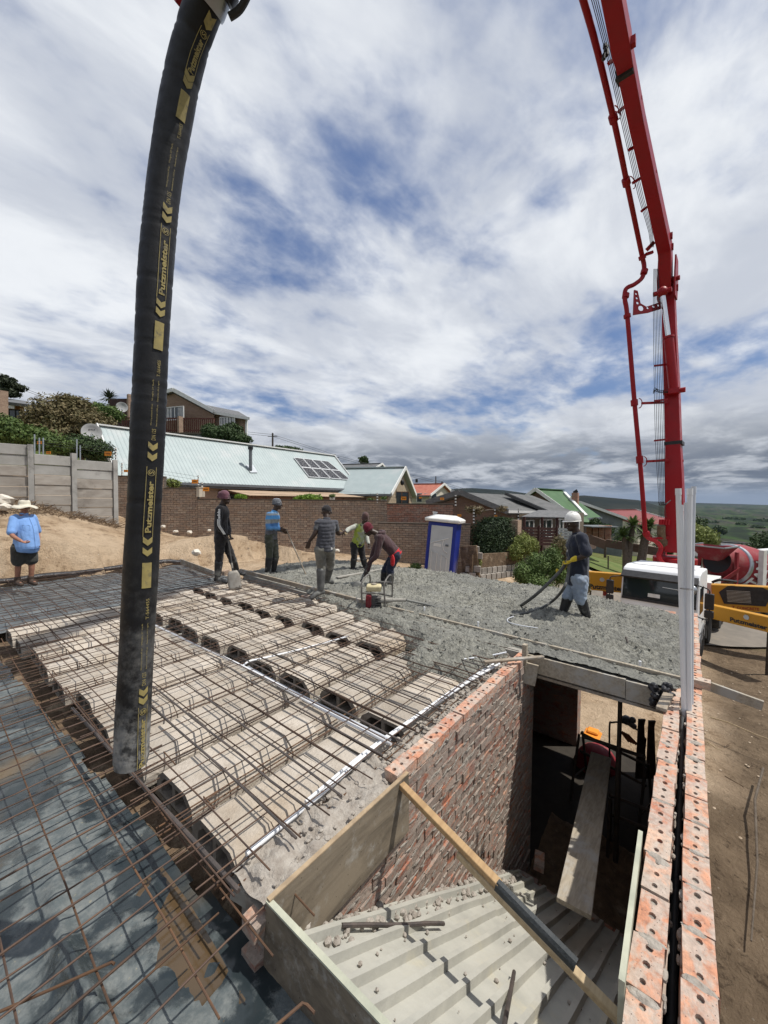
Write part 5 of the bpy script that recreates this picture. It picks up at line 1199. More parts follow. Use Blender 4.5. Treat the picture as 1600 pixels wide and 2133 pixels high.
    b = MB(); p = A + fd * 1.0 - fn * .0; b.tube([p - up * .3, Vector((p.x, p.y, p.z - 2.2))], .09, 10); lg = b.build('jack_leg', M_PRINT_R, t)
    for k in range(4):
        b = MB(); b.tube([Vector((p.x, p.y, p.z - .6 - .35 * k)), Vector((p.x, p.y, p.z - .75 - .35 * k))], .093, 10); b.build('leg_stripe', M_WHITE2, lg)
    # rear outrigger with black grille panel, picture right
    A, B = toL(P(1484, 1241, 15.4)), toL(P(1650, 1251, 13.9)); o, m, a, L = arm('rear_outrigger', A, B, .4, .95, 1.0)
    fd = (B - A).normalized(); nrm = m @ Vector((0, 1, 0)); sgn = 1 if nrm.dot(camL - A) > 0 else -1; fn = nrm * sgn; up = m @ Vector((0, 0, 1))
    b = MB(); qd = lambda u, v, e=.204: A + fd * u + up * v + fn * e
    b.prism([qd(.34, -.24), qd(1.5, -.24), qd(1.72, .30), qd(1.45, .46), qd(.5, .46), qd(.22, .2)], (0, 0, 0), fn * .02); b.build('panel', M_BLKP, o)
    gr = MB()
    for k in range(9): gr.beam(qd(.45, -.14 + .052 * k, .235), qd(1.12, -.14 + .052 * k, .235), .012, .018)
    gr.build('grille_slats', M_GALV, o)
    text_local('CONCRETE', o, qd(.70, -.42), fd, up, .62, .11, M_PRINT_R, .03)
    text_local('T', o, qd(.56, -.42), fd, up, .09, .12, M_PRINT_R, .03)
    b = MB(); b.prism([qd(1.78, -.5), qd(3.0, -.5), qd(3.0, .08), qd(1.98, .08)], (0, 0, 0), fn * .02); b.build('badge_panel', M_BLKP, o)
    text_local('PM', o, qd(1.98, -.36, .228), fd, up, .5, .30, M_PRINT_W, .06)
    b = MB(); b.bx(0, .1, 0, .1, 0, .1); 
    b = MB(); b.beam(qd(2.0, -.62, .1), qd(3.6, -.62, .1), .3, .1); b.build('arm_step', M_BLKP, o)
    # hand rail and hoses on the deck
    b = MB(); b.tube(smoothpath([toL(P(1484, 1213, 15.2)), toL(P(1500, 1208, 15.0)), toL(P(1535, 1212, 14.8))]), .05, 8); b.build('ram', M_BLKP, t)
    return t
truck()
# ================================================================ mixer truck behind
def mixer():
    loc = cc(17.3, 19.6, -3.95); t = thing('mixer_truck', 'dark red concrete mixer drum truck behind the pump truck', 'truck', loc, TROT - R(22))
    tilt = Matrix.Rotation(R(-78), 3, 'Y')      # axis from rear (towards viewer) up-forward
    b = MB(); prof = [(.62, 0), (.78, .25), (1.0, .9), (1.2, 1.7), (1.22, 2.6), (1.05, 3.5), (.55, 4.4), (.3, 4.5)]
    # drum axis: +X local is towards viewer, mouth there
    m = Matrix.Rotation(R(-90 - 13), 3, 'Y') 
    b.lathe(prof, 32, (.35, 0, 2.75), m); b.build('drum', M_REDD, t, True)
    b = MB(); b.lathe([(.60, -.01), (.60, .3), (.1, .32)], 24, (.36, 0, 2.75), m); b.build('drum_mouth', M_DARK, t)
    for z in (.85,):
        b = MB(); b.lathe([(1.0, .82), (1.035, .84), (1.07, .98), (1.03, 1.0)], 32, (.35, 0, 2.75), m); b.build('drum_ring', M_GALV, t, True)
    ax = (m @ Vector((0, 0, 1))).normalized()
    # loading hopper over the mouth and discharge cone
    b = MB(); vs = [(.15, -.75, 3.55), (1.25, -.75, 3.5), (1.25, .75, 3.5), (.15, .75, 3.55), (.4, -.3, 2.9), (.85, -.3, 2.85), (.85, .3, 2.85), (.4, .3, 2.9)]
    b.add(vs, [(0, 1, 5, 4), (1, 2, 6, 5), (2, 3, 7, 6), (3, 0, 4, 7)]); o = b.build('loading_hopper', M_REDD, t); s = o.modifiers.new('s', 'SOLIDIFY'); s.thickness = .03
    b = MB(); b.beam((.1, -.78, 3.58), (1.28, -.78, 3.53), .06, .06); b.beam((1.28, -.78, 3.53), (1.28, .78, 3.53), .06, .06); b.beam((.1, .78, 3.58), (1.28, .78, 3.53), .06, .06); b.build('hopper_rim', M_GALV, t)
    b = MB(); vs = []
    for k in range(9):
        a = math.pi + math.pi * k / 8
        for x, r_, z in ((.35, .95, 2.6), (1.45, .5, 1.75)): vs.append((x, r_ * math.cos(a), z + r_ * .75 * math.sin(a)))
    b.add(vs, [(2 * k, 2 * k + 1, 2 * k + 3, 2 * k + 2) for k in range(8)]); o = b.build('discharge_cone', M_REDD, t); s = o.modifiers.new('s', 'SOLIDIFY'); s.thickness = .03
    for s_ in (-1, 1):
        b = MB(); b.beam((.3, s_ * .8, 1.0), (.3, s_ * .8, 3.3), .12, .14); b.build('rear_post', M_REDD, t)
        b = MB(); b.bx(-1.9, -.1, s_ * 1.0 - .24, s_ * 1.0 + .24, 1.25, 1.34); b.build('mudguard', M_GALV, t)
        for x in (-.7, -2.0, -6.2): wheel(t, x, s_ * .98, w=.4)
        b = MB(); b.bx(-1.2, -.9, s_ * 1.2 - .1, s_ * 1.2 + .1, 1.6, 3.4); b.build('water_tank', M_WHITE2, t) if s_ > 0 else None
    b = MB(); b.bx(-7.4, .4, -.45, .45, .8, 1.1); b.bx(-5.2, -4.9, -.8, .8, 1.1, 2.8); b.build('chassis', M_BLKP, t)
    b = MB(); b.bx(-7.6, -5.6, -1.15, 1.15, .7, 3.0); o = b.build('cab', M_WHITE, t); bv = o.modifiers.new('b', 'BEVEL'); bv.width = .08; bv.segments = 3
    # lettering wound on the drum side
    v, f, tw, th = text_geo('TITAN', .03); v2, f2, tw2, th2 = text_geo('concrete', .02)
    def wrap(v, f, tw, th, a0, a1, l0, l1):
        b = MB(); vs = []
        for x, y, _ in v:
            a = a0 + (a1 - a0) * x / tw; l = l0 + (l1 - l0) * y / th; r_ = np.interp(l, [p[1] for p in prof], [p[0] for p in prof]) + .02
            vs.append(Vector((.35, 0, 2.75)) + m @ Vector((r_ * math.cos(a), r_ * math.sin(a), l)))
        b.add(vs, f); return b
    wrap(v, f, tw, th, R(165), R(70), 1.85, 1.15).build('lettering', M_PRINT_W, t)
    wrap(v2, f2, tw2, th2, R(130), R(70), 2.25, 2.0).build('lettering', M_PRINT_W, t)
mixer()
# ================================================================ people
def m_cloth(name, c1, c2=None, rough=.9, sc=7, dirt=None, dsc=3.5):
    q = NT(name); c = q.mix(q.rmp(q.noise(sc, 6, .65), .35, .68), c1, c2 or tuple(k * .72 for k in c1))
    if dirt: c = q.mix(q.rmp(q.noise(dsc, 7, .7), .50, .70), c, dirt)
    q.col(c).rough(rough).bump(q.math('ADD', q.noise(16, 5, .6, .8), q.math('MULTIPLY', q.noise(240, 2), .15)), .45, .016); q.b.inputs['Sheen Weight'].default_value = .15
    return q.m
def m_skin(name, c):
    q = NT(name); q.col(q.mix(q.rmp(q.noise(20, 5), .3, .7), c, tuple(k * .8 for k in c))).rough(.48); q.b.inputs['Specular IOR Level'].default_value = .45; return q.m
SK_D = m_skin('dark_skin', (.040, .021, .013)); SK_D2 = m_skin('brown_skin', (.055, .030, .019)); SK_L = m_skin('tanned_skin', (.33, .155, .10))
M_EYE = mat('eye_white', (.55, .52, .48), rough=.3); M_LIP = mat('lip', (.07, .025, .022), rough=.5); M_LIPL = mat('pale_lip', (.30, .11, .09), rough=.5)
def remesh(mb, name, m, parent, base, vox=.012, it=5, fold=0., quilt=0., seed=0, fdir=(1, 1, 2.2)):
    tmp = ob('tmp', rel(mb, base).mesh('tmp'))
    bm = bmesh.new(); bm.from_mesh(tmp.data); bmesh.ops.recalc_face_normals(bm, faces=bm.faces); bm.to_mesh(tmp.data); bm.free()
    r = tmp.modifiers.new('r', 'REMESH'); r.mode = 'VOXEL'; r.voxel_size = vox; r.use_smooth_shade = True
    if it: s = tmp.modifiers.new('s', 'SMOOTH'); s.iterations = it; s.factor = .5
    bpy.context.view_layer.update()
    me = bpy.data.meshes.new_from_object(tmp.evaluated_get(bpy.context.evaluated_depsgraph_get())); bpy.data.objects.remove(tmp)
    me.name = name; me.materials.clear(); me.materials.append(m)
    if fold or quilt:
        off = Vector((seed * 3.1, seed * 1.7, seed * .9)); n = len(me.vertices); co_ = [v.co.copy() for v in me.vertices]; no = [v.normal.copy() for v in me.vertices]
        for i in range(n):
            p = co_[i]; q = Vector((p.x * 9 / fdir[0], p.y * 9 / fdir[1], p.z * 9 / fdir[2])) + off
            d = fold * (abs(noise.noise(q)) * 1.6 - .5 + .6 * noise.noise(q * 2.3))
            if quilt: d += quilt * (abs(math.sin((p.z + .02 * noise.noise(q * .3)) * math.pi / .062)) ** .5 - .6)
            me.vertices[i].co = p + no[i] * d
    me.polygons.foreach_set('use_smooth', [True] * len(me.polygons)); me.update()
    return ob(name, me, parent)
def limb(b, pts, rs, n=12):
    """tapered limb with round ends"""
    pts = [Vector(p) for p in pts]; out = smoothpath(pts, 4); k = len(out); rr = list(np.interp(np.linspace(0, len(pts) - 1, k), range(len(pts)), rs))
    b.tube(out, rr, n); b.ball(pts[0], rs[0], n); b.ball(pts[-1], rs[-1], n)
def torso(b, pts, rs, lat, n=16):
    out = smoothpath(pts, 4); k = len(out); idx = np.linspace(0, len(pts) - 1, k)
    ra = np.interp(idx, range(len(pts)), [r[0] for r in rs]); rb = np.interp(idx, range(len(pts)), [r[1] for r in rs])
    b.tube(out, list(zip(ra, rb)), n, lat=lat)
def hand(b, w, d, pn, curl=.9, s=1.0, thumb=1):
    """palm and five fingers; d along the hand, pn out of the palm"""
    d = Vector(d).normalized(); pn = Vector(pn); pn = (pn - d * pn.dot(d)).normalized(); sd = d.cross(pn); w = Vector(w)
    m = Matrix((d, sd, pn)).transposed(); b.ball(w + d * .048 * s, (.058 * s, .042 * s, .018 * s), 10, m)
    for i, (o, l) in enumerate([(-.031, .068), (-.0105, .078), (.0105, .073), (.031, .058)]):
        p = w + d * .085 * s + sd * o * s; pts = [p - d * .02]; a = 0
        for j in range(3):
            a += curl * (.35 if j == 0 else .75); p = p + (d * math.cos(a) + pn * math.sin(a)) * (l * s * (.45, .32, .25)[j]); pts.append(p)
        b.tube(pts, [.0098 * s, .0094 * s, .0088 * s, .0075 * s], 7); b.ball(pts[-1], .0078 * s, 6)
    t0 = w + d * .02 * s - sd * thumb * .036 * s; t1 = t0 + (d * .6 - sd * thumb * .7 + pn * .35).normalized() * .036 * s; t2 = t1 + (d * .75 - sd * thumb * .1 + pn * .6).normalized() * .032 * s
    b.tube([t0, t1, t2], [.014 * s, .0115 * s, .009 * s], 7); b.ball(t2, .009 * s, 6)
def person(label, d0, J, face, skin, top, bot, boots, hat=None, sleeve='long', ts=None, sc=1.0, hem=.10, sfold=.012, tfold=.011, quilt=0., belly=0., shorts=None, gloves=None, hoodie=False, curl=(1.1, 1.1), hd=None, extra=None, boot_h=.30, fat=1.0):
    g = {k: P(v[0], v[1], d0 + (v[2] if len(v) > 2 else 0)) for k, v in J.items()}
    base = g['ank_n'].copy(); base.z = min(g['ank_n'].z, g['ank_f'].z) - .06
    t = thing('person', label, 'person', base)
    fwd = (cc(*face) - cc(0, 0)).normalized(); hdn = hd or -.05; look = Vector((fwd.x, fwd.y, hdn)).normalized(); lat = Vector((0, 0, 1)).cross(look).normalized(); upv = look.cross(lat)
    sl = (g['sh_n'] - g['sh_f']).normalized(); neck, pel = g['neck'], g['pel']; spine = neck - pel
    front = sl.cross(spine).normalized()
    if front.dot(fwd) < 0: front = -front
    ts = ts or .035
    mid = pel.lerp(neck, .48) - front * ts * .4; ch = pel.lerp(neck, .74) + front * .005
    # ---- body
    b = MB(); H = g['head']; hm = Matrix((look, lat, upv)).transposed(); h = .112 * sc
    b.ball(H + upv * .018 * sc, (.094 * sc, .074 * sc, .098 * sc), 16, hm)
    b.ball(H + look * .028 * sc - upv * .055 * sc, (.060 * sc, .052 * sc, .058 * sc), 12, hm)
    b.ball(H + look * .068 * sc - upv * .092 * sc, (.022 * sc, .026 * sc, .018 * sc), 8, hm)
    b.tube([H + look * .088 * sc + upv * .012 * sc, H + look * .110 * sc - upv * .022 * sc], [.010 * sc, .0165 * sc], 8); b.ball(H + look * .105 * sc - upv * .026 * sc, (.016 * sc, .021 * sc, .012 * sc), 8, hm)
    b.ball(H + look * .083 * sc + upv * .030 * sc, (.014 * sc, .05 * sc, .012 * sc), 8, hm)
    b.ball(H + look * .088 * sc - upv * .060 * sc, (.016 * sc, .026 * sc, .014 * sc), 8, hm)
    for s in (-1, 1): b.ball(H + lat * (s * .076 * sc) - look * .008 * sc - upv * .008 * sc, (.022 * sc, .012 * sc, .032 * sc), 8, hm)
    limb(b, [neck - spine.normalized() * .03, neck.lerp(H, .45), H - upv * .05 * sc - look * .012], [.066 * sc, .056 * sc, .056 * sc])
    f = fat
    torso(b, [pel - spine * .06, pel, mid, ch, neck - spine * .06, neck], [(.13, .10), (.155 * f, .11 * f), (.135 * f, .10 * f), (.165 * f, .115), (.14, .085), (.06, .06)], sl)
    for k, s in (('n', 1), ('f', -1)):
        limb(b, [g['sh_' + k], g['el_' + k], g['wr_' + k]], [.052 * f, .042 * f, .029], 12)
        hw = g['wr_' + k]; hdv = (g['ha_' + k] - hw); hdv = hdv if hdv.length > .01 else (hw - g['el_' + k])
        pn = front - sl * .3 * s + Vector((0, 0, -.15))
        if not gloves: hand(b, hw + hdv.normalized() * .01, hdv, pn, curl[0 if k == 'n' else 1], sc, s)
        hip = pel + sl * (.088 * s * f) - spine.normalized() * .03
        limb(b, [hip, g['kn_' + k], g['ank_' + k]], [.08 * f, .052 * f, .036], 12)
        b.ball(g['kn_' + k].lerp(g['ank_' + k], .3), .05, 10)
        ft = g['toe_' + k] - g['ank_' + k]; limb(b, [g['ank_' + k] - Vector((0, 0, .03)), g['ank_' + k] + ft * .9], [.036, .026], 8)
    remesh(b, 'body', skin, t, base, .0075, 3)
    # ---- eyes and mouth
    for s in (-1, 1):
        e = MB(); e.ball(H + look * .083 * sc + lat * (s * .031 * sc) + upv * .008 * sc, (.009 * sc, .013 * sc, .008 * sc), 8, hm); rel(e, base).build('eye', M_EYE, t, True)
        e2 = MB(); e2.ball(H + look * .0905 * sc + lat * (s * .031 * sc) + upv * .008 * sc, (.004, .0065, .0065), 8, hm); rel(e2, base).build('iris', M_DARK, t, True)
    e = MB(); e.ball(H + look * .098 * sc - upv * .062 * sc, (.008, .022 * sc, .005), 8, hm); rel(e, base).build('lips', M_LIPL if skin is SK_L else M_LIP, t, True)
    # ---- top
    b = MB(); lo = pel - spine.normalized() * hem
    if belly:
        torso(b, [lo + front * belly * .30, pel + front * belly * .38, mid + front * belly * .42, ch + front * .03, neck - spine * .07, neck - spine * .01], [(.178 * f, .175 * f), (.192 * f, .165 * f + belly * .35), (.180 * f, .150 * f + belly * .22), (.172 * f, .135 * f), (.125, .095), (.075, .072)], sl, 20)
    else:
        torso(b, [lo, pel, mid, ch, neck - spine * .06, neck + spine * .00], [(.178 * f, .135 * f), (.178 * f, .132 * f), (.168 * f, .125 * f), (.19 * f, .138 * f), (.155 * f, .10), (.075, .072)], sl, 20)
    for k, s in (('n', 1), ('f', -1)):
        S, E_, Wr = g['sh_' + k], g['el_' + k], g['wr_' + k]
        b.ball(S.lerp(neck, .15), .072 * f, 12)
        if sleeve == 'long': limb(b, [S, E_, E_.lerp(Wr, .55), Wr.lerp(E_, .06)], [.072 * f, .060 * f, .052, .044], 14)
        elif sleeve == 'short': limb(b, [S, S.lerp(E_, .5), S.lerp(E_, .92)], [.078 * f, .074 * f, .074 * f], 14)
        else: b.ball(S, .078, 12)
    remesh(b, 'vest' if quilt else ('jacket' if hoodie or sleeve == 'long' else 'shirt'), top, t, base, .0115, 5, sfold, quilt, len(label))
    if hoodie:
        b = MB(); c = neck - front * .035 - spine.normalized() * .01; sn = spine.normalized()
        for a in range(9): an = math.pi * (.12 + .76 * a / 8); b.ball(c + sl * (.10 * math.cos(an)) - front * (.085 * math.sin(an)) - sn * (.07 * math.sin(an)), (.05, .05, .05), 8)
        remesh(b, 'hood', top, t, base, .011, 5, .006, 0, 3)
    else:
        b = MB(); b.tube([neck - spine.normalized() * .035, neck + (H - neck) * .22], [.078, .066], 16); remesh(b, 'collar', top, t, base, .01, 2)
    # ---- trousers
    b = MB(); b.ball(pel, (.11, .11, .11), 12)
    torso(b, [pel - spine * .10, pel, pel + spine * .18], [(.155 * f, .125 * f), (.172 * f, .13 * f), (.160 * f, .118 * f)], sl, 18)
    for k, s in (('n', 1), ('f', -1)):
        hip = pel + sl * (.09 * s * f) - spine.normalized() * .02; K, A = g['kn_' + k], g['ank_' + k]
        if shorts: limb(b, [hip, hip.lerp(K, .5), hip.lerp(K, shorts)], [.125 * f, .118 * f, .112 * f], 14)
        elif boot_h > .1:
            te = max(.25, 1 - (boot_h - .03) / max((K - A).length, .01)); limb(b, [hip, K, K.lerp(A, te * .6), K.lerp(A, te)], [.112 * f, .082 * f, .075, .070], 14)
        else: limb(b, [hip, K, K.lerp(A, .5), K.lerp(A, .93)], [.108 * f, .078, .07, .062], 14)
    remesh(b, 'shorts' if shorts else 'trousers', bot, t, base, .0115, 5, tfold, 0, len(label) + 3, (1, 1, .8) if not shorts else (1, 1, 2))
    # ---- boots
    for k in 'nf':
        b = MB(); K, A, T = g['kn_' + k], g['ank_' + k], g['toe_' + k]; up = (K - A).normalized(); ft = (T - A); ft.z *= .4; heel = A - ft.normalized() * .045 - Vector((0, 0, .045))
        if boot_h > .1: limb(b, [A + up * boot_h, A + up * boot_h * .5, A + up * .02], [.086, .074, .060], 14)
        else: limb(b, [A + up * boot_h, A], [.055, .055], 12)
        limb(b, [heel, A + ft * .45 - Vector((0, 0, .04)), T - Vector((0, 0, .02))], [.046, .050, .042], 12)
        remesh(b, 'boot', boots, t, base, .011, 3, .003)
    if gloves:
        for k, s in (('n', 1), ('f', -1)):
            b = MB(); W_, A_ = g['wr_' + k], g['ha_' + k]; d_ = A_ - W_; limb(b, [W_.lerp(g['el_' + k], .22), W_], [.043, .036], 10); hand(b, W_, d_, front - sl * .3 * s + Vector((0, 0, -.2)), 1.35, 1.12, s); remesh(b, 'glove', gloves, t, base, .0075, 3)
    if hat: hat(t, base, H, look, lat, upv, hm, sc)
    if extra: extra(t, base, g, front, sl)
    return t, g
# ---- headgear
def hat_hard(t, base, H, look, lat, upv, hm, s):
    b = MB(); vs = []; n = 28; prof = [(1.0, .0), (1.0, .03), (.96, .065), (.84, .105), (.62, .135), (.34, .152), (.05, .158)]
    c = H + upv * .048 * s - look * .004
    for r_, z in prof:
        for j in range(n): a = 2 * math.pi * j / n; vs.append(c + look * (.128 * s * r_ * math.cos(a)) + lat * (.104 * s * r_ * math.sin(a)) + upv * (z * s * .95))
    fs = [(i * n + j, i * n + (j + 1) % n, (i + 1) * n + (j + 1) % n, (i + 1) * n + j) for i in range(len(prof) - 1) for j in range(n)] + [tuple((len(prof) - 1) * n + j for j in range(n))]
    b.add(vs, fs)
    o = rel(b, base).build('hard_hat', M_HAT, t, 'all'); sm = o.modifiers.new('s', 'SOLIDIFY'); sm.thickness = .004
    b = MB(); vs = []
    for j in range(n):
        a = 2 * math.pi * j / n; e = .135 + (.045 * max(0, math.cos(a)) ** 2); w = .112
        for q, z in ((.97, .012), (1.0, .0)):
            vs.append(c + look * ((e if q == 1.0 else .127) * s * math.cos(a)) + lat * ((w if q == 1. else .104) * s * math.sin(a)) + upv * (z * s))
    b.add(vs, [(2 * j, 2 * j + 1, (2 * j + 3) % (2 * n), (2 * j + 2) % (2 * n)) for j in range(n)]); o2 = rel(b, base).build('brim', M_HAT, o, True); sm = o2.modifiers.new('s', 'SOLIDIFY'); sm.thickness = .004
    b = MB()
    for k in (-1, 0, 1): b.tube([c + look * (.11 * math.cos(a)) * s + lat * (k * .03) * s + upv * (.02 + .138 * math.sin(a)) * s for a in [math.pi * (.12 + .76 * i / 10) for i in range(11)]], .005, 6)
    rel(b, base).build('crown_ridge', M_HAT, o, True)
M_HAT = mat('white_helmet', (.78, .78, .76), (.66, .65, .62), 6, .35)
def beanie(m, tall=.0, stripe=None, back=0., name='beanie'):
    def f(t, base, H, look, lat, upv, hm, s):
        b = MB(); c = H + upv * .045 * s - look * .012
        b.ball(c + upv * .02 * s - look * .01, (.106 * s, .088 * s, .088 * s + tall), 16, hm)
        if back: b.ball(c - look * back + upv * .03, (.09, .082, .075), 12, hm); b.ball(c - look * (back + .075) - upv * .015, (.04, .035, .035), 8, hm)
        b.tube([c - upv * .045 * s, c + upv * .0], [(.104 * s, .085 * s), (.106 * s, .087 * s)], 20, lat=look)
        o = remesh(b, name, m, t, base, .008, 3, .005, 0, 2)
        b = MB(); b.tube([c - upv * .052 * s, c - upv * .012 * s], [(.108 * s, .089 * s), (.110 * s, .091 * s)], 22, lat=look); rel(b, base).build('band', m if stripe is None else stripe, o, True)
    return f
def cap(m):
    def f(t, base, H, look, lat, upv, hm, s):
        b = MB(); c = H + upv * .04; b.ball(c + upv * .012, (.104, .086, .082), 16, hm); b.tube([c - upv * .03, c + upv * .01], [(.103, .085), (.105, .087)], 20, lat=look)
        b.ball(c + look * .12 - upv * .01, (.06, .06, .008), 10, hm); remesh(b, 'cap', m, t, base, .008, 3, .003)
    return f
def bush_hat(m):
    def f(t, base, H, look, lat, upv, hm, s):
        b = MB(); c = H + upv * .04; n = 30; rg = random.Random(1)
        prof = [(.100, .095), (.098, .11), (.06, .118), (.0, .116)]
        vs = []
        full = [(.235, -.028), (.19, -.004), (.150, .012), (.112, .018), (.108, .06), (.102, .098), (.085, .112), (.04, .104), (.002, .102)]
        for k, (r_, z) in enumerate(full):
            for j in range(n):
                a = 2 * math.pi * j / n; wob = (.016 * math.sin(a * 3 + 1) + .010 * math.sin(a * 5)) if k < 2 else .003 * math.sin(a * 4)
                vs.append(c + look * (r_ * math.cos(a)) + lat * (r_ * .88 * math.sin(a)) + upv * (z + wob))
        b.add(vs, [(i * n + j, i * n + (j + 1) % n, (i + 1) * n + (j + 1) % n, (i + 1) * n + j) for i in range(len(full) - 1) for j in range(n)]); o = rel(b, base).build('sun_hat', m, t, 'all'); sm = o.modifiers.new('s', 'SOLIDIFY'); sm.thickness = .004
    return f
# ---- fabrics
CL_NAVY = m_cloth('navy_shirt_cloth', (.012, .016, .030), (.018, .022, .038)); CL_JEAN = m_cloth('pale_denim', (.30, .36, .44), (.20, .25, .33), dirt=(.34, .34, .33))
CL_BLACK = m_cloth('black_track_cloth', (.012, .011, .012), (.022, .019, .020)); CL_PURP = m_cloth('plum_headwrap', (.13, .055, .075), (.09, .035, .05))
CL_OLIVE = m_cloth('olive_trouser_cloth', (.062, .066, .044), (.042, .046, .032), dirt=(.13, .13, .105)); CL_GREYV = m_cloth('grey_padded_vest', (.060, .062, .074), (.045, .047, .058))
CL_GREYT = m_cloth('grey_tee', (.085, .088, .095)); CL_DUST = m_cloth('dusty_grey_trousers', (.17, .165, .14), (.11, .105, .09), dirt=(.24, .235, .21)); CL_MAROON = m_cloth('brown_hoodie_cloth', (.070, .036, .038), (.048, .025, .028))
CL_RED = m_cloth('dark_red_beanie', (.12, .010, .022)); CL_DBLUE = m_cloth('dark_denim', (.016, .022, .045), (.010, .014, .03)); CL_BLUE = m_cloth('light_blue_shirt', (.20, .36, .68), (.16, .30, .60), sc=3)
CL_SHORT = m_cloth('charcoal_shorts', (.045, .045, .040), (.030, .030, .027)); CL_HAT = m_cloth('cream_hat_cloth', (.62, .58, .48), (.50, .46, .37)); CL_BEAN = m_cloth('brown_beanie', (.10, .055, .050))
M_GUM = mat('gumboot_rubber', (.014, .014, .015), (.03, .03, .032), 5, .45, .3, 30, dirt=(.20, .20, .185), dsc=5); M_GUMG = mat('concrete_caked_boot', (.05, .05, .05), (.12, .12, .115), 6, .55, .3, 30, dirt=(.24, .24, .22), dsc=4)
M_GLOVE = m_cloth('yellow_glove', (.62, .47, .03), (.48, .35, .03)); CL_CLAMPED = m_cloth('bright_red_cloth', (.50, .015, .02))
M_SHOE = mat('brown_shoe', (.06, .04, .03), rough=.7)
def m_jersey():
    q = NT('striped_jersey'); z = q.n('ShaderNodeSeparateXYZ', {0: q.pos}).outputs[2]; w = q.math('MULTIPLY', q.noise(6, 3), .05); zz = q.math('ADD', z, w)
    f = q.n('ShaderNodeMapRange', {0: zz, 1: 1.05, 2: 1.62}).outputs[0]
    c = q.ramp(f, [(0, (.13, .13, .14)), (.14, (.10, .26, .50)), (.30, (.09, .22, .46)), (.36, (.36, .36, .33)), (.47, (.30, .31, .29)), (.52, (.11, .34, .66)), (.64, (.10, .30, .60)), (.68, (.40, .39, .34)), (.80, (.13, .36, .66)), (1, (.12, .34, .64))], 'LINEAR')
    q.col(c).rough(.95).bump(q.noise(14, 5, .6, .8), .45, .016); return q.m
CL_JERSEY = m_jersey()
def m_hivis():
    q = NT('hi_vis_vest'); c = q.mix(q.rmp(q.noise(5, 5, .6), .42, .56), (.32, .38, .06), (.34, .36, .29)); c = q.mix(q.rmp(q.noise(9, 5), .55, .7), c, (.18, .21, .12)); q.col(c).rough(.8).bump(q.noise(14, 5, .6, .8), .5, .016); return q.m
CL_HIVIS = m_hivis()
def m_band():
    q = NT('striped_knit'); z = q.n('ShaderNodeSeparateXYZ', {0: q.pos}).outputs[2]; f = q.math('FRACT', q.math('MULTIPLY', z, 34.)); q.col(q.mix(q.rmp(f, .62, .7), (.012, .014, .026), (.42, .44, .47))).rough(.95); return q.m
CL_KNIT = m_band()
# ---- 1 worker in hard hat
def ex_hard(t, base, g, front, sl):
    p = g['neck'].lerp(g['pel'], .42) + front * .155 + sl * .06; b = text_on('ITS', p - base, sl * -1 if sl.dot(CM @ Vector((1, 0, 0))) < 0 else sl, (0, 0, 1), .075, .035, .03); b.build('chest_logo', M_PRINT_W, t)
person('worker in white hard hat and navy shirt dragging the vibrator hose over wet concrete', 5.95,
       dict(head=(1193, 1092), neck=(1203, 1112), sh_n=(1212, 1121, -.20), sh_f=(1198, 1120, .18), el_n=(1222, 1153, -.30), el_f=(1190, 1158, .24), wr_n=(1193, 1166, -.22), wr_f=(1174, 1183, .05), ha_n=(1181, 1174, -.18), ha_f=(1165, 1192, .0),
            pel=(1203, 1203), kn_n=(1209, 1246, -.10), kn_f=(1184, 1241, .10), ank_n=(1223, 1286, -.05), ank_f=(1172, 1278, .12), toe_n=(1207, 1296, -.14), toe_f=(1157, 1286, .04)),
       (-1, -.15), SK_D, CL_NAVY, CL_JEAN, M_GUM, hat_hard, 'short', hem=.11, gloves=M_GLOVE, extra=ex_hard, sc=.98, fat=1.16)
# ---- 2 man in black track top
def ex_adi(t, base, g, front, sl):
    S, E_, W_ = g['sh_n'], g['el_n'], g['wr_n']; vw = (CAM - E_).normalized(); ax = (E_ - S).normalized(); sd = ax.cross(vw).normalized()
    for k in (-1, 0, 1):
        b = MB(); pts = [S.lerp(E_, .62) + vw * .081 + sd * .021 * k, E_ + vw * .074 + sd * .02 * k, E_.lerp(W_, .5) + vw * .066 + sd * .018 * k, E_.lerp(W_, .9) + vw * .055 + sd * .015 * k]
        b.tube(smoothpath(pts, 4), .0075, 5); rel(b, base).build('sleeve_stripe', M_PRINT_W, t)
    x = (S - E_).normalized(); y = vw.cross(x)
    b = text_on('adidas', S.lerp(E_, .60) + vw * .088 - y * .025, x, y, .20, .055, .03); rel(b, base).build('sleeve_lettering', M_PRINT_W, t)
PA, GA = person('man in black track top and plum headwrap leaning on a shovel at the mesh edge', 8.0,
       dict(head=(469, 1038), neck=(463, 1053), sh_n=(456, 1061, -.18), sh_f=(467, 1060, .18), el_n=(456, 1094, -.22), el_f=(474, 1092, .2), wr_n=(469, 1115, -.15), wr_f=(478, 1112, .05), ha_n=(475, 1122, -.13), ha_f=(480, 1120, .0),
            pel=(461, 1117), kn_n=(457, 1160, -.10), kn_f=(481, 1157, .12), ank_n=(453, 1203, -.08), ank_f=(493, 1188, .35), toe_n=(471, 1211, -.14), toe_f=(508, 1194, .3)),
       (1, -.1), SK_D, CL_BLACK, CL_BLACK, M_GUM, beanie(CL_PURP, .01, None, .055, 'headwrap'), 'long', extra=ex_adi, hem=.12, sc=1.06, fat=1.02)
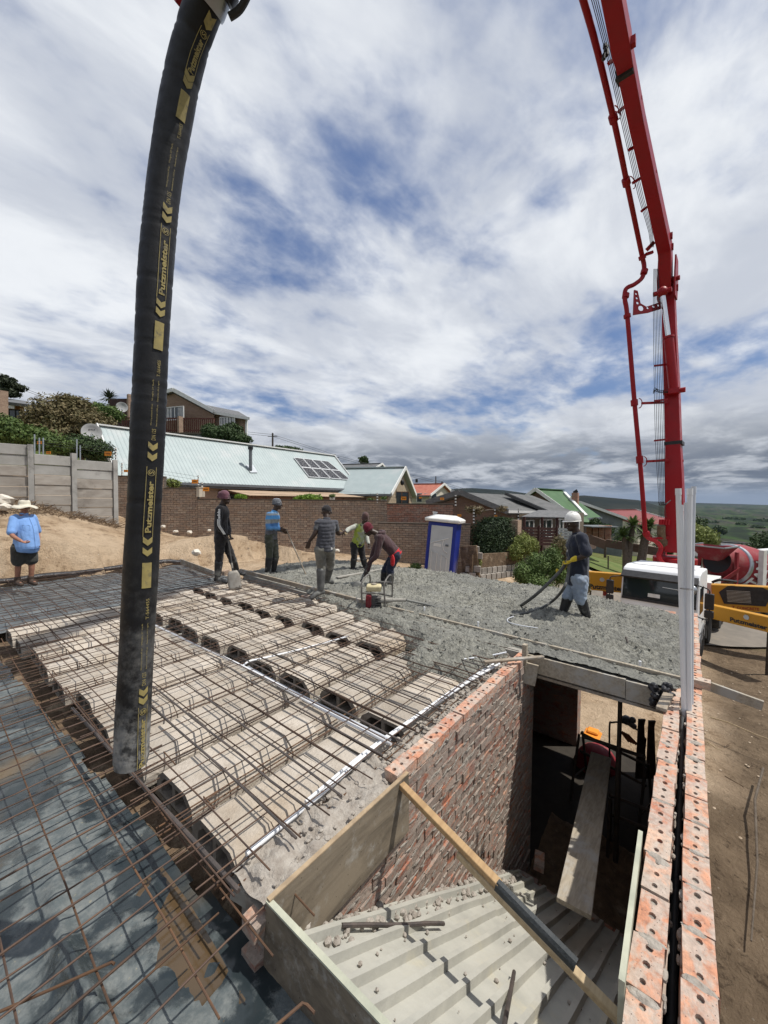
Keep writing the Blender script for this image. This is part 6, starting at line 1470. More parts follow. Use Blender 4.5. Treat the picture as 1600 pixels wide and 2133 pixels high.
# ---- 3 man in striped jersey
PS, GS = person('man in blue and grey striped jersey holding a long stick on the slab', 9.15,
       dict(head=(578, 1051), neck=(571, 1066), sh_n=(560, 1073, -.18), sh_f=(575, 1072, .18), el_n=(559, 1099, -.22), el_f=(578, 1100, .2), wr_n=(582, 1102, -.18), wr_f=(588, 1106, .02), ha_n=(592, 1104, -.12), ha_f=(596, 1110, -.05),
            pel=(565, 1117), kn_n=(561, 1157, -.09), kn_f=(574, 1157, .1), ank_n=(557, 1190, -.09), ank_f=(570, 1189, .1), toe_n=(572, 1197, -.14), toe_f=(582, 1195, .06)),
       (1, -.15), SK_D2, CL_JERSEY, CL_OLIVE, M_GUM, beanie(CL_KNIT, .0), 'long', hem=.06, sc=1.05)
# ---- 4 man in padded vest, seen from behind
def ex_vest(t, base, g, front, sl):
    for k in 'nf':
        b = MB(); limb(b, [g['sh_' + k], g['sh_' + k].lerp(g['el_' + k], .55)], [.068, .062], 12); remesh(b, 'tee_sleeve', CL_GREYT, t, base, .011, 4, .006)
    b = MB(); b.box(g['pel'] + Vector((0, 0, .02)) - front * .16 - sl * .05 - base, (.02, .02, .035)); b.build('label_tag', M_PRINT_W, t)
person('man in grey padded vest seen from behind stepping over the screed plank', 6.85,
       dict(head=(680, 1067, .06), neck=(681, 1082), sh_n=(664, 1090, -.06), sh_f=(697, 1091, .12), el_n=(656, 1111, -.12), el_f=(704, 1111, .22), wr_n=(645, 1127, -.12), wr_f=(711, 1110, .38), ha_n=(641, 1139, -.10), ha_f=(719, 1107, .46),
            pel=(677, 1143), kn_n=(669, 1180, .02), kn_f=(688, 1172, .22), ank_n=(668, 1229, -.02), ank_f=(682, 1206, .55), toe_n=(650, 1243, -.10), toe_f=(692, 1211, .62)),
       (.35, 1), SK_D, CL_GREYV, CL_DUST, M_GUMG, cap(CL_BLACK), 'none', quilt=.011, hem=.05, extra=ex_vest, curl=(.5, .9), hd=-.35, boot_h=.34)
# ---- 5 man in hi-vis vest, leaning
def ex_hv(t, base, g, front, sl):
    for k in 'nf':
        b = MB(); limb(b, [g['sh_' + k], g['el_' + k], g['wr_' + k].lerp(g['el_' + k], .1)], [.066, .058, .044], 12); remesh(b, 'shirt_sleeve', CL_PALE, t, base, .011, 4, .007)
CL_PALE = m_cloth('pale_shirt', (.42, .43, .38), (.32, .33, .29))
person('man in yellow hi-vis vest and brown beanie leaning over behind the others', 9.6,
       dict(head=(761, 1081, -.15), neck=(757, 1093, -.08), sh_n=(741, 1097, -.12), sh_f=(764, 1097, .10), el_n=(727, 1102, -.25), el_f=(764, 1117, .05), wr_n=(721, 1108, -.38), wr_f=(768, 1133, -.10), ha_n=(716, 1110, -.42), ha_f=(769, 1140, -.12),
            pel=(745, 1132, .05), kn_n=(738, 1158, -.02), kn_f=(755, 1157, .12), ank_n=(735, 1182, .0), ank_f=(761, 1181, .15), toe_n=(744, 1187, -.08), toe_f=(768, 1186, .05)),
       (.5, -1), SK_D, CL_HIVIS, CL_BLACK, M_GUM, beanie(CL_BEAN, .025), 'none', hem=.05, extra=ex_hv, hd=-.45, boot_h=.2)
# ---- 6 man in brown hoodie bent over a shovel
def ex_mar(t, base, g, front, sl):
    b = MB(); c = g['pel'] - Vector((0, 0, .16)) + sl * .12 - base; c = (P(818, 1168, 7.72)) - base
    b.ball(c, (.04, .05, .12), 10); b.ball(c + Vector((0, 0, .08)), (.03, .03, .05), 8); b.ball(c - Vector((.0, 0, .06)), (.05, .045, .06), 8); o = remesh_local(b, 'red_cloth', CL_CLAMPED, t)
    b = MB(); up = (g['neck'] - g['pel']).normalized(); b.tube([g['pel'] - up * .06 - base, g['pel'] + up * .04 - base], [(.185, .14), (.183, .138)], 18, lat=sl); b.build('red_shirt_hem', CL_CLAMPED, t, True)
def remesh_local(b, name, m, t): return remesh(b, name, m, t, (0, 0, 0), .01, 3, .006)
PM_, GM = person('man in brown hoodie and dark red beanie bending over a shovel', 7.95,
       dict(head=(768, 1104, -.06), neck=(785, 1111, -.02), sh_n=(793, 1121, -.19), sh_f=(793, 1113, .18), el_n=(785, 1155, -.22), el_f=(778, 1150, .18), wr_n=(768, 1175, -.12), wr_f=(766, 1190, .08), ha_n=(763, 1184, -.06), ha_f=(760, 1197, .03),
            pel=(823, 1153), kn_n=(813, 1183, -.10), kn_f=(803, 1187, .10), ank_n=(813, 1218, -.06), ank_f=(798, 1214, .14), toe_n=(800, 1225, -.10), toe_f=(785, 1221, .10)),
       (-1, -.25), SK_D, CL_MAROON, CL_DBLUE, M_GUM, beanie(CL_RED, .012), 'long', hem=.02, hoodie=True, extra=ex_mar, hd=-.75, boot_h=.22)
# ---- 7 man in light blue shirt on the sand
def ex_blue(t, base, g, front, sl):
    sh = [o for o in t.children if o.name.startswith('shirt')][0]; bpy.context.view_layer.update()
    def on(u, w):
        p = g['neck'].lerp(g['pel'], u) + sl * w - base; ok, q, n, i = sh.ray_cast(p + front * .7, -front); return q + front * .003 if ok else p + front * .2
    for nm, pts, r in (('placket', [(.12 + .11 * i, 0) for i in range(10)], .005), ('pocket', [(.34, .05), (.33, .14)], .006), ('pocket', [(.34, -.05), (.33, -.14)], .006), ('pocket', [(.35, .05), (.5, .055), (.5, .135), (.35, .14)], .003), ('shirt_hem', [(1.06, .16 - .04 * i) for i in range(9)], .005)):
        b = MB(); b.tube([on(*p) for p in pts], r, 5); b.build(nm, CL_BLUED, t)
CL_BLUED = m_cloth('blue_seam', (.13, .25, .50))
person('man in light blue shirt, dark shorts and cream sun hat standing on the sand', 7.8,
       dict(head=(51, 1058), neck=(50, 1071), sh_n=(30, 1080, -.16), sh_f=(68, 1079, .16), el_n=(23, 1111, -.30), el_f=(78, 1108, .26), wr_n=(44, 1127, -.34), wr_f=(80, 1128, .10), ha_n=(55, 1131, -.33), ha_f=(78, 1136, .05),
            pel=(50, 1138), kn_n=(38, 1176, -.06), kn_f=(66, 1174, .06), ank_n=(36, 1210, -.03), ank_f=(64, 1208, .08), toe_n=(44, 1216, -.14), toe_f=(74, 1214, -.02)),
       (.75, -.7), SK_L, CL_BLUE, CL_SHORT, M_SHOE, bush_hat(CL_HAT), 'short', belly=.17, shorts=.78, hem=.09, fat=1.04, boot_h=.06, extra=ex_blue, sfold=.007)
# ---- 8 man beside the mixer
person('man in striped beanie behind the pump truck cab', 17.6,
       dict(head=(1441, 1168), neck=(1441, 1176), sh_n=(1432, 1180, 0), sh_f=(1450, 1180, 0), el_n=(1430, 1195, 0), el_f=(1452, 1195, 0), wr_n=(1432, 1206, -.1), wr_f=(1450, 1206, -.1), ha_n=(1433, 1212, -.12), ha_f=(1449, 1212, -.12),
            pel=(1441, 1207), kn_n=(1438, 1227), kn_f=(1444, 1227), ank_n=(1437, 1243), ank_f=(1445, 1243), toe_n=(1436, 1246, -.2), toe_f=(1446, 1246, -.2)),
       (-.3, -1), SK_D2, CL_GREYT, CL_DBLUE, M_GUM, beanie(CL_KNIT, .0), 'long', hem=.08)
# ================================================================ hand tools
def shovel(label, top, neckp, tip, wide, mh, mb_, side=None):
    top, neckp, tip = Vector(top), Vector(neckp), Vector(tip); t = thing('shovel', label, 'shovel', tip)
    b = MB(); b.tube([top - tip, (top - tip).lerp(neckp - tip, .5), neckp - tip], .0175, 10); b.build('shaft', mh, t, True)
    ax = (neckp - top).normalized(); vw = (CAM - tip).normalized(); sd = side or ax.cross(vw).normalized()
    b = MB(); b.tube(smoothpath([top - tip + sd * .001, top - tip - ax * .03 + sd * .055, top - tip - ax * .11 + sd * .05, top - tip - ax * .115, top - tip - ax * .11 - sd * .05, top - tip - ax * .03 - sd * .055, top - tip]), .012, 8); b.build('grip', M_DARK, t, True)
    b = MB(); vs = []; nrm = sd.cross(ax); L = (tip - neckp).length; n = 6
    for i in range(n + 1):
        u = i / n; w = wide * (.62 + .38 * min(1, u * 4)) * (1 - .10 * max(0, u - .8) * 5)
        for j in range(7): v = -1 + j / 3; vs.append(neckp - tip + ax * (L * u) + sd * (w / 2 * v) + nrm * (.018 * (1 - v * v) - .0 + .02 * (u - .5) ** 2))
    b.add(vs, [(i * 7 + j, i * 7 + j + 1, (i + 1) * 7 + j + 1, (i + 1) * 7 + j) for i in range(n) for j in range(6)]); o = b.build('blade', mb_, t, 'all'); sm = o.modifiers.new('s', 'SOLIDIFY'); sm.thickness = .004
    b = MB(); b.tube([neckp - tip - ax * .16, neckp - tip + ax * .05], [.021, .014], 10); b.build('socket', mb_, t, True)
M_BLADE = mat('cement_caked_blade', (.22, .20, .175), (.30, .285, .255), 9, .6, .3, 40, metal=.3)
M_SHAFT = mat('dark_shaft', (.02, .02, .022), (.06, .055, .05), 10, .5)
shovel('shovel with pale caked blade held by the man in black', P(475, 1124, 7.82), P(485, 1189, 7.72), P(497, 1224, 7.55), .25, M_SHAFT, M_BLADE)
shovel('dark shovel dug into the concrete by the bending man', P(766, 1176, 7.85), P(751, 1212, 7.72), P(741, 1243, 7.55), .26, M_SHAFT, mat('wet_blade', (.10, .10, .095), (.16, .16, .15), 9, .5))
q = MB(); a, b_ = GS['ha_f'] + Vector((0, 0, .10)), G(637, 1196, .03); q.tube([Vector((0, 0, 0)), (b_ - a) * .5 + Vector((0, 0, -.01)), b_ - a], .014, 8); o = q.build('wooden_stick', M_TIMBER_G, None, True); o.location = a; tag(o, 'long thin stick in the hands of the man in the striped jersey', 'stick')
q = MB(); a = P(706, 1105, 7.22); q.beam((0, 0, 0), P(722, 1112, 7.35) - a, .06, .025); o = q.build('wood_float', M_TIMBER_P); o.location = a; tag(o, 'small pale wooden float passed between two workers', 'float')
# ================================================================ vibrator engine
M_FRAME = mat('worn_tube_frame', (.20, .19, .175), (.12, .11, .10), 10, .5, .2, 60, metal=.5, dirt=(.28, .27, .25), dsc=7)
def engine():
    o0 = G(790, 1274, .06); t = thing('vibrator_engine', 'small petrol engine with cream tank in a tubular frame on the screed rail', 'engine', o0)
    L_ = lambda px, py, dd: P(px, py, 6.28 + dd) - o0
    # two hoops: left and right sides, each going front-foot up over to rear foot
    lf, lr, rf, rr = (755, 1272), (772, 1240), (803, 1277), (817, 1245)
    b = MB(); b.tube(smoothpath([L_(755, 1272, -.05), L_(753, 1220, -.05), L_(757, 1207, .0), L_(767, 1197, .18), L_(771, 1203, .40), L_(772, 1235, .42)], 5), .0135, 8); b.build('frame_hoop', M_FRAME, t, True)
    b = MB(); b.tube(smoothpath([L_(804, 1278, -.1), L_(800, 1224, -.1), L_(803, 1210, -.04), L_(812, 1198, .15), L_(817, 1206, .36), L_(817, 1244, .38)], 5), .0135, 8); b.build('frame_hoop', M_FRAME, t, True)
    b = MB(); b.tube([L_(754, 1235, -.05), L_(801, 1237, -.08)], .011, 8); b.tube([L_(755, 1270, -.05), L_(804, 1276, -.1)], .012, 8); b.tube([L_(772, 1234, .42), L_(817, 1242, .38)], .012, 8); b.tube([L_(783, 1212, .42), L_(817, 1214, .36)], .02, 8); b.build('cross_bars', M_FRAME, t, True)
    b = MB(); b.box(L_(786, 1267, .12), (.34, .30, .02), Matrix.Rotation(R(35), 3, 'Z')); b.build('base_plate', M_FRAME, t)
    def rbox(nm, c, sz, m, bev=.02, rot=R(-52)):
        b = MB(); b.box((0, 0, 0), sz); o = b.build(nm, m, t); o.location = c; o.rotation_euler = (0, 0, rot); bv = o.modifiers.new('b', 'BEVEL'); bv.width = bev; bv.segments = 3; return o
    M_CREAM = mat('cream_tank', (.62, .55, .33), (.52, .45, .27), 5, .45, dirt=(.35, .30, .20)); M_ENR = mat('red_engine_shroud', (.20, .012, .02), (.13, .01, .016), 6, .5, dirt=(.16, .12, .11)); M_ENG = mat('grey_engine', (.13, .125, .12), (.07, .065, .06), 12, .6, .4, 40)
    tk = rbox('fuel_tank', L_(779, 1224, .08), (.25, .21, .10), M_CREAM, .03); b = MB(); b.lathe([(.045, 0), (.045, .022), (.02, .026)], 16, (0, 0, .05)); b.build('tank_cap', M_TIMBER_G, tk, True)
    rbox('fan_shroud', L_(768, 1251, .05), (.09, .22, .21), M_ENR, .03); rbox('crankcase', L_(782, 1254, .1), (.17, .2, .18), M_ENG, .02)
    for k in range(5): rbox('cooling_fin', L_(788, 1244 + 4 * k, .02), (.10, .17, .008), M_ENG, .001)
    b = MB(); b.tube([L_(788, 1250, .0), L_(800, 1251, -.02), L_(818, 1250, -.02)], [.045, .05, .035], 14); b.build('drive_coupling', M_CONC_DRY, t, True)
    b = MB(); b.tube(smoothpath([L_(818, 1250, -.02), L_(845, 1250, .0)]), .028, 10); b.build('coupling_sleeve', M_CONC_DRY, t, True)
    pts = [P(846, 1250, 6.27), G(880, 1257, .09), G(910, 1265, .07), G(940, 1268, .05)]
    c = pts[0]; q = MB(); q.tube([p - c for p in smoothpath(pts)], .019, 10); o = q.build('drive_shaft_hose', mat('grey_rubber_hose', (.19, .19, .175), (.12, .12, .11), 8, .6), None, True); o.location = c; tag(o, 'grey flexible hose trailing from the engine into the concrete', 'hose')
engine()
# the vibrator line carried by the worker in the hard hat
MH2 = mat('dark_poker_hose', (.05, .052, .05), (.09, .09, .085), 9, .5)
def run(name, label, pts, r, m, cat='hose'):
    c = Vector(pts[0]); q = MB(); q.tube([p - c for p in smoothpath(pts, 6)], r, 10); o = q.build(name, m, None, True); o.location = c; return tag(o, label, cat)
run('poker_hose', 'dark vibrator hose looping from the gloved hands down onto the concrete', [P(1187, 1168, 5.75), P(1185, 1180, 5.78), P(1183, 1200, 5.75), P(1174, 1226, 5.62), G(1150, 1253, .16), G(1115, 1272, .06), G(1065, 1283, .04)], .021, MH2)
run('concrete_vibrator', 'straight vibrator poker held out over the concrete by the gloved worker', [P(1180, 1172, 5.85), P(1165, 1192, 5.9), P(1120, 1236, 5.98), G(1085, 1262, .05)], .024, MH2, 'poker')
run('thin_cable', 'thin pale cable looping on the concrete near the poker', [G(1070, 1284, .06), G(1058, 1289, .06), G(1060, 1296, .06), G(1085, 1303, .06), G(1120, 1308, .05)], .007, M_PVC_GR, 'cable')
# ================================================================ neighbourhood: helpers
def onpl(px, py, p0, n):
    r = ray(px, py); n = Vector(n); return CAM + r * ((Vector(p0) - CAM).dot(n) / r.dot(n))
def atX(px, py, X): return onpl(px, py, (X, 0, 0), (1, 0, 0))
def atY(px, py, Y): return onpl(px, py, (0, Y, 0), (0, 1, 0))
def slab_poly(t, name, pts, th, m, base, smooth=False, down=True):
    """a flat plate of thickness th through the given corner points"""
    pts = [Vector(p) for p in pts]; n = (pts[1] - pts[0]).cross(pts[2] - pts[0]).normalized()
    if down and n.z > 0: n = -n
    b = MB(); b.prism([p - base for p in pts], (0, 0, 0), n * th); o = b.build(name, m, t)
    bm = bmesh.new(); bm.from_mesh(o.data); bmesh.ops.recalc_face_normals(bm, faces=bm.faces); bm.to_mesh(o.data); bm.free(); return o
def quad_panel(t, name, o, xd, yd, w, h, th, m, base):
    xd, yd = Vector(xd).normalized(), Vector(yd).normalized(); n = xd.cross(yd); b = MB(); c = Vector(o) + xd * w / 2 + yd * h / 2 - base
    b.box(c, (w, h, th), Matrix((xd, yd, n)).transposed()); return b.build(name, m, t)
def window(t, o, xd, w, h, base, frame_m, pane_m, nx=2, ny=1, curtain=None, out=.05, fw=.06):
    """o lower left corner on the wall face; frame proud of the wall, panes set back"""
    xd = Vector(xd).normalized(); up = Vector((0, 0, 1)); n = xd.cross(up); o = Vector(o)
    if n.dot(CAM - o) < 0: n = -n
    b = MB(); 
    def bar_(a, c): b.beam(a - base + n * out * .6, c - base + n * out * .6, fw, fw, n)
    bar_(o, o + xd * w); bar_(o + up * h, o + xd * w + up * h); bar_(o, o + up * h); bar_(o + xd * w, o + xd * w + up * h)
    for i in range(1, nx): bar_(o + xd * (w * i / nx), o + xd * (w * i / nx) + up * h)
    for j in range(1, ny): bar_(o + up * (h * j / ny), o + xd * w + up * (h * j / ny))
    f = b.build('window_frame', frame_m, t)
    for i in range(nx):
        for j in range(ny):
            b = MB(); p = o + xd * (w * (i + .5) / nx) + up * (h * (j + .5) / ny) - base + n * .012; b.box(p, (w / nx - fw, .01, h / ny - fw), Matrix((xd, n, up)).transposed()); b.build('pane', pane_m, f)
    if curtain:
        for (u0, u1) in curtain:
            b = MB(); k = 14; vs = []
            for i in range(k + 1):
                u = u0 + (u1 - u0) * i / k; dd = .022 + .018 * math.sin(i * 2.1)
                for v in (.04, .96): vs.append(o + xd * (w * u) + up * (h * v) - base + n * dd)
            b.add(vs, [(2 * i, 2 * i + 1, 2 * i + 3, 2 * i + 2) for i in range(k)]); b.build('curtain', M_CURT, f, True)
    return f
M_CURT = mat('pale_curtain', (.55, .55, .54), (.42, .42, .42), 4, .9)
M_ROOFG = mat('pale_green_metal_roof', (.345, .40, .40), (.31, .362, .365), 1.5, .5, metal=.1, dirt=(.39, .42, .42), dsc=.6)
M_FASC = mat('white_fascia', (.72, .72, .70), (.62, .62, .60), 2, .6); M_GUT = mat('slate_gutter', (.10, .115, .13), (.14, .15, .165), 3, .5)
M_TILE_D = mat('dark_roof_tile', (.10, .105, .11), (.15, .15, .155), 6, .8, .3, 20); M_TILE_G = mat('grey_roof_tile', (.085, .088, .088), (.13, .13, .13), 1.3, .85, .4, 9, stretch=(1, 1, 6)); M_TILE_R = mat('red_roof_tile', (.32, .09, .06), (.40, .15, .10), 3, .75, .3, 12)
M_TILE_GR = mat('green_roof_tile', (.036, .095, .03), (.052, .12, .042), 1.6, .6, .3, 10); M_TILE_RED = mat('red_metal_roof', (.17, .03, .03), (.21, .045, .04), 2, .6); M_ROOF_P = mat('pinkish_roof', (.24, .19, .19), (.20, .17, .175), 2, .8)
M_WOODR = mat('red_brown_timber', (.115, .035, .022), (.075, .025, .017), 4, .6, stretch=(2, 2, .5)); M_WOODB = mat('brown_pergola_timber', (.16, .085, .05), (.11, .055, .035), 4, .75); M_DECK = mat('dark_deck_timber', (.055, .022, .018), (.035, .016, .014), 4, .7)
M_WALLW = mat('cream_plaster', (.55, .50, .41), (.48, .43, .35), 2, .9); M_WALLO = mat('orange_plaster', (.42, .19, .085), (.36, .16, .075), 2, .9); M_WALLG = mat('grey_plaster', (.16, .175, .18), (.12, .135, .14), 2, .9); M_SHADE = mat('shaded_interior', (.03, .03, .028), rough=.9)
M_SIGN = mat('orange_sign', (.75, .27, .02), (.66, .22, .02), 12, .6)
M_SOLAR = mat('solar_cells', (.010, .010, .014), (.016, .016, .022), 3, .3, spec=.12); M_ALU = mat('aluminium_edge', (.62, .63, .64), rough=.4, metal=.6)
def m_leaf(name, a, b, c=None, tr=.12):
    q = NT(name); col = q.mix(q.rmp(q.noise(1.7, 5, .65), .35, .66), a, b)
    col = q.mix(q.rmp(q.noise(9, 3, .6), .42, .72), col, c or tuple(min(1, k * 1.6) for k in b))
    q.col(col).rough(.62); q.b.inputs['Specular IOR Level'].default_value = .25
    ou = q.t.nodes['Material Output']; td = q.n('ShaderNodeBsdfTranslucent', {'Color': col}); mx = q.n('ShaderNodeMixShader', {0: tr, 1: q.b.outputs[0], 2: td.outputs[0]}); q.t.links.new(mx.outputs[0], ou.inputs[0]); return q.m
LF_OLIVE = m_leaf('olive_brown_leaves', (.085, .085, .036), (.15, .122, .058), (.24, .185, .10)); LF_DARK = m_leaf('dark_green_leaves', (.024, .044, .016), (.042, .075, .024), (.075, .11, .04)); LF_MID = m_leaf('mid_green_leaves', (.045, .082, .020), (.085, .135, .034), (.14, .19, .055))
LF_LIME = m_leaf('lime_leaves', (.11, .20, .02), (.17, .28, .035), (.25, .36, .06), .2); LF_YEL = m_leaf('yellow_green_leaves', (.11, .145, .03), (.18, .215, .05), (.27, .29, .10)); LF_PINE = m_leaf('pine_needles', (.022, .032, .018), (.04, .05, .028)); LF_HEDGE = m_leaf('hedge_leaves', (.014, .027, .012), (.024, .044, .016), (.05, .08, .028)); LF_DRY = m_leaf('dry_scrub', (.12, .085, .045), (.17, .13, .07), (.10, .09, .05))
M_BARK = mat('grey_bark', (.14, .115, .09), (.09, .072, .055), 9, .95, .8, 25, .03)
def crown(t, name, m, blobs, n, size, seed, base, flat=False, shell=.42):
    rg = random.Random(seed); b = MB(); tot = sum(r[0] * r[1] * r[2] for _, r in blobs) ** 1; vs = []; fs = []
    wts = [(r[0] * r[1] * r[2]) ** .67 for _, r in blobs]
    for _ in range(n):
        c, r = rg.choices(blobs, wts)[0]; d = Vector((rg.gauss(0, 1), rg.gauss(0, 1), rg.gauss(0, 1))).normalized(); u = (shell + (1 - shell) * rg.random()) * (1 + .30 * noise.noise(d * 2.6 + Vector((seed, 0, c[0]))) + .20 * noise.noise(d * 6 + Vector((0, seed, 0))))
        p = Vector((c[0] + d.x * r[0] * u, c[1] + d.y * r[1] * u, c[2] + d.z * r[2] * u)) - Vector(base)
        s = size * rg.uniform(.6, 1.4); nn = (d + Vector((rg.gauss(0, .7), rg.gauss(0, .7), rg.gauss(.2, .7)))).normalized(); a = nn.orthogonal().normalized(); a = Matrix.Rotation(rg.uniform(0, 6.3), 3, nn) @ a; e = nn.cross(a); k = len(vs)
        vs += [p - a * s, p - e * s * .45 + nn * s * .12, p + a * s, p + e * s * .45 + nn * s * .12]; fs.append((k, k + 1, k + 2, k + 3))
    b.add(vs, fs); return b.build(name, m, t)
def trunk(t, a, b_, r0, r1, base, m=M_BARK, branches=()):
    b = MB(); a, b_ = Vector(a), Vector(b_); pts = [a.lerp(b_, i / 4) + Vector((random.uniform(-1, 1), random.uniform(-1, 1), 0)) * r0 * .3 * (i > 0) for i in range(5)]
    b.tube([p - base for p in pts], [r0 + (r1 - r0) * i / 4 for i in range(5)], 9)
    for e in branches: b.tube([a.lerp(b_, .6) - base, (a.lerp(b_, .8) - base).lerp(Vector(e) - base, .5), Vector(e) - base], [r1 * .9, r1 * .6, r1 * .25], 7)
    return b.build('trunk', m, t, True)
def bush(name, label, cat, blobs_px, d, m, n, size, seed, group=None, thick=.8, ground=None, br=0):
    """blobs_px: (px, py, rx px, ry px, depth offset)"""
    bl = []; 
    for px, py, rx, ry, dd in blobs_px:
        k = (d + dd) / 800; bl.append((P(px, py, d + dd), (rx * k, max(rx * k * thick, .2), ry * k)))
    c = bl[0][0]; low = min(b[0].z - b[1][2] for b in bl); base = Vector((c.x, c.y, (ground if ground is not None else low - .1))); t = thing(name, label, cat, base, 0, group)
    crown(t, 'crown', m, [(tuple(p), r) for p, r in bl], n, size, seed, base)
    trunk(t, base, c, .10 + br, .05 + br * .5, base, branches=[p for p, r in bl[1:]]); return t
def brick_run(t, base, o, xd, length, rows, course, bl_, m, mort, off, limit, th=.22, top=None, name='brick'):
    """a wall of single bricks: o lower left, xd along"""
    xd = Vector(xd).normalized(); n = xd.cross(Vector((0, 0, 1))); 
    if n.dot(CAM - Vector(o)) < 0: n = -n
    mm = Matrix((xd, n, Vector((0, 0, 1)))).transposed(); eul = mm.to_euler()
    core = MB(); core.box(Vector(o) + xd * length / 2 - n * (th / 2 + .004) + Vector((0, 0, rows * course / 2)) - base, (length, th, rows * course), mm); core.build('mortar', mort, t)
    ms = []
    for i in range(4):
        q = MB(); rg = random.Random(i + off); q.box((0, 0, 0), (bl_ - .012, .03, course - .012)); q.v = [(x + rg.uniform(-.004, .004), y + rg.uniform(-.003, .003), z + rg.uniform(-.004, .004)) for x, y, z in q.v]; ms.append(q.mesh(name, m))
    rest = MB(); cells = []
    for r in range(rows):
        k = 0; x = (bl_ / 2 if r % 2 else 0)
        while x + bl_ <= length + .01: cells.append((r, x + bl_ / 2)); x += bl_
        for x0_, x1_ in ((0, bl_ / 2 if r % 2 else 0), (x, length)):
            if x1_ - x0_ > .03: rest.box(Vector(o) + xd * ((x0_ + x1_) / 2) + Vector((0, 0, (r + .5) * course)) - base, (x1_ - x0_ - .012, .03, course - .012), mm)
    random.Random(off).shuffle(cells); cells.sort(key=lambda c: -c[0])
    for i, (r, x) in enumerate(cells):
        p = Vector(o) + xd * x + Vector((0, 0, (r + .5) * course)) - base + n * random.uniform(-.003, .004)
        if i < limit: ob(name, random.choice(ms), t, p, eul)
        else: rest.box(p, (bl_ - .012, .03, course - .012), mm)
    if rest.v: tag(rest.build('distant_bricks', m, t), kind='stuff')
# ================================================================ boundary walls
def precast_wall():
    # posts along the fence line; panels between, stepping down to the right
    posts = [(-48, 925, 1030, 10.6), (66, 930, 1050, 11.35), (155, 948, 1073, 12.25), (241, 962, 1091, 13.2)]
    pt = []
    for px, ya, yb, d in posts: pt.append((P(px, ya, d), P(px, yb, d)))
    base = pt[1][1].copy(); t = thing('precast_fence', 'grey precast concrete panel wall stepping down behind the man in blue', 'wall', base)
    for i, (a, b_) in enumerate(pt):
        if i == 0: continue
        q = MB(); xd = (pt[i][1] - pt[i - 1][1]); xd.z = 0; q.beam(b_ - base - Vector((0, 0, .3)), Vector((b_.x, b_.y, a.z)) - base + Vector((0, 0, .05)), .13, .13, xd); q.build('post', M_PRECAST_G, t)
    for i in range(len(pt) - 1):
        A, B = pt[i][1], pt[i + 1][1]; top = P((posts[i][0] + posts[i + 1][0]) / 2, [924, 949, 961][i], (posts[i][3] + posts[i + 1][3]) / 2).z; bot = min(A.z, B.z) - .25
        xd = B - A; xd.z = 0; L = xd.length; xd.normalize(); n = int((top - bot) / .305) + 1
        for k in range(n):
            z1 = top - .305 * k; q = MB(); c = A + xd * L / 2; c.z = z1 - .148; mm = frame(xd); q.box((0, 0, 0), (L - .14, .045, .296)); o = q.build('panel', M_PRECAST_G if k < 2 else M_PRECAST, t); o.location = c - base + mm @ Vector((0, .02 * (k % 2), 0)); o.rotation_euler = mm.to_euler(); bv = o.modifiers.new('b', 'BEVEL'); bv.width = .008
    for i, (px, py, d) in enumerate([(72, 905, 11.6), (82, 912, 11.9), (90, 912, 12.0), (160, 915, 12.5), (167, 928, 12.6)]):
        q = MB(); a = P(px, py, d); b2 = P(px, py + 42, d); q.tube([a - base, b2 - base], .018, 6); q.build('fence_rod', M_GALV, t)
precast_wall()
def yard_wall(label, pa, pb, da, db, ytop_a, ytop_b, zbot, m, seed, limit, coping=True, course=.0875, bl_=.235):
    A, B = P(pa, ytop_a, da), P(pb, ytop_b, db); top = (A.z + B.z) / 2; o = Vector((A.x, A.y, 0)); e = Vector((B.x, B.y, 0)); xd = e - o; rows = int((top - zbot) / course) + 1; o.z = top - rows * course
    t = thing('boundary_wall', label, 'wall', o); brick_run(t, o, o, xd, xd.length, rows, course, bl_, m, M_MORTAR_D, seed, limit)
    if coping:
        q = MB(); mm = frame(xd); q.box((o + e) / 2 + Vector((0, 0, top - o.z / 2 + .0)) - o, (1, 1, 1)); q = MB(); c = (Vector((A.x, A.y, top)) + Vector((B.x, B.y, top))) / 2; n = xd.normalized().cross(Vector((0, 0, 1))); n = -n if n.dot(CAM - A) < 0 else n
        q.box(c + Vector((0, 0, .022)) - n * .11 - o, (xd.length + .03, .30, .044), mm); q.build('coping', M_MORTAR_D, t)
    return t, A, B
yard_wall('short brown brick boundary wall beside the precast panels', 244, 342, 14.6, 14.9, 993, 994, .3, M_BRICK_YARD, 1, 90)
yard_wall('brown brick boundary wall piece with cream pillar behind the hose', 342, 412, 14.9, 15.0, 1018, 1019, -.1, M_BRICK_YARD, 2, 110)
yard_wall('long brown brick boundary wall behind the workers', 412, 806, 15.0, 15.2, 1036, 1049, -.75, M_BRICK_YARD, 3, 300)
yard_wall('red brick upper boundary wall left of the portable toilet', 806, 945, 15.2, 15.0, 1050, 1052, .35, M_BRICK_RED, 4, 150)
yard_wall('lower brown brick wall running behind the portable toilet', 788, 980, 14.7, 14.3, 1091, 1093, -1.6, M_BRICK_YARD, 5, 260)
q = MB(); a = P(418, 1035, 14.98); q.box((0, 0, .18), (.22, .22, .36)); q.box((0, 0, .37), (.26, .26, .03)); o = q.build('pillar_cap', M_WALLW); o.location = a; tag(o, 'small cream pillar on the brick wall beside the orange signs', 'pillar')
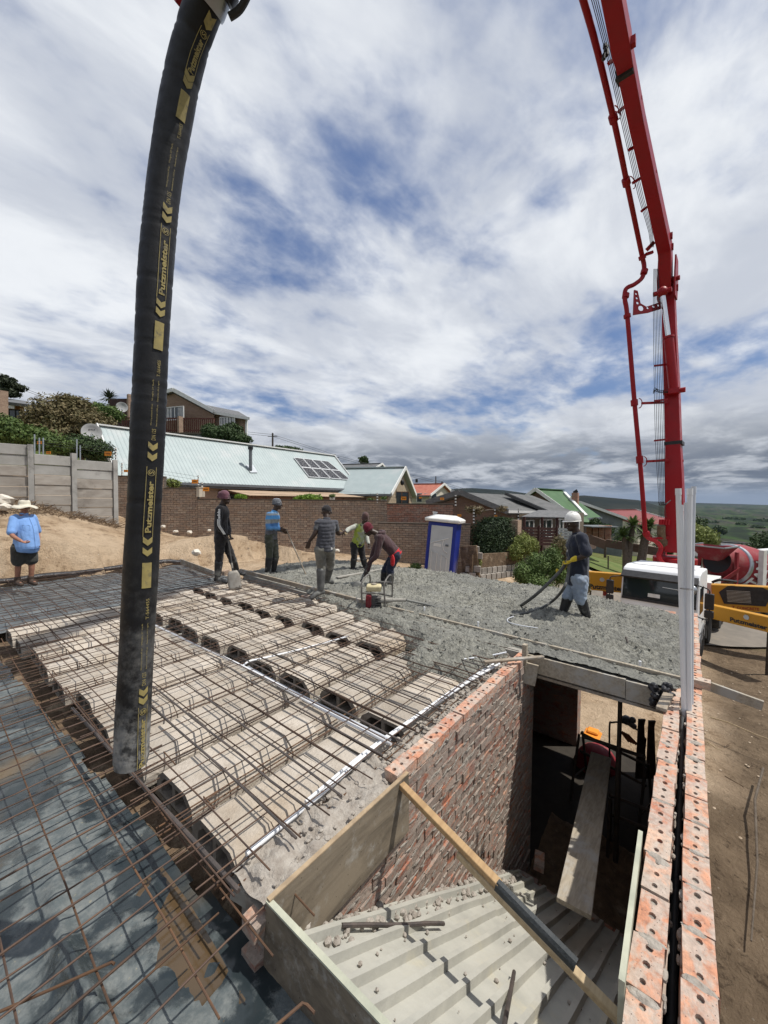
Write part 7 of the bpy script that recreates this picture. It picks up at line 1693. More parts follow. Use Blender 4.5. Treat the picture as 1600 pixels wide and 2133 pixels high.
# electric fence standards and signs
def standard(px, y0, y1, d, label):
    a, b_ = P(px, y1, d), P(px, y0, d); t = thing('fence_standard', label, 'fence post', a, 0, 'electric fence standards'); q = MB(); q.tube([Vector((0, 0, 0)), b_ - a], .016, 6); q.build('rod', M_DARK, t)
    n = max(3, int((y1 - y0) / 5.5))
    for k in range(n):
        q = MB(); p = (b_ - a) * ((k + .6) / n); q.tube([p - Vector((0, 0, .02)), p + Vector((0, 0, .025))], .034, 8); q.build('insulator', M_WHITE2, t)
for (px, y0, y1, d, lb) in [(241, 932, 962, 13.3, 'fence standard at the end of the precast wall'), (254, 964, 992, 14.5, 'fence standard left of the hose on the brick wall'), (413, 990, 1036, 15.0, 'left one of two fence standards by the cream pillar'), (421, 1004, 1036, 15.0, 'right one of two fence standards by the cream pillar'),
                            (786, 1027, 1050, 15.2, 'fence standard between the hanging pots'), (949, 1030, 1056, 14.9, 'fence standard at the red wall end above the toilet'), (987, 1060, 1092, 14.2, 'fence standard left of the hedge'), (1031, 1060, 1080, 15.0, 'fence standard rising from the hedge'), (1080, 1060, 1085, 16, 'fence standard at the right of the hedge')]: standard(px, y0, y1, d, lb)
SIGNL = {0: 'orange sign on the dark gable left of the hose', 1: 'orange sign low beside the hose', 2: 'orange sign on the taller fence standard', 3: 'orange sign near the plum headwrap', 4: 'orange sign in front of the stone gable', 5: 'orange sign under the red roof', 6: 'orange sign on the grey gable verge', 7: 'orange sign right above the toilet', 8: 'orange sign on the hedge', 9: 'orange sign above the precast panels on the left', 10: 'small orange sign at the precast wall step'}
for i, (px, py, d, w) in enumerate([(225, 945, 13.25, 14), (262, 981, 14.5, 8), (406, 1003, 14.96, 13), (429, 1019, 14.96, 13), (841, 1038, 15.15, 11), (876, 1037, 15.1, 6), (921, 1039, 14.95, 8), (957, 1074, 14.3, 8), (1033, 1075, 14.9, 6), (82, 922, 12.1, 9), (101, 943, 12.2, 9)]):
    k = d / 800; c = P(px, py, d - .03); q = MB(); rt = CM @ Vector((1, 0, 0)); fw = CM @ Vector((0, 0, 1)); q.box((0, 0, 0), (w * k, .012, w * k * .62), Matrix((rt, fw, rt.cross(fw) * -1)).transposed()); o = q.build('warning_sign', M_SIGN); o.location = c; tag(o, SIGNL[i], 'sign', 'orange electric fence signs')
    b = text_on('WARNING', c - rt * w * k * .36 - Vector((0, 0, w * k * .12)) + fw * .008, rt, (0, 0, 1), w * k * .72, w * k * .2, .02); rel(b, c).build('lettering', M_PRINT_B, o)
# fence wires
wr = MB()
for dy in (0, 7, 14, 21): wr.tube([P(262, 968 + dy, 14.5), P(413, 993 + dy, 15.0)], .004, 4)
for dy in (0, 6, 12): wr.tube([P(421, 1010 + dy, 15.0), P(786, 1028 + dy, 15.2), P(949, 1036 + dy, 14.9)], .004, 4)
for dy in (0, 5, 10): wr.tube([P(72, 915 + dy, 11.6), P(160, 925 + dy, 12.5), P(241, 935 + dy, 13.3)], .004, 4)
o = rel(wr, P(421, 1010, 15)).build('fence_wires', M_DARK); o.location = P(421, 1010, 15); tag(o, 'thin electric fence wires strung above the boundary walls', 'wires')
# ================================================================ house with the long pale green roof
def house_a():
    ap = P(210, 886, 19.0); XL, YR, ZR = ap.x, ap.y, ap.z; rr = atY(693, 951, YR); XR = rr.x; ZR2 = (ZR + rr.z) / 2
    er = atX(741, 1013, XR); YE, ZE = er.y, er.z; rl = atX(180, 961, XL)      # rear foot of left gable
    slope = (ZR2 - ZE) / (YR - YE); YB = YR + (YR - YE) * .9; ZB = ZR2 - slope * (YB - YR); GZ = 0.0
    base = Vector(((XL + XR) / 2, YE + 1, GZ)); t = thing('green_roof_house', 'long brick house under a pale green metal roof with solar panels', 'house', base)
    W = lambda x, y, z: Vector((x, y, z)) - base
    # ribbed front roof sheet
    def sheet_(ya, za, yb, zb, nm):
        b = MB(); vs = []; fs = []; x = XL - .15; xs = []
        while x < XR + .1:
            for dx, dz in ((0, 0), (.10, 0), (.118, .014), (.142, .014), (.16, 0)): xs.append((x + dx, dz))
            x += .20
        for xx, dz in xs: vs += [W(xx, ya, za + dz + .03), W(xx, yb, zb + dz + .03)]
        fs = [(2 * i, 2 * i + 1, 2 * i + 3, 2 * i + 2) for i in range(len(xs) - 1)]; b.add(vs, fs); return b.build(nm, M_ROOFG, t)
    ov = .25; sheet_(YE - ov, ZE - ov * slope, YR, ZR2, 'roof'); sheet_(YB, ZB, YR, ZR2, 'rear_roof')
    b = MB(); b.beam(W(XL - .15, YR, ZR2 + .06), W(XR + .1, YR, ZR2 + .06), .36, .07); b.build('ridge_cap', M_FASC, t)
    b = MB(); b.beam(W(XL - .1, YE - ov - .07, ZE - ov * slope - .05), W(XR + .1, YE - ov - .07, ZE - ov * slope - .05), .15, .13); b.build('gutter', M_GUT, t)
    b = MB(); b.beam(W(XL - .05, YE - ov + .03, ZE - ov * slope - .12), W(XR, YE - ov + .03, ZE - ov * slope - .12), .04, .22); b.build('fascia', M_GUT, t)
    for X_, nm in ((XL - .17, 'verge_board'), (XR + .12, 'verge_board')):
        b = MB(); b.beam(W(X_, YE - ov, ZE - ov * slope + .02), W(X_, YR, ZR2 + .04), .05, .24, (0, 0, 1)); b.build(nm, M_FASC, t)
        b = MB(); b.beam(W(X_, YB, ZB + .02), W(X_, YR, ZR2 + .04), .05, .24, (0, 0, 1)); b.build(nm, M_WALLG, t)
    # walls
    for X_ in (XL + .25, XR - .25):
        b = MB(); b.prism([W(X_ - .11, YE + .1, -1.5), W(X_ - .11, YE + .1, ZE - .05), W(X_ - .11, YR, ZR2 - .12), W(X_ - .11, YB - .1, ZB - .05), W(X_ - .11, YB - .1, -1.5)], (0, 0, 0), (.22, 0, 0)); b.build('gable_wall', M_BRICK_DARK if X_ < XR - 1 else M_BRICK_TAN, t)
    o = Vector((XL + .4, YE + .12, -1.5)); rows = int((ZE - .12 + 1.5) / .0875)
    b = MB(); b.bx(XL + .3 - base.x, XR - .3 - base.x, YE + .12 - base.y, YE + .34 - base.y, -1.5 - base.z, ZE - .02 - base.z); wl = b.build('wall', M_BRICK_TAN, t)
    for (u, w_) in ((.30, 1.2), (.50, 1.5), (.66, 1.5), (.82, 1.2)):
        x = XL + (XR - XL) * u; b = MB(); window(t, (x, YE + .115, ZE - 1.75), (1, 0, 0), w_, 1.15, base, M_WOODB, M_PANE, 2, 1)
    # solar panels: 4 x 2 on the roof plane
    n = Vector((0, -(ZR2 - ZE), (YR - YE))).normalized() * -1; n = Vector((0, -slope, 1)).normalized(); p0 = Vector((XL, YR, ZR2 + .12)); c = [onpl(*q_, p0, n) for q_ in ((611, 953), (683, 961), (731, 1000), (643, 994))]
    for i in range(4):
        for j in range(2):
            f = lambda u, v: (c[0] * (1 - u) + c[1] * u) * (1 - v) + (c[3] * (1 - u) + c[2] * u) * v
            u0, u1, v0, v1 = i / 4 + .012, (i + 1) / 4 - .012, j / 2 + .012, (j + 1) / 2 - .012; qs = [f(u0, v0), f(u1, v0), f(u1, v1), f(u0, v1)]
            pn_ = slab_poly(t, 'solar_panel', qs, .05, M_SOLAR, base); b = MB(); m_ = [(a + b_) / 2 for a, b_ in zip(qs, qs[1:] + qs[:1])]
            for a, b_ in zip(qs, qs[1:] + qs[:1]): b.beam(a - base + n * .004, b_ - base + n * .004, .035, .05, n)
            for k in range(1, 6): b.beam(qs[0].lerp(qs[1], k / 6) - base + n * .003, qs[3].lerp(qs[2], k / 6) - base + n * .003, .012, .006, n)
            b.build('panel_frame', M_ALU, pn_)
    fb = onpl(522, 979, p0, n); b = MB(); b.tube([fb - base, fb - base + Vector((0, 0, 1.28))], .10, 12); fl = b.build('flue', M_GUT, t, True); b = MB(); b.tube([fb - base + Vector((0, 0, 1.24)), fb - base + Vector((0, 0, 1.42))], .15, 12); b.build('flue_cowl', M_DARK, fl, True)
    f4 = [onpl(*q_, p0, n) for q_ in ((512, 968), (527, 968), (537, 984), (522, 984))]; slab_poly(t, 'flashing', f4, .02, M_GALV, base)
    # pergola along the front
    for k in range(13):
        u = .34 + .054 * k; x = XL + (XR - XL) * u; b = MB(); b.beam(W(x, YE + .1, ZE - .62), W(x, YE - 2.3, ZE - .95), .07, .12); b.build('rafter', M_WOODB, t)
    b = MB(); b.beam(W(XL + (XR - XL) * .32, YE - 2.2, ZE - .98), W(XR + 1.2, YE - 2.2, ZE - .98), .1, .16); b.build('pergola_beam', M_WOODB, t)
    for k in range(5):
        x = XL + (XR - XL) * (.36 + .16 * k); b = MB(); b.beam(W(x, YE - 2.2, -1.3), W(x, YE - 2.2, ZE - 1.0), .11, .11, (1, 0, 0)); b.build('post', M_WOODB, t)
    b = MB(); b.add([W(XL + (XR - XL) * .32, YE + .1, ZE - .52), W(XR + 1.2, YE + .1, ZE - .52), W(XR + 1.2, YE - 2.4, ZE - .86), W(XL + (XR - XL) * .32, YE - 2.4, ZE - .86)], [(0, 1, 2, 3)]); o = b.build('pergola_cover', mat('tan_shade_cloth', (.40, .29, .20), (.33, .24, .165), 2, .9), t); sm = o.modifiers.new('s', 'SOLIDIFY'); sm.thickness = .03
    return YE, ZE, XR
YE_, ZE_, XR_ = house_a()
for i, (px, py, d) in enumerate([(645, 1041, 17.2), (692, 1039, 17.2), (772, 1047, 17.0), (800, 1044, 17.0)]):
    c = P(px, py, d); t = thing('hanging_pot', '%s white hanging flower pot from the left under the pergola' % ordn(i), 'flower pot', c, 0, 'hanging pots'); b = MB(); b.lathe([(.09, -.12), (.12, .0), (.14, .06), (.13, .06), (.10, .0)], 14); b.build('pot', M_WHITE2, t, True)
    b = MB(); b.tube([(0, 0, .05), (0, 0, .42)], .006, 4); b.build('hanger', M_DARK, t); crown(t, 'leaves', LF_MID, [((c.x, c.y, c.z + .12), (.16, .16, .10))], 120, .05, i, c)
# ================================================================ second green roofed house with stone gable
def gable_house(name, label, ap, re, w_, drop, th, roof_m, wall_m, ground, verge_m=M_FASC, ov=.3):
    """ap: ridge point at the visible gable, re: far ridge point; w_ half width, drop eave below ridge"""
    ap, re = Vector(ap), Vector(re); e = re - ap; e.z = 0; L = e.length; e.normalize(); n = Vector((0, 0, 1)).cross(e); 
    if n.dot(CAM - ap) < 0: n = -n      # towards the viewer
    base = Vector((ap.x, ap.y, ground)); t = thing(name, label, 'house', base); z = ap.z; ew = w_ + ov; ed = drop * ew / w_
    for s in (1, -1):
        pts = [ap - e * ov, re, re + n * s * ew - Vector((0, 0, ed)), ap - e * ov + n * s * ew - Vector((0, 0, ed))]
        for p in pts[1:2]: p.z = z
        slab_poly(t, 'roof', [Vector((p.x, p.y, z if i < 2 else z - ed)) for i, p in enumerate(pts)], th, roof_m, base)
        b = MB(); b.beam(Vector((ap.x, ap.y, z)) - e * (ov + .03) - base, Vector((ap.x, ap.y, z - ed)) - e * (ov + .03) + n * s * ew - base, .06, .26); b.build('verge_board', verge_m, t)
        b = MB(); b.beam(Vector((ap.x, ap.y, z - ed - .08)) - e * ov + n * s * (ew + .05) - base, Vector((re.x, re.y, z - ed - .08)) + n * s * (ew + .05) - base, .12, .14); b.build('gutter', M_GUT, t)
    for q_, nm in ((Vector((ap.x, ap.y, 0)), 'gable_wall'), (Vector((re.x, re.y, 0)) - e * .3, 'gable_wall')):
        b = MB(); b.prism([q_ + n * w_ + Vector((0, 0, ground - .3)) - base, q_ + n * w_ + Vector((0, 0, z - drop - th)) - base, q_ + Vector((0, 0, z - th - .03)) - base, q_ - n * w_ + Vector((0, 0, z - drop - th)) - base, q_ - n * w_ + Vector((0, 0, ground - .3)) - base], (0, 0, 0), e * .25); b.build(nm, wall_m, t)
    for s in (1, -1):
        b = MB(); a = Vector((ap.x, ap.y, 0)) + n * s * (w_ - .12) + e * .25; c = Vector((re.x, re.y, 0)) + n * s * (w_ - .12) - e * .3; hh = z - drop - th - ground + .28
        b.beam(a + Vector((0, 0, ground - .3 + hh / 2)) - base, c + Vector((0, 0, ground - .3 + hh / 2)) - base, .24, hh); b.build('wall', wall_m, t)
    b = MB(); b.beam(Vector((ap.x, ap.y, z + .05)) - e * ov - base, Vector((re.x, re.y, z + .05)) - base, .34, .08); b.build('ridge_cap', roof_m if verge_m is M_FASC else verge_m, t)
    return t, base, e, n
t, base, e, n = gable_house('stone_gable_house', 'house with pale green roof and pale stone gable behind the boundary wall', P(837, 974, 30), P(712, 977, 31.6), 3.4, 1.95, .14, M_ROOFG, mat('pale_stone_gable', (.36, .285, .20), (.27, .21, .15), 5, .93, .5, 12), -1.2)
b = MB(); c = P(838, 1011, 28.6); b.lathe([(.02, .0), (.12, .05), (.16, .25), (.06, .42), (.02, .45)], 10, c - base); b.build('gable_light', M_DARK, t, True)
c = P(822, 1040, 28.7); window(t, c - Vector((0, 0, .35)), P(855, 1040, 29) - c, 1.1, .9, base, M_WOODB, M_PANE, 2, 1)
t, base, e, n = gable_house('red_roof_house', 'distant house with orange red tiled roof left of the grey gable', P(921, 1008, 46), P(862, 1002, 48), 3.6, 1.3, .18, M_TILE_R, M_WALLW, -2.0)
for u in (868, 884, 898): window(t, P(u, 1046, 43.5) , (P(890, 1046, 43.5) - P(868, 1046, 43.5)), .6, 1.0, base, M_FASC, M_PANE, 1, 1)
b = MB(); b.tube([P(868, 1005, 46) - base, P(868, 998, 46) - base], .16, 10); b.build('chimney', M_DARK, t)
t, base, e, n = gable_house('dark_tile_house', 'far dark tiled roof with white gable between the green roofs', P(792, 966, 52), P(712, 969, 54), 3.2, 1.0, .2, M_TILE_D, M_FASC, -1)
# ================================================================ grey tiled bungalow with timber deck
def bungalow():
    ap = P(957, 1025, 19.5); lf = P(888, 1047, 20.2); rf = P(1058, 1066, 19.6); re = P(1098, 1033, 25.5); ee = P(1184, 1066, 24.0); base = Vector((rf.x, rf.y, -1.0)); t = thing('grey_roof_house', 'brick bungalow with grey tiled roof, white gutter and dark timber deck', 'house', base)
    slab_poly(t, 'roof', [ap, re, ee, rf], .16, M_TILE_G, base); slab_poly(t, 'roof', [ap, re, re + (lf - ap), lf], .16, M_TILE_G, base)
    rp = P(1052, 1029, 22.3); vb = P(1144, 1067, 21.6); rp2 = P(1108, 1034, 24.5); rb2 = P(1196, 1067, 23.0)
    slab_poly(t, 'roof', [rp + Vector((0, 0, .06)), rp2 + Vector((0, 0, .06)), rb2 + Vector((0, 0, .03)), vb + Vector((0, 0, .03))], .12, M_TILE_G, base)
    b = MB(); b.beam(rp - base + Vector((0, 0, .09)), vb - base + Vector((0, 0, .06)), .12, .07); b.build('hip_cap', M_TILE_D, t)
    b = MB(); b.beam(rf - base, vb - base, .12, .13); b.beam(vb - base, rb2 - base, .12, .13); b.build('gutter', M_FASC, t)
    for a, c in ((ap, lf), (ap, rf)):
        b = MB(); b.beam(a - base, c - base, .08, .26); b.build('verge_board', M_TILE_D, t)
    gp = [ap - Vector((0, 0, .22)), rf - Vector((0, 0, .22)), Vector((rf.x, rf.y, -2)), Vector((lf.x, lf.y, -2)), lf - Vector((0, 0, .22))]; f = (re - ap).normalized(); b = MB(); b.prism([p + f * .3 - base for p in gp], (0, 0, 0), f * .2); b.build('gable_wall', M_BRICK_DARK, t)
    A, B = rf + f * .8, rb2 + Vector((0, 0, 0)); A = Vector((rf.x, rf.y, 0)) + Vector((f.x, f.y, 0)) * 1.2; B = Vector((rb2.x, rb2.y, 0)) + Vector((f.x, f.y, 0)) * 1.6
    xd = (B - A).normalized(); zt = rf.z - .15; b = MB(); b.beam(A + Vector((0, 0, (zt - 1.6) / 2)) - base, B + Vector((0, 0, (zt - 1.6) / 2)) - base, .2, zt + 1.6); b.build('wall', mat('tan_house_wall', (.20, .165, .125), (.15, .12, .095), 4, .9), t)
    n_ = xd.cross(Vector((0, 0, 1))); n_ = -n_ if n_.dot(CAM - A) < 0 else n_; L = (B - A).length
    for u, w_, h_ in ((.06, .8, 1.7), (.28, 1.1, 1.0), (.52, .7, 1.7), (.72, 1.2, 1.0)): window(t, A + xd * (L * u) + n_ * .11 + Vector((0, 0, zt - .35 - h_)), xd, w_, h_, base, M_FASC, M_PANE, 2, 1)
    # lean-to porch roof
    pa, pb = P(1086, 1076, 19.2), P(1180, 1078, 20.6); slab_poly(t, 'porch_roof', [pa, pb, pb + Vector((f.x, f.y, 0)) * 2.2 + Vector((0, 0, .3)), pa + Vector((f.x, f.y, 0)) * 2.2 + Vector((0, 0, .3))], .08, M_TILE_D, base)
    for px in (1092, 1128, 1160, 1180):
        u = (px - 1086) / 94; p = pa.lerp(pb, u); b = MB(); b.beam(p - base, Vector((p.x, p.y, p.z - 2.6)) - base, .11, .11, (1, 0, 0)); b.build('porch_post', M_DECK, t)
    # deck screen of horizontal boards
    da, db = P(1084, 1100, 18.9), P(1160, 1102, 19.5); dc = P(1195, 1104, 21.2)
    for s, (u, v) in enumerate(((da, db), (db, dc))):
        for k in range(6):
            b = MB(); b.beam(u - base - Vector((0, 0, .155 * k)), v - base - Vector((0, 0, .155 * k)), .03, .125); b.build('deck_board', M_DECK if s == 0 else M_WALLG, t)
    for p in (da, da.lerp(db, .5), db, dc):
        b = MB(); b.beam(p + Vector((0, 0, .15)) - base, p - Vector((0, 0, 1.7)) - base, .1, .1, (1, 0, 0)); b.build('deck_post', M_DECK, t)
bungalow()
# ================================================================ green tiled house, chimney, far roofs
t, base, e, n = gable_house('green_tile_house', 'house with bright green tiled roof, white verges and brick chimney', P(1119, 1019, 32), P(1172, 1025, 35.5), 3.0, 2.1, .16, M_TILE_GR, M_BRICK_DARK, -2)
b = MB(); c = P(1198, 1052, 33); b.box(c - base + Vector((0, 0, .4)), (.48, .48, 1.3)); ch = b.build('chimney', M_BRICK_RED, t); b = MB(); b.beam(P(1195, 1027, 33) - base, P(1203, 1022, 33) - base, .05, .28); b.box(P(1198, 1030, 33) - base, (.3, .3, .1)); b.build('chimney_cowl', M_DARK, ch)
A = P(1174, 1026, 35.4); Bq = [P(1176, 1026, 35), P(1222, 1074, 30.5), P(1232, 1088, 29.6), P(1166, 1080, 29.8), P(1150, 1050, 31.5)]; slab_poly(t, 'lower_roof', [P(1172, 1026, 34.5), P(1232, 1088, 29.8), P(1168, 1084, 29.2), P(1124, 1026, 32.6)], .14, M_TILE_GR, base)
b = MB(); b.beam(P(1176, 1026, 34.3) - base, P(1221, 1074, 30.6) - base, .22, .16); b.build('verge_cap', M_FASC, t)
t, base, e, n = gable_house('slate_roof_house', 'far slate and pink roofed house behind the green tiles', P(1206, 1046, 41), P(1170, 1046, 46), 4.5, 1.6, .16, M_ROOF_P, M_WALLG, -4)
t, base, e, n = gable_house('red_metal_house', 'far house with flat red metal roof left of the boom', P(1322, 1062, 55), P(1240, 1060, 51), 5.5, 1.5, .2, M_TILE_RED, M_WALLW, -6)
# ================================================================ two storey house uphill
def house_h():
    d = 31.; ap = P(361, 812, d); rf = P(445, 857, d - .6); lf = P(222, 846, d + 3.); base = P(361, 935, d); t = thing('two_storey_house', 'tall brick house with balcony on the hill behind the green roof', 'house', base)
    back = (cc(-.35, 1) - cc(0, 0)).normalized() * 7
    slab_poly(t, 'roof', [ap, ap + back, rf + back, rf], .18, M_TILE_D, base); slab_poly(t, 'roof', [ap, ap + back, lf + back, lf], .18, M_TILE_D, base)
    for a, c in ((ap, rf), (ap, lf)):
        b = MB(); b.beam(a - base - back * .01, c - base - back * .01, .08, .30); b.build('verge_board', M_FASC, t)
    bk = back.normalized(); gp = [ap, rf, Vector((rf.x, rf.y, base.z - 2)), Vector((lf.x, lf.y, base.z - 2)), lf]; b = MB(); b.prism([p + bk * .35 - Vector((0, 0, .2)) - base for p in gp], (0, 0, 0), bk * .25); b.build('gable_wall', M_BRICK_TAN, t)
    # right wing
    a0, a1 = P(445, 857, d + .2), P(515, 872, d - .4); w0, w1 = Vector((a0.x, a0.y, 0)), Vector((a1.x, a1.y, 0)); xd = (w1 - w0).normalized(); zt = a1.z + .1
    b = MB(); b.prism([w0 + Vector((0, 0, base.z - 2)) - base, w1 + Vector((0, 0, base.z - 2)) - base, w1 + Vector((0, 0, a1.z)) - base, w0 + Vector((0, 0, a0.z)) - base], (0, 0, 0), bk * .25); b.build('wing_wall', M_BRICK_TAN, t)
    slab_poly(t, 'wing_roof', [P(444, 858, d - .3), P(520, 871, d - .9), P(497, 857, d + 2.5), P(428, 843, d + 2.5)], .15, M_TILE_D, base)
    b = MB(); b.beam(P(444, 859, d - .35) - base, P(520, 872, d - .95) - base, .06, .22); b.build('wing_fascia', M_FASC, t)
    b = MB(); b.beam(P(514, 873, d - .5) - base, P(513, 918, d - .5) - base, .14, .14, xd); b.build('downpipe', M_FASC, t)
    wx = P(459, 901, d - .15); window(t, wx + (CAM - wx).normalized() * .15, xd, 1.30, 1.20, base, M_FASC, M_PANE, 2, 2, [(.05, .95)])
    gx = P(330, 877, d + .6); gd = rf - lf; gd.z = 0; window(t, gx + (CAM - gx).normalized() * .9, gd, 2.6, 1.0, base, M_FASC, M_PANE, 3, 1, [(.02, .55), (.78, .98)])
    # balcony
    ba, bb = P(255, 905, d - 1.5), P(443, 903, d - 1.5); bb.z = ba.z; b = MB(); b.beam(ba - base, bb - base, 1.6, .12); b.build('balcony_slab', M_MORTAR_D, t)
    b = MB(); b.beam(ba - base - Vector((0, 0, .35)), bb - base - Vector((0, 0, .35)), 1.4, .55); b.build('balcony_beam', M_WALLG, t)
    fr_ = (CAM - ba); fr_.z = 0; fr_ = fr_.normalized() * .7
    for hz in (.25, 1.15):
        b = MB(); b.beam(ba + fr_ + Vector((0, 0, hz)) - base, bb + fr_ + Vector((0, 0, hz)) - base, .07, .09); b.build('handrail', M_WOODR, t)
    nn = 46
    for k in range(nn + 1):
        p = ba.lerp(bb, k / nn) + fr_; b = MB(); b.beam(p + Vector((0, 0, .05)) - base, p + Vector((0, 0, 1.15)) - base, .06, .05, (1, 0, 0)); b.build('baluster', M_WOODR, t)
    p = P(373, 888, d - 1.6) + fr_; b = MB(); b.beam(p - base - Vector((0, 0, .6)), p - base + Vector((0, 0, .62)), .3, .3, (1, 0, 0)); b.build('brick_pier', M_BRICK_TAN, t)
    # dark recess left of the hose with timber cladding
    b = MB(); q0, q1 = P(228, 868, d + 1.8), P(268, 868, d + 1.2); b.beam(q0 - base, q1 - base, .1, 3.0); b.build('cladding', M_DECK, t)
    b = MB(); q0 = P(271, 845, d + .5); b.beam(q0 - base + Vector((0, 0, .9)), q0 - base - Vector((0, 0, 1.2)), .35, .35, (1, 0, 0)); b.build('brick_pier', M_BRICK_TAN, t)
house_h()
def dish(label, px, py, d, r, txt=None, pole=None):
    c = P(px, py, d); t = thing('satellite_dish', label, 'satellite dish', c, 0, 'satellite dishes'); look = ((CAM - c).normalized() + Vector((0, 0, .25))).normalized(); m = frame(look) @ Matrix(((0, 0, 1), (1, 0, 0), (0, 1, 0)))
    b = MB(); b.lathe([(.01, -.22 * r), (.35 * r, -.19 * r), (.7 * r, -.09 * r), (r, .04 * r), (r * 1.03, .04 * r), (.7 * r, -.12 * r), (.3 * r, -.22 * r), (.01, -.26 * r)], 26, (0, 0, 0), m); b.build('reflector', mat('dish_grey', (.42, .42, .42), (.35, .35, .35), 3, .5), t, True)
    if txt:
        rt = (CM @ Vector((1, 0, 0))); b = text_on(txt, look * .10 * r - rt * .42 * r + Vector((0, 0, .14 * r)) + look * .0, rt, (0, 0, 1), .84 * r, .2 * r, .03); b.build('lettering', M_PRINT_B, t)
    b = MB(); b.tube([look * -.25 * r, Vector((0, 0, -1.6 * r)) - look * .3 * r], .03, 6); b.build('mast', M_GALV, t); b = MB(); b.tube([Vector((0, 0, -.9 * r)), look * .7 * r - Vector((0, 0, .75 * r))], .02, 6); b.ball(look * .75 * r - Vector((0, 0, .7 * r)), .07, 8); b.build('receiver_arm', M_GALV, t)
dish('large grey satellite dish with lettering above the precast wall', 191, 900, 17.5, .38, 'SPACE'); dish('smaller satellite dish on the tall house', 254, 848, 29.5, .38); dish('small white dish on the distant red roofed house', 943, 1024, 30, .16)
# ================================================================ left edge house
def house_i():
    base = P(30, 885, 27); t = thing('orange_house', 'orange plaster house with dark flat roof at the left edge', 'house', base); rt = (cc(1, .25) - cc(0, 0)).normalized(); bk = (cc(-.25, 1) - cc(0, 0)).normalized()
    a = P(12, 851, 26.8); b = MB(); b.beam(a - base - Vector((0, 0, .9)), P(54, 851, 27.3) - base - Vector((0, 0, .9)), .2, 2.4); b.build('wall', M_WALLO, t)
    slab_poly(t, 'roof', [P(8, 836, 26.2), P(60, 842, 26.6), P(60, 836, 31), P(8, 829, 31)], .2, M_TILE_D, base)
    b = MB(); b.beam(P(10, 846, 26.3) - base, P(30, 848, 26.5) - base, .1, .25); b.build('white_fascia', M_FASC, t)
    window(t, P(19, 872, 26.6), rt, .78, .62, base, M_DARK, M_PANE, 2, 1)
    b = MB(); b.beam(P(4, 815, 25.5) - base, P(4, 885, 25.5) - base, .55, .55, (1, 0, 0)); b.build('stone_pillar', M_BRICK_TAN, t)
house_i()
# ================================================================ vegetation
bush('spreading_tree', 'large olive brown bushy tree left of the tall house', 'tree', [(125, 872, 62, 48, 0), (90, 880, 40, 44, -.3), (165, 868, 40, 34, .5), (195, 888, 42, 32, .2), (130, 915, 70, 34, -.2), (150, 838, 34, 16, .3)], 21, LF_OLIVE, 23100, 0.086, 1, br=.08)
bush('green_tree', 'dark green tree between the olive tree and the tall house', 'tree', [(195, 858, 40, 20, 0), (225, 862, 30, 18, .4)], 24, LF_MID, 6300, 0.086, 2)
bush('flowering_shrub', 'green shrub with small white flowers behind the precast wall', 'shrub', [(20, 900, 45, 28, 0), (70, 910, 42, 25, .3), (110, 925, 35, 20, .2), (5, 880, 30, 18, .5)], 14.6, LF_MID, 10920, 0.059, 3)
bush('dark_shrub', 'dark shrub at the foot of the olive tree', 'shrub', [(170, 930, 45, 26, 0), (205, 940, 30, 22, .3)], 16.2, LF_DARK, 5040, 0.066, 4)
bush('pine_tree', 'dark pine with spreading branches at the upper left', 'tree', [(5, 795, 26, 14, 0), (30, 806, 22, 7, .5), (12, 818, 24, 8, 0), (-15, 805, 30, 20, 0)], 30, LF_PINE, 7140, 0.145, 5)
bush('balcony_shrub', 'dark green shrub below the tall house windows', 'shrub', [(470, 905, 45, 16, 0), (440, 900, 22, 18, 0), (500, 915, 26, 12, 0), (485, 893, 22, 12, .3)], 27, LF_DARK, 7980, 0.106, 6)
bush('ridge_shrub', 'shrub showing above the green roof ridge', 'shrub', [(600, 938, 30, 8, 0), (580, 934, 10, 7, 0)], 33, LF_DARK, 1890, 0.119, 7)
bush('small_tree', 'small dark tree above the far dark roof', 'tree', [(758, 960, 10, 9, 0)], 60, LF_DARK, 420, .4, 8)
for i, (a, lb) in enumerate([((645, 1037, 28, 8, 0), 'bright lime bush above the middle of the boundary wall'), ((357, 1006, 18, 10, 0), 'lime bush right of the hose on the wall'), ((500, 1034, 12, 5, 0), 'small lime plant behind the man in black'), ((620, 1040, 10, 5, 0), 'little plant at the left end of the bright bush')]):
    bush('lime_bush', lb, 'bush', [a, (a[0] + a[2] * .5, a[1] + 2, a[2] * .6, a[3] * .8, .1)], 16.2, LF_LIME if i != 1 else LF_YEL, 1500 if i == 0 else 700, .055, 20 + i)
# hedge block and garden bushes behind the toilet
bush('clipped_hedge', 'large dark rounded hedge right of the portable toilet', 'hedge', [(1022, 1128, 46, 50, 0), (1004, 1116, 34, 38, .2), (1050, 1116, 30, 38, .4), (1020, 1155, 42, 30, -.2), (1030, 1095, 36, 20, .3)], 14.4, LF_HEDGE, 19950, 0.036, 9, thick=.9)
bush('creeper', 'leafy creeper over the wall top behind the hedge', 'shrub', [(1040, 1085, 40, 8, 0), (1070, 1090, 16, 10, 0)], 15.6, LF_MID, 3150, 0.040, 10)
bush('dry_creeper', 'dry brown creeper twigs above the hedge', 'shrub', [(990, 1062, 26, 10, 0), (1045, 1060, 14, 8, 0)], 16.5, LF_DRY, 260, .09, 11)
bush('garden_bush', 'yellow green bush right of the hedge', 'bush', [(1090, 1135, 26, 26, 0), (1075, 1150, 20, 20, -.3), (1110, 1140, 16, 22, .2)], 14.2, LF_YEL, 7560, 0.036, 12)
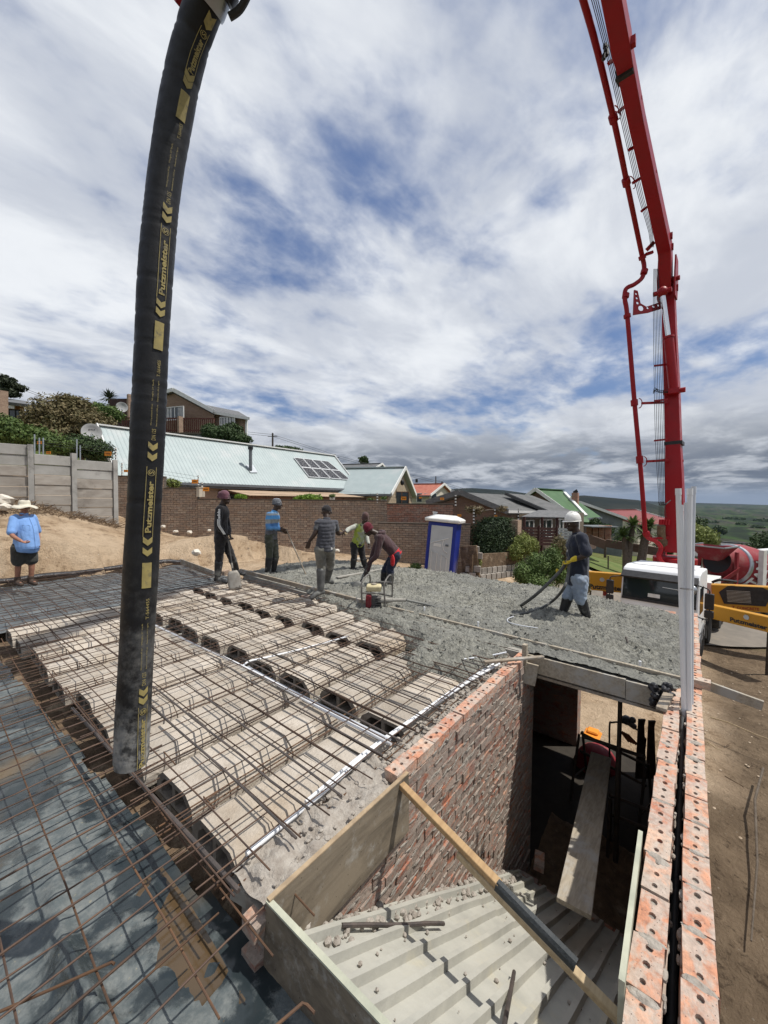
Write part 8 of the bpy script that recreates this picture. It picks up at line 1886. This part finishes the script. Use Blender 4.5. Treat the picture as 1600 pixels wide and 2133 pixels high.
bush('garden_bush', 'dark leafy bush in front of the block terrace left of the hard hat worker', 'bush', [(1120, 1185, 36, 36, 0), (1090, 1195, 26, 26, -.3), (1150, 1170, 26, 34, .2), (1165, 1195, 24, 24, 0), (1120, 1215, 40, 18, -.4)], 11.4, LF_MID, 13650, 0.036, 13)
bush('garden_bush', 'olive twiggy bush behind the hard hat worker', 'bush', [(1165, 1140, 18, 26, 0), (1185, 1165, 16, 24, 0)], 12.6, LF_OLIVE, 4200, 0.036, 14)
bush('garden_bush', 'small bright bush at the foot of the hedge', 'bush', [(990, 1168, 16, 14, 0)], 12.6, LF_YEL, 2310, 0.033, 15)
bush('weed_patch', 'low weeds left of the portable toilet', 'weeds', [(866, 1182, 14, 9, 0), (850, 1188, 12, 6, 0)], 12.4, LF_MID, 1470, 0.033, 16)
bush('roadside_weed', 'scrubby weed by the road behind the worker', 'weeds', [(1218, 1222, 12, 18, 0)], 13.5, LF_OLIVE, 500, .05, 17)
bush('bright_tree', 'yellow green tree behind the mixer drum', 'tree', [(1460, 1118, 34, 22, 0), (1440, 1105, 24, 16, .4), (1480, 1128, 20, 14, 0)], 30, LF_YEL, 8820, 0.092, 18)
bush('dark_tree', 'dark green tree left of the bright tree behind the boom', 'tree', [(1440, 1092, 34, 16, 0), (1410, 1100, 22, 18, 0), (1385, 1110, 18, 22, 0)], 34, LF_DARK, 6300, 0.119, 19)
bush('street_tree', 'dense dark street tree at the right edge', 'tree', [(1575, 1160, 40, 34, 0), (1600, 1140, 40, 34, 0), (1560, 1180, 28, 20, 0)], 27, LF_DARK, 10920, 0.092, 30, br=.05)
bush('corner_bush', 'dark bushes behind the yucca trunks', 'bush', [(1262, 1105, 20, 14, 0), (1300, 1120, 22, 16, 0), (1240, 1090, 14, 12, 0), (1385, 1140, 22, 20, 0)], 29, LF_DARK, 6720, 0.092, 32)
bpy.context.view_layer.update()
def hit_ground(px, py):
    ok, loc, nn_, fi = bpy.data.objects['ground'].ray_cast(CAM + ray(px, py) * 60, ray(px, py).normalized()); return loc if ok else None
g_ = hit_ground(1500, 1121); d_ = -(CM.inverted() @ (g_ - CAM)).z
bush('lone_tree', 'lone round tree standing in the green field', 'tree', [(1500, 1104, 13, 8, 0), (1494, 1100, 8, 7, 0), (1507, 1107, 8, 6, 0)], d_, LF_DARK, 900, d_ * .003, 31, ground=g_.z, br=d_ * .0012)
for k, (px, py, rx, ry) in enumerate([(1470, 1088, 26, 3), (1545, 1094, 12, 3), (1578, 1100, 14, 3), (1590, 1086, 18, 2.4), (1530, 1082, 22, 2.2)]):
    g_ = hit_ground(px, py)
    if g_ is None: continue
    d_ = -(CM.inverted() @ (g_ - CAM)).z
    bush('far_thicket', ['thicket left of the pale field strip', 'small far thicket above the lone tree', 'far thicket right of the lone tree', 'thicket at the right edge of the valley', 'long low thicket in the valley middle'][k], 'trees', [(px, py - 1, rx, ry, 0)], d_, LF_DARK, 500, d_ * .0045, 33 + k, ground=g_.z)
# palm-like yucca by the lawn, palm on the hill
def rosette(t, c, n, L, m, base, seed, w=.05, droop=.5):
    rg = random.Random(seed); b = MB()
    for _ in range(n):
        az, el = rg.uniform(0, 6.28), rg.uniform(-.35, 1.35); d = Vector((math.cos(az) * math.cos(el), math.sin(az) * math.cos(el), math.sin(el))); sd = d.cross(Vector((0, 0, 1))).normalized() * w; l = L * rg.uniform(.7, 1.1); p0 = Vector(c); p1 = p0 + d * l * .55; p2 = p0 + d * l + Vector((0, 0, -droop * l * .35)); 
        b.add([p - base for p in (p0 - sd * .5, p0 + sd * .5, p1 + sd, p1 - sd, p2)], [(0, 1, 2, 3), (3, 2, 4)])
    return b.build('leaf_rosette', m, t)
def yucca(name, label, stems, base_px, d, L, m):
    base = P(*base_px, d); t = thing(name, label, 'tree', base)
    for i, (px, py, bx_) in enumerate(stems):
        c = P(px, py, d); f = P(bx_, base_px[1], d); b = MB(); b.tube([f - base - Vector((0, 0, .3)), f.lerp(c, .5) - base + Vector((.05, 0, 0)), c - base], [.24, .17, .13], 9); b.build('trunk', M_BARK, t, True); rosette(t, c, 110, L, m, base, i)
yucca('yucca_tree', 'spiky yucca tree with grey trunks on the lawn beside the boom', [(1318, 1096, 1304), (1342, 1112, 1330), (1300, 1118, 1306), (1352, 1098, 1332)], (1315, 1190), 22.5, .85, LF_MID)
yucca('palm_tree', 'small palm rising behind the tall house roof', [(228, 830, 228)], (228, 860), 36, 1.1, LF_PINE)
# ================================================================ portable toilet
def toilet():
    base = P(917, 1207, 12.6); t = thing('portable_toilet', 'blue portable toilet with white door and roof leaning behind the slab', 'toilet', base, 0); t.rotation_euler = (Matrix.Rotation(R(4.5), 3, CM @ Vector((0, 0, -1))) @ Matrix.Rotation(YAW - R(90) + R(-20) + 0, 3, 'Z')).to_euler()
    M_TB = mat('blue_toilet_plastic', (.012, .028, .25), (.010, .022, .20), 3, .38, spec=.45, dirt=(.03, .045, .22)); M_TD = mat('grey_toilet_door', (.50, .51, .51), (.43, .44, .44), 3, .5)
    W_, D_, H_ = .92, .92, 1.90
    b = MB(); b.bx(-W_ / 2, W_ / 2, -D_ / 2, D_ / 2, 0, H_); o = b.build('cabin', M_TB, t); bv = o.modifiers.new('b', 'BEVEL'); bv.width = .04; bv.segments = 2
    for k in range(5):
        b = MB(); b.bx(-W_ / 2 - .012, -W_ / 2 + .01, -.36 + .18 * k - .03, -.36 + .18 * k + .03, .15, H_ - .15); b.build('side_rib', M_TB, t)
    b = MB(); b.bx(-.34, .34, -D_ / 2 - .025, -D_ / 2 + .01, .04, 1.78); dr = b.build('door', M_TD, t); bv = dr.modifiers.new('b', 'BEVEL'); bv.width = .01
    y = -D_ / 2 - .03
    for pts in ([(-.26, .25), (-.26, .95), (-.08, .92), (-.08, .25)], [(.06, .25), (.06, .88), (.24, .80), (.24, .25)], [(-.3, 1.22), (.24, 1.42)], [(.10, 1.38), (.06, 1.22), (.12, 1.02), (.24, .95)]):
        b = MB(); b.tube([(x, y, z) for x, z in pts], .014, 6); b.build('door_moulding', M_WHITE2, dr)
    b = MB(); b.bx(.16, .25, y - .02, y, 1.16, 1.22); b.build('latch', M_GUT, dr); b = MB(); b.bx(-.22, .02, y - .006, y + .01, 1.12, 1.22); b.build('door_label', M_WHITE2, dr)
    b = MB(); b.bx(-W_ / 2 - .03, -W_ / 2 + .01, -.28, -.12, 1.35, 1.68); b.build('side_label', M_WHITE2, t)
    b = MB(); vs = [(-.56, -.56, H_), (.56, -.56, H_), (.56, .56, H_), (-.56, .56, H_), (-.57, -.57, H_ + .10), (.57, -.57, H_ + .10), (.57, .57, H_ + .10), (-.57, .57, H_ + .10), (-.3, -.25, H_ + .22), (.3, -.25, H_ + .22), (.3, .25, H_ + .22), (-.3, .25, H_ + .22)]
    b.add(vs, [(3, 2, 1, 0), (0, 1, 5, 4), (1, 2, 6, 5), (2, 3, 7, 6), (3, 0, 4, 7), (4, 5, 9, 8), (5, 6, 10, 9), (6, 7, 11, 10), (7, 4, 8, 11), (8, 9, 10, 11)]); o = b.build('roof', M_WHITE2, t); bv = o.modifiers.new('b', 'BEVEL'); bv.width = .02
    b = MB(); b.lathe([(.07, H_), (.07, H_ + .24), (.09, H_ + .25), (.09, H_ + .29)], 12, (-.46, .4, 0)); b.build('vent_pipe', M_WHITE2, t, True)
toilet()
# ================================================================ terrace of retaining blocks
def terrace(label, pa, pb, rows, nb, seed, db=.30):
    A, B = Vector(pa), Vector(pb); t = thing('block_terrace', label, 'retaining wall', A); xd = B - A; L = xd.length; xd.z = 0; rg = random.Random(seed); mm = frame(xd); n = mm @ Vector((0, 1, 0)); n = -n if n.dot(CAM - A) < 0 else n
    q = MB(); w = L / nb * .82; q.prism([Vector((w / 2 * math.cos(a), .17 * math.sin(a), 0)) for a in [math.pi * k / 5 for k in range(6)]], (0, 0, 0), (0, 0, .19)); me = q.mesh('terrace_block', M_PRECAST)
    eul = Matrix((xd.normalized(), n, Vector((0, 0, 1)))).transposed()
    for r in range(rows):
        for k in range(nb):
            p = (B - A) * ((k + .5 + (.5 if r % 2 else 0)) / nb) - n * .07 * r + Vector((0, 0, .205 * r)); ob('terrace_block', me, t, p, eul.to_euler())
    b = MB(); b.beam(-n * .18 + Vector((0, 0, .1 * rows)), (B - A) - n * .18 + Vector((0, 0, .1 * rows)), .1, .2 * rows + .1); b.build('soil_fill', M_SOIL, t)
terrace('stepped concrete block terrace below the hedge', P(990, 1212, 12.2), P(1100, 1196, 14.6), 4, 11, 3)
terrace('stacked block pier right of the portable toilet', P(958, 1206, 12.5), P(992, 1206, 12.2), 5, 2, 4)
q = MB(); a = P(1073, 1112, 15.2); q.box((0, 0, 0), (.42, .35, 1.1)); o = q.build('wall_stub', M_BRICK_TAN); o.location = a; tag(o, 'pale wall stub between the hedge and the bungalow', 'wall')
# garden brick walls and pergola piers by the lawn
for k, (xa, ya, xb, yb, d1, d2, h_, lb) in enumerate([(1226, 1122, 1262, 1130, 25, 24.5, .55, 'low dark brick garden wall left of the yucca'), (1262, 1131, 1375, 1152, 24.5, 23, .5, 'long dark garden wall behind the yucca trunks')]):
    A, B = P(xa, ya, d1), P(xb, yb, d2); B.z = A.z - .35; q = MB(); q.beam(A - A, B - A, .22, h_); o = q.build('garden_wall', M_BRICK_DARK); o.location = A; tag(o, lb, 'wall')
for k in range(4):
    px = 1228 + 13 * k; a = P(px, 1112, 26 - .2 * k); q = MB(); q.box((0, 0, 0), (.32, .32, 1.0)); q.box((0, 0, .52), (.38, .38, .05)); o = q.build('brick_pier', M_BRICK_RED); o.location = a; tag(o, '%s red brick pier of the garden pergola from the left' % ordn(k), 'pier', 'garden pergola piers')
q = MB(); a = P(1215, 1096, 25.5); b_ = P(1270, 1096, 26); q.beam(a - a, b_ - a, 1.6, .06); o = q.build('shade_roof', M_WALLG); o.location = a; tag(o, 'dark shade cloth over the garden piers', 'shade roof')
for k, (px, y0, y1, d) in enumerate([(1267, 1158, 1184, 21), (1230, 1225, 1243, 15.5), (1268, 1140, 1150, 24)][:2]):
    a = P(px, y1, d); q = MB(); q.tube([Vector((0, 0, 0)), P(px, y0, d) - a], .035, 8); o = q.build('fence_pole', M_BLACKM); o.location = a; tag(o, ['thin dark pole standing on the lawn edge', 'short rusty pole at the road side'][k], 'pole')
# ================================================================ road and lawn sheets
def ribbon(name, path, w, m, lift, kind='structure', n=6):
    pts = smoothpath([cc(*p) for p in path], 8); vs = []; fs = []
    for i, p in enumerate(pts):
        tg = (pts[min(i + 1, len(pts) - 1)] - pts[max(i - 1, 0)]).normalized(); sd = Vector((-tg.y, tg.x, 0))
        for k in range(n + 1): q = p + sd * (w * (k / n - .5)); vs.append((q.x, q.y, gz(q) + lift))
    fs = [(i * (n + 1) + k, i * (n + 1) + k + 1, (i + 1) * (n + 1) + k + 1, (i + 1) * (n + 1) + k) for i in range(len(pts) - 1) for k in range(n)]; b = MB(); b.add(vs, fs); o = b.build(name, m, None, 'all'); o['kind'] = kind; return o
M_ROAD = mat('dusty_asphalt', (.215, .19, .16), (.155, .14, .12), 1.1, .95, .4, 30, dirt=(.27, .225, .17), dsc=.5)
ribbon('road', [(4.5, 27), (7.4, 21.5), (10.5, 18.4), (15, 17.4), (21, 20), (27, 29), (33, 42)], 5.2, M_ROAD, .10)
ribbon('pavement', [(6.0, 30), (10.2, 23.4), (13.5, 21.6), (17.5, 22.2)], 1.5, mat('pale_pavement', (.36, .33, .28), (.28, .255, .215), 2, .9), .13)
def lawn():
    b = MB(); vs = []; n = 16
    c = [cc(9.8, 25.2), cc(15.5, 21.8), cc(18.5, 25.5), cc(12.0, 29.5)]
    for i in range(n + 1):
        for j in range(n + 1):
            u, v = i / n, j / n; p = (c[0] * (1 - u) + c[1] * u) * (1 - v) + (c[3] * (1 - u) + c[2] * u) * v; vs.append((p.x, p.y, gz(p) + .16))
    b.add(vs, [(i * (n + 1) + j, (i + 1) * (n + 1) + j, (i + 1) * (n + 1) + j + 1, i * (n + 1) + j + 1) for i in range(n) for j in range(n)]); o = b.build('lawn', mat('mown_grass', (.085, .125, .030), (.125, .15, .045), 1.3, .95, .6, 40), None, 'all'); o['kind'] = 'structure'
lawn()
# ================================================================ parked cars and street edge
def car(label, c, rz, m, L=4.1):
    t = thing('parked_car', label, 'car', c, rz, 'cars parked down the street'); w = .84
    pr = [(-L / 2, .35), (-L / 2, .78), (-L / 2 + .35, .92), (-L * .20, .98), (-.55, 1.42), (.75, 1.45), (1.45, 1.02), (L / 2 - .1, .95), (L / 2, .6), (L / 2, .35)]
    b = MB(); b.prism([Vector((x, -w, z)) for x, z in pr], (0, 0, 0), (0, 2 * w, 0)); o = b.build('body', m, t); bv = o.modifiers.new('b', 'BEVEL'); bv.width = .07; bv.segments = 3
    b = MB(); b.prism([Vector((x, -w * .86, z)) for x, z in [(-.80, 1.02), (-.60, 1.36), (-.57, 1.38), (-.74, 1.02)]], (-.03, 0, 0), (-.03, 2 * w * .86, 0)); b.build('windscreen', M_WIND, t)
    for s in (-1, 1):
        b = MB(); b.prism([Vector((x, s * (w + .004), z)) for x, z in [(-.65, 1.03), (-.45, 1.36), (.7, 1.38), (1.2, 1.05)]], (0, 0, 0), (0, s * .01, 0)); b.build('side_window', M_WIND, t)
        for x in (-L * .31, L * .31): wheel(t, x, s * .76, .31, .2)
        b = MB(); b.box((-L / 2 + .02, s * .58, .72), (.08, .3, .14)); b.build('headlight', M_PANE, t)
car('silver car parked under the dark street tree', cc(26.8, 27.4, gz(cc(26.8, 27.4))), YAW + R(200), M_GALV); car('dark car parked behind the silver one', cc(29.5, 31.5, gz(cc(29.5, 31.5))), YAW + R(195), mat('black_car_paint', (.015, .016, .02), rough=.2, spec=.6))
def plank_fence():
    a = cc(27.8, 26.2); b_ = cc(33, 29.5); z = gz(a); t = thing('plank_fence', 'weathered plank fence at the right edge of the street', 'fence', (a.x, a.y, z))
    for k in range(22):
        p = a.lerp(b_, k / 21); b = MB(); b.beam(Vector((p.x - a.x, p.y - a.y, 0)), Vector((p.x - a.x, p.y - a.y, 1.0 + .03 * math.sin(k * 3))), .25, .03, b_ - a); b.build('plank', M_PRECAST_G, t)
plank_fence()
t, base, e, n = gable_house('grey_street_house', 'grey roofed house down the street behind the mixer', P(1555, 1133, 44), P(1475, 1128, 47), 5.0, 1.3, .2, M_TILE_G, M_WALLW, -6)
# ================================================================ poles and wires
def pole(label, px, y0, y1, d, r=.11, arm=True):
    a = P(px, y1, d); t = thing('power_pole', label, 'pole', a, 0, 'power poles'); b = MB(); h = P(px, y0, d) - a; b.tube([Vector((0, 0, -2)), h], [r, r * .8], 8); b.build('shaft', M_BLACKM, t)
    if arm: b = MB(); b.beam(h - Vector((0, 0, .4)) - (CM @ Vector((1, 0, 0))) * .6, h - Vector((0, 0, .4)) + (CM @ Vector((1, 0, 0))) * .6, .08, .08); b.build('cross_arm', M_BLACKM, t)
pole('power pole above the middle of the green roof ridge', 568, 902, 935, 48, .13); pole('power pole at the right end of the green roof', 697, 946, 958, 50, .14); pole('slim pole behind the red roof', 908, 992, 1012, 60, .10, False); pole('power pole with wires in front of the grey gable', 921, 1003, 1020, 55, .13)
w_ = MB()
for dy in (0, 4): w_.tube([P(30, 802 + dy, 40), P(130, 838 + dy, 42), P(300, 878 + dy, 45), P(568, 905 + dy, 48)], .018, 4); w_.tube([P(568, 905 + dy, 48), P(697, 947 + dy, 50), P(800, 976 + dy, 52), P(921, 1004 + dy, 55), P(1000, 1028 + dy, 58)], .018, 4)
c = P(568, 905, 48); rel(w_, c); o = w_.build('power_lines', M_DARK); o.location = c; tag(o, 'thin overhead power lines running down behind the roofs', 'wires')
# ================================================================ stones and litter on the sand
def stone(px, py, d, s, label, seed):
    c = P(px, py, d); b = MB(); b.ball((0, 0, 0), (s, s * .8, s * .6), 10); rg = random.Random(seed); b.v = [tuple(Vector(v) * (1 + .28 * noise.noise(Vector(v) * (2.2 / s) + Vector((seed, 0, 0))))) for v in b.v]; o = b.build('stone', M_WHITESTONE); o.location = c; o.rotation_euler = (0, 0, rg.uniform(0, 6)); tag(o, label, 'stone', 'pale stones on the sand')
for i, (px, py, d, s, lb) in enumerate([(4, 1043, 10.3, .30, 'large cream rock at the left edge above the hat'), (10, 1056, 10.1, .16, 'flat pale rock below the large cream rock'), (366, 1107, 14.4, .10, 'white stone against the wall right of the hose'), (395, 1109, 14.4, .12, 'white stone near the wall left of the man in black'), (409, 1151, 11.0, .16, 'white stone on the sand behind the mesh corner'), (436, 1105, 14.0, .08, 'small white stone left of the headwrap man'), (340, 1097, 14.6, .11, 'white stone close to the hose on the wall base'), (690, 1143, 13.6, .12, 'pale slab stone behind the vest worker'), (703, 1147, 13.4, .10, 'pale stone beside the hi-vis worker'), (750, 1165, 12.5, .12, 'pale stone between the hi-vis and hoodie men')]): stone(px, py, d, s, lb, i)
lit = MB(); rg = random.Random(21)
for _ in range(260):
    px, d = rg.uniform(-20, 900), rg.uniform(10.2, 14.4); x = (px - 800) / 800 * d; p = cc(x, d); z = gz(p); s = rg.uniform(.008, .03); lit.ball((p.x, p.y, z + s * .2), (s, s * .8, s * .5), 6)
for _ in range(600):
    x, y = rg.uniform(2.6, 12), rg.uniform(2.4, 13); p = cc(x, y)
    if p.y > -1.75: continue
    z = min(gz(p), -2.68) if (p - CAM).length < 9 else gz(p); s = rg.uniform(.008, .035) ; lit.ball((p.x, p.y, z + s * .2), (s, s * .8, s * .5), 6)
o = lit.build('loose_pebbles', mat('sandy_pebble', (.42, .34, .25), (.32, .25, .18), 6, .95)); o['kind'] = 'stuff'
tw = MB()
for _ in range(420):
    u = rg.random(); px, py, d = (rg.uniform(0, 250), 0, 0); i = px / 250; p = P(px, 1052 + 42 * i + rg.uniform(-3, 10), 10.6 + 2.6 * i - rg.uniform(0, .8)); z = gz(p); a = rg.uniform(0, 6.3); l = rg.uniform(.08, .4); tw.tube([(p.x, p.y, z + .03), (p.x + l * math.cos(a), p.y + l * math.sin(a), z + rg.uniform(.03, .2))], .007, 4)
for _ in range(60):
    x, y = rg.uniform(2.8, 7), rg.uniform(2.6, 8.5); p = cc(x, y)
    if p.y > -1.8: continue
    z = min(gz(p), -2.68); a = rg.uniform(0, 6.3); l = rg.uniform(.1, .4); tw.tube([(p.x, p.y, z + .02), (p.x + l * math.cos(a), p.y + l * math.sin(a), z + .03)], .008, 4)
o = tw.build('dry_twigs', M_SOIL); o['kind'] = 'stuff'
for k, (a, b_, r, lb) in enumerate([((1480, 1494), (1640, 1552), .012, 'long thin pale stick lying on the dirt yard'), ((1475, 1548), (1504, 1563), .010, 'short pale stick near the outer leaf'), ((1590, 1600), (1565, 1960), .016, 'crooked root lying on the dirt in the lower right')]):
    A, B = G(*a, -2.62), G(*b_, -2.62); q = MB(); pts = [Vector((0, 0, 0)), (B - A) * .3 + Vector((.03, .06, .02)), (B - A) * .65 + Vector((-.04, .0, .0)), B - A]; q.tube(pts, [r, r, r * .8, r * .5], 7); o = q.build('dry_stick', M_TIMBER_P if k < 2 else M_BARK, None, True); o.location = A; tag(o, lb, 'stick')
# ================================================================ things in the room below
def steel_prop():
    a = P(1293, 1432, 4.6); t = thing('steel_prop', 'dark adjustable steel prop holding up the slab edge', 'prop', Vector((a.x, a.y, -2.75)))
    b = MB(); b.tube([(0, 0, 0), (0, 0, 1.55)], .03, 12); b.build('outer_tube', M_BLACKM, t, True); b = MB(); b.tube([(0, 0, 1.5), (0, 0, 2.50)], .024, 12); b.build('inner_tube', M_BLACKM, t, True)
    b = MB(); b.tube([(0, 0, 2.17), (0, 0, 2.23)], .05, 10); b.beam((-.06, -.06, 2.28), (.06, .06, 2.28), .02, .02); b.beam((-.07, .07, 2.2), (.07, -.07, 2.2), .03, .04); b.build('collar_nut', M_BLACKM, t)
    for z in (.004, 2.505): b = MB(); b.box((0, 0, z), (.15, .15, .008)); b.build('end_plate', M_BLACKM, t)
steel_prop()
pl_a, pl_b = Vector((2.02, -.86, -2.20)), Vector((4.6, -.80, -2.05))
timber('scaffold_plank', 'wide mortar splashed plank leading from the stairs into the dark room', P(1195, 1893, 2.86), P(1252, 1575, 5.1), .235, .038, M_TIMBER_X, cat='plank')
def trestle(label, c, rz, h=.95, w=.9):
    t = thing('trestle', label, 'trestle', c, rz)
    for s in (-1, 1):
        for k in (-1, 1): b = MB(); b.tube([(s * w / 2, k * .28, 0), (s * w / 2, k * .05, h)], .02, 8); b.build('leg', M_BLACKM, t)
        b = MB(); b.tube([(s * w / 2, -.2, h * .35), (s * w / 2, .2, h * .35)], .014, 6); b.build('brace', M_BLACKM, t)
    for z in (h, h * .7): b = MB(); b.tube([(-w / 2, 0, z), (w / 2, 0, z)], .02, 8); b.build('rail', M_BLACKM, t)
trestle('black trestle under the far end of the plank', Vector((4.3, -.75, -2.75)), R(75)); trestle('black trestle in the dark against the right wall', Vector((3.5, -1.15, -2.75)), R(95), .8, .6)
q = MB(); a = P(1212, 1533, 5.2); q.tube([Vector((0, 0, 0)), P(1345, 1578, 4.9) - a], .024, 8); o = q.build('scaffold_tube', M_BLACKM); o.location = a; tag(o, 'dark scaffold tube lying level across the doorway', 'tube')
# red mixer bowl, orange machine and standing picks by the doorway
def small_mixer():
    c = P(1237, 1592, 6.6); t = thing('red_mixer_bowl', 'red drum of a small mixer beside the doorway', 'mixer', c); m = Matrix.Rotation(R(70), 3, 'Y') @ Matrix.Rotation(R(30), 3, 'X')
    b = MB(); b.lathe([(.12, -.28), (.24, -.2), (.30, 0), (.30, .12), (.22, .3), (.20, .3), (.27, .1), (.2, -.15)], 22, (0, 0, 0), m); b.build('bowl', M_REDD, t, True); b = MB(); b.tube([(0, 0, -.2), (.05, 0, -.62)], .03, 8); b.tube([(0, .25, -.25), (0, .3, -.62)], .025, 8); b.build('stand', M_BLACKM, t)
small_mixer()
def tool_stand():
    c = P(1312, 1560, 6.3); t = thing('tool_rack', 'tubular rack with a black engine and orange slats outside the doorway', 'rack', Vector((c.x, c.y, -2.80)))
    L_ = lambda px, py, d=6.3: P(px, py, d) - t.location
    b = MB(); b.tube(smoothpath([L_(1270, 1580), L_(1270, 1512), L_(1276, 1505), L_(1300, 1506), L_(1330, 1522), L_(1345, 1540)]), .014, 8); b.tube([L_(1345, 1540), L_(1340, 1590)], .014, 8); b.tube([L_(1270, 1575), L_(1270, 1640)], .014, 8); b.tube([L_(1340, 1590), L_(1340, 1640)], .014, 8); b.build('frame', M_BLACKM, t, True)
    b = MB(); b.ball(L_(1305, 1500), (.09, .08, .07), 12); b.ball(L_(1318, 1500, 6.2), (.05, .05, .05), 10); b.tube([L_(1300, 1498), L_(1322, 1514)], .045, 10); b.build('motor', M_GUT, t, True)
    for k in range(5): b = MB(); b.beam(L_(1292 + 4 * k, 1522 + 2 * k), L_(1310 + 5 * k, 1545 + 2 * k), .02, .03); b.build('slat', mat('orange_brown_slat', (.30, .11, .04), rough=.6), t)
tool_stand()
for k, (px, py, ww, lb) in enumerate([(1336, 1497, 12, 'left tall black tool blade standing in the doorway'), (1357, 1500, 11, 'right tall black tool blade standing in the doorway')]):
    c = P(px, 1580, 5.9); b = MB(); tp = P(px, py, 5.9) - c; rt = CM @ Vector((1, 0, 0)); k_ = 5.9 / 800; b.prism([tp - rt * .05, tp + rt * .05, tp + rt * .03 - Vector((0, 0, .09)), rt * ww * k_ * .8 - Vector((0, 0, .3)), -rt * ww * k_ - Vector((0, 0, .3))], (0, 0, 0), (CM @ Vector((0, 0, 1))) * .03); o = b.build('digging_tool', M_BLACKM); o.location = c; tag(o, lb, 'tool')
c = P(1234, 1534, 7.6); q = MB(); q.box((0, 0, 0), (.34, .30, .12)); q.box((.05, 0, .08), (.2, .2, .06)); o = q.build('orange_case', M_SIGN); o.location = c; o.modifiers.new('b', 'BEVEL').width = .02; tag(o, 'bright orange case on the sand beyond the doorway', 'case')
# hooked bars at the front shutter
for k, (pts, lb) in enumerate([([(-40, 2125), (120, 2055), (232, 2005), (238, 2008)], 'rusty bar reaching the front shutter, upper one of two'), ([(560, 2150), (630, 2090), (640, 2094), (655, 2110)], 'rusty bar reaching the front shutter, lower one of two')]):
    c = G(*pts[0], -.06); q = MB(); q.tube([G(*p, -.06) - c for p in pts], .0055, 7); o = q.build('hooked_bar', M_REBAR_O, None, True); o.location = c; tag(o, lb, 'steel bar')
q = MB(); q.box((0, 0, 0), (.10, .12, .09)); o = q.build('concrete_offcut', M_CONC_DRY); o.location = G(512, 1850, -.12); o.rotation_euler = (.1, .05, .3); o.modifiers.new('b', 'BEVEL').width = .012; tag(o, 'grey concrete offcut at the end of the thick edge bar', 'concrete block')
q = MB(); rg = random.Random(6); c = Vector((2.40, RI + .01, .0))
for i in range(16): q.ball(c + Vector((rg.uniform(-.06, .06), rg.uniform(-.07, .09), rg.uniform(-.12, .05))), (rg.uniform(.03, .06), rg.uniform(.02, .05), rg.uniform(.02, .07)), 8, Matrix.Rotation(rg.uniform(0, 6), 3, 'Z'))
o = remesh(q, 'plastic_wad', M_PLASTIC_B, None, c, .007, 2, .022, 0, 5, (.6, .6, .6)); o.location = c; tag(o, 'crumpled wad of black plastic on the wall at the shutter end', 'plastic')
# air between the viewer and the far hills
hzb = MB(); hzb.box((0, 0, 0), (36000, 36000, 400)); hz = hzb.build('haze'); hz.location = (0, 0, 70); hz['kind'] = 'stuff'
hm_ = bpy.data.materials.new('haze'); hm_.use_nodes = True; nt_ = hm_.node_tree; nt_.nodes.clear(); pv_ = nt_.nodes.new('ShaderNodeVolumePrincipled'); pv_.inputs['Color'].default_value = (.58, .74, 1, 1); pv_.inputs['Density'].default_value = 1.6e-5; pv_.inputs['Anisotropy'].default_value = .0; mo_ = nt_.nodes.new('ShaderNodeOutputMaterial'); nt_.links.new(pv_.outputs[0], mo_.inputs['Volume']); hz.data.materials.append(hm_)
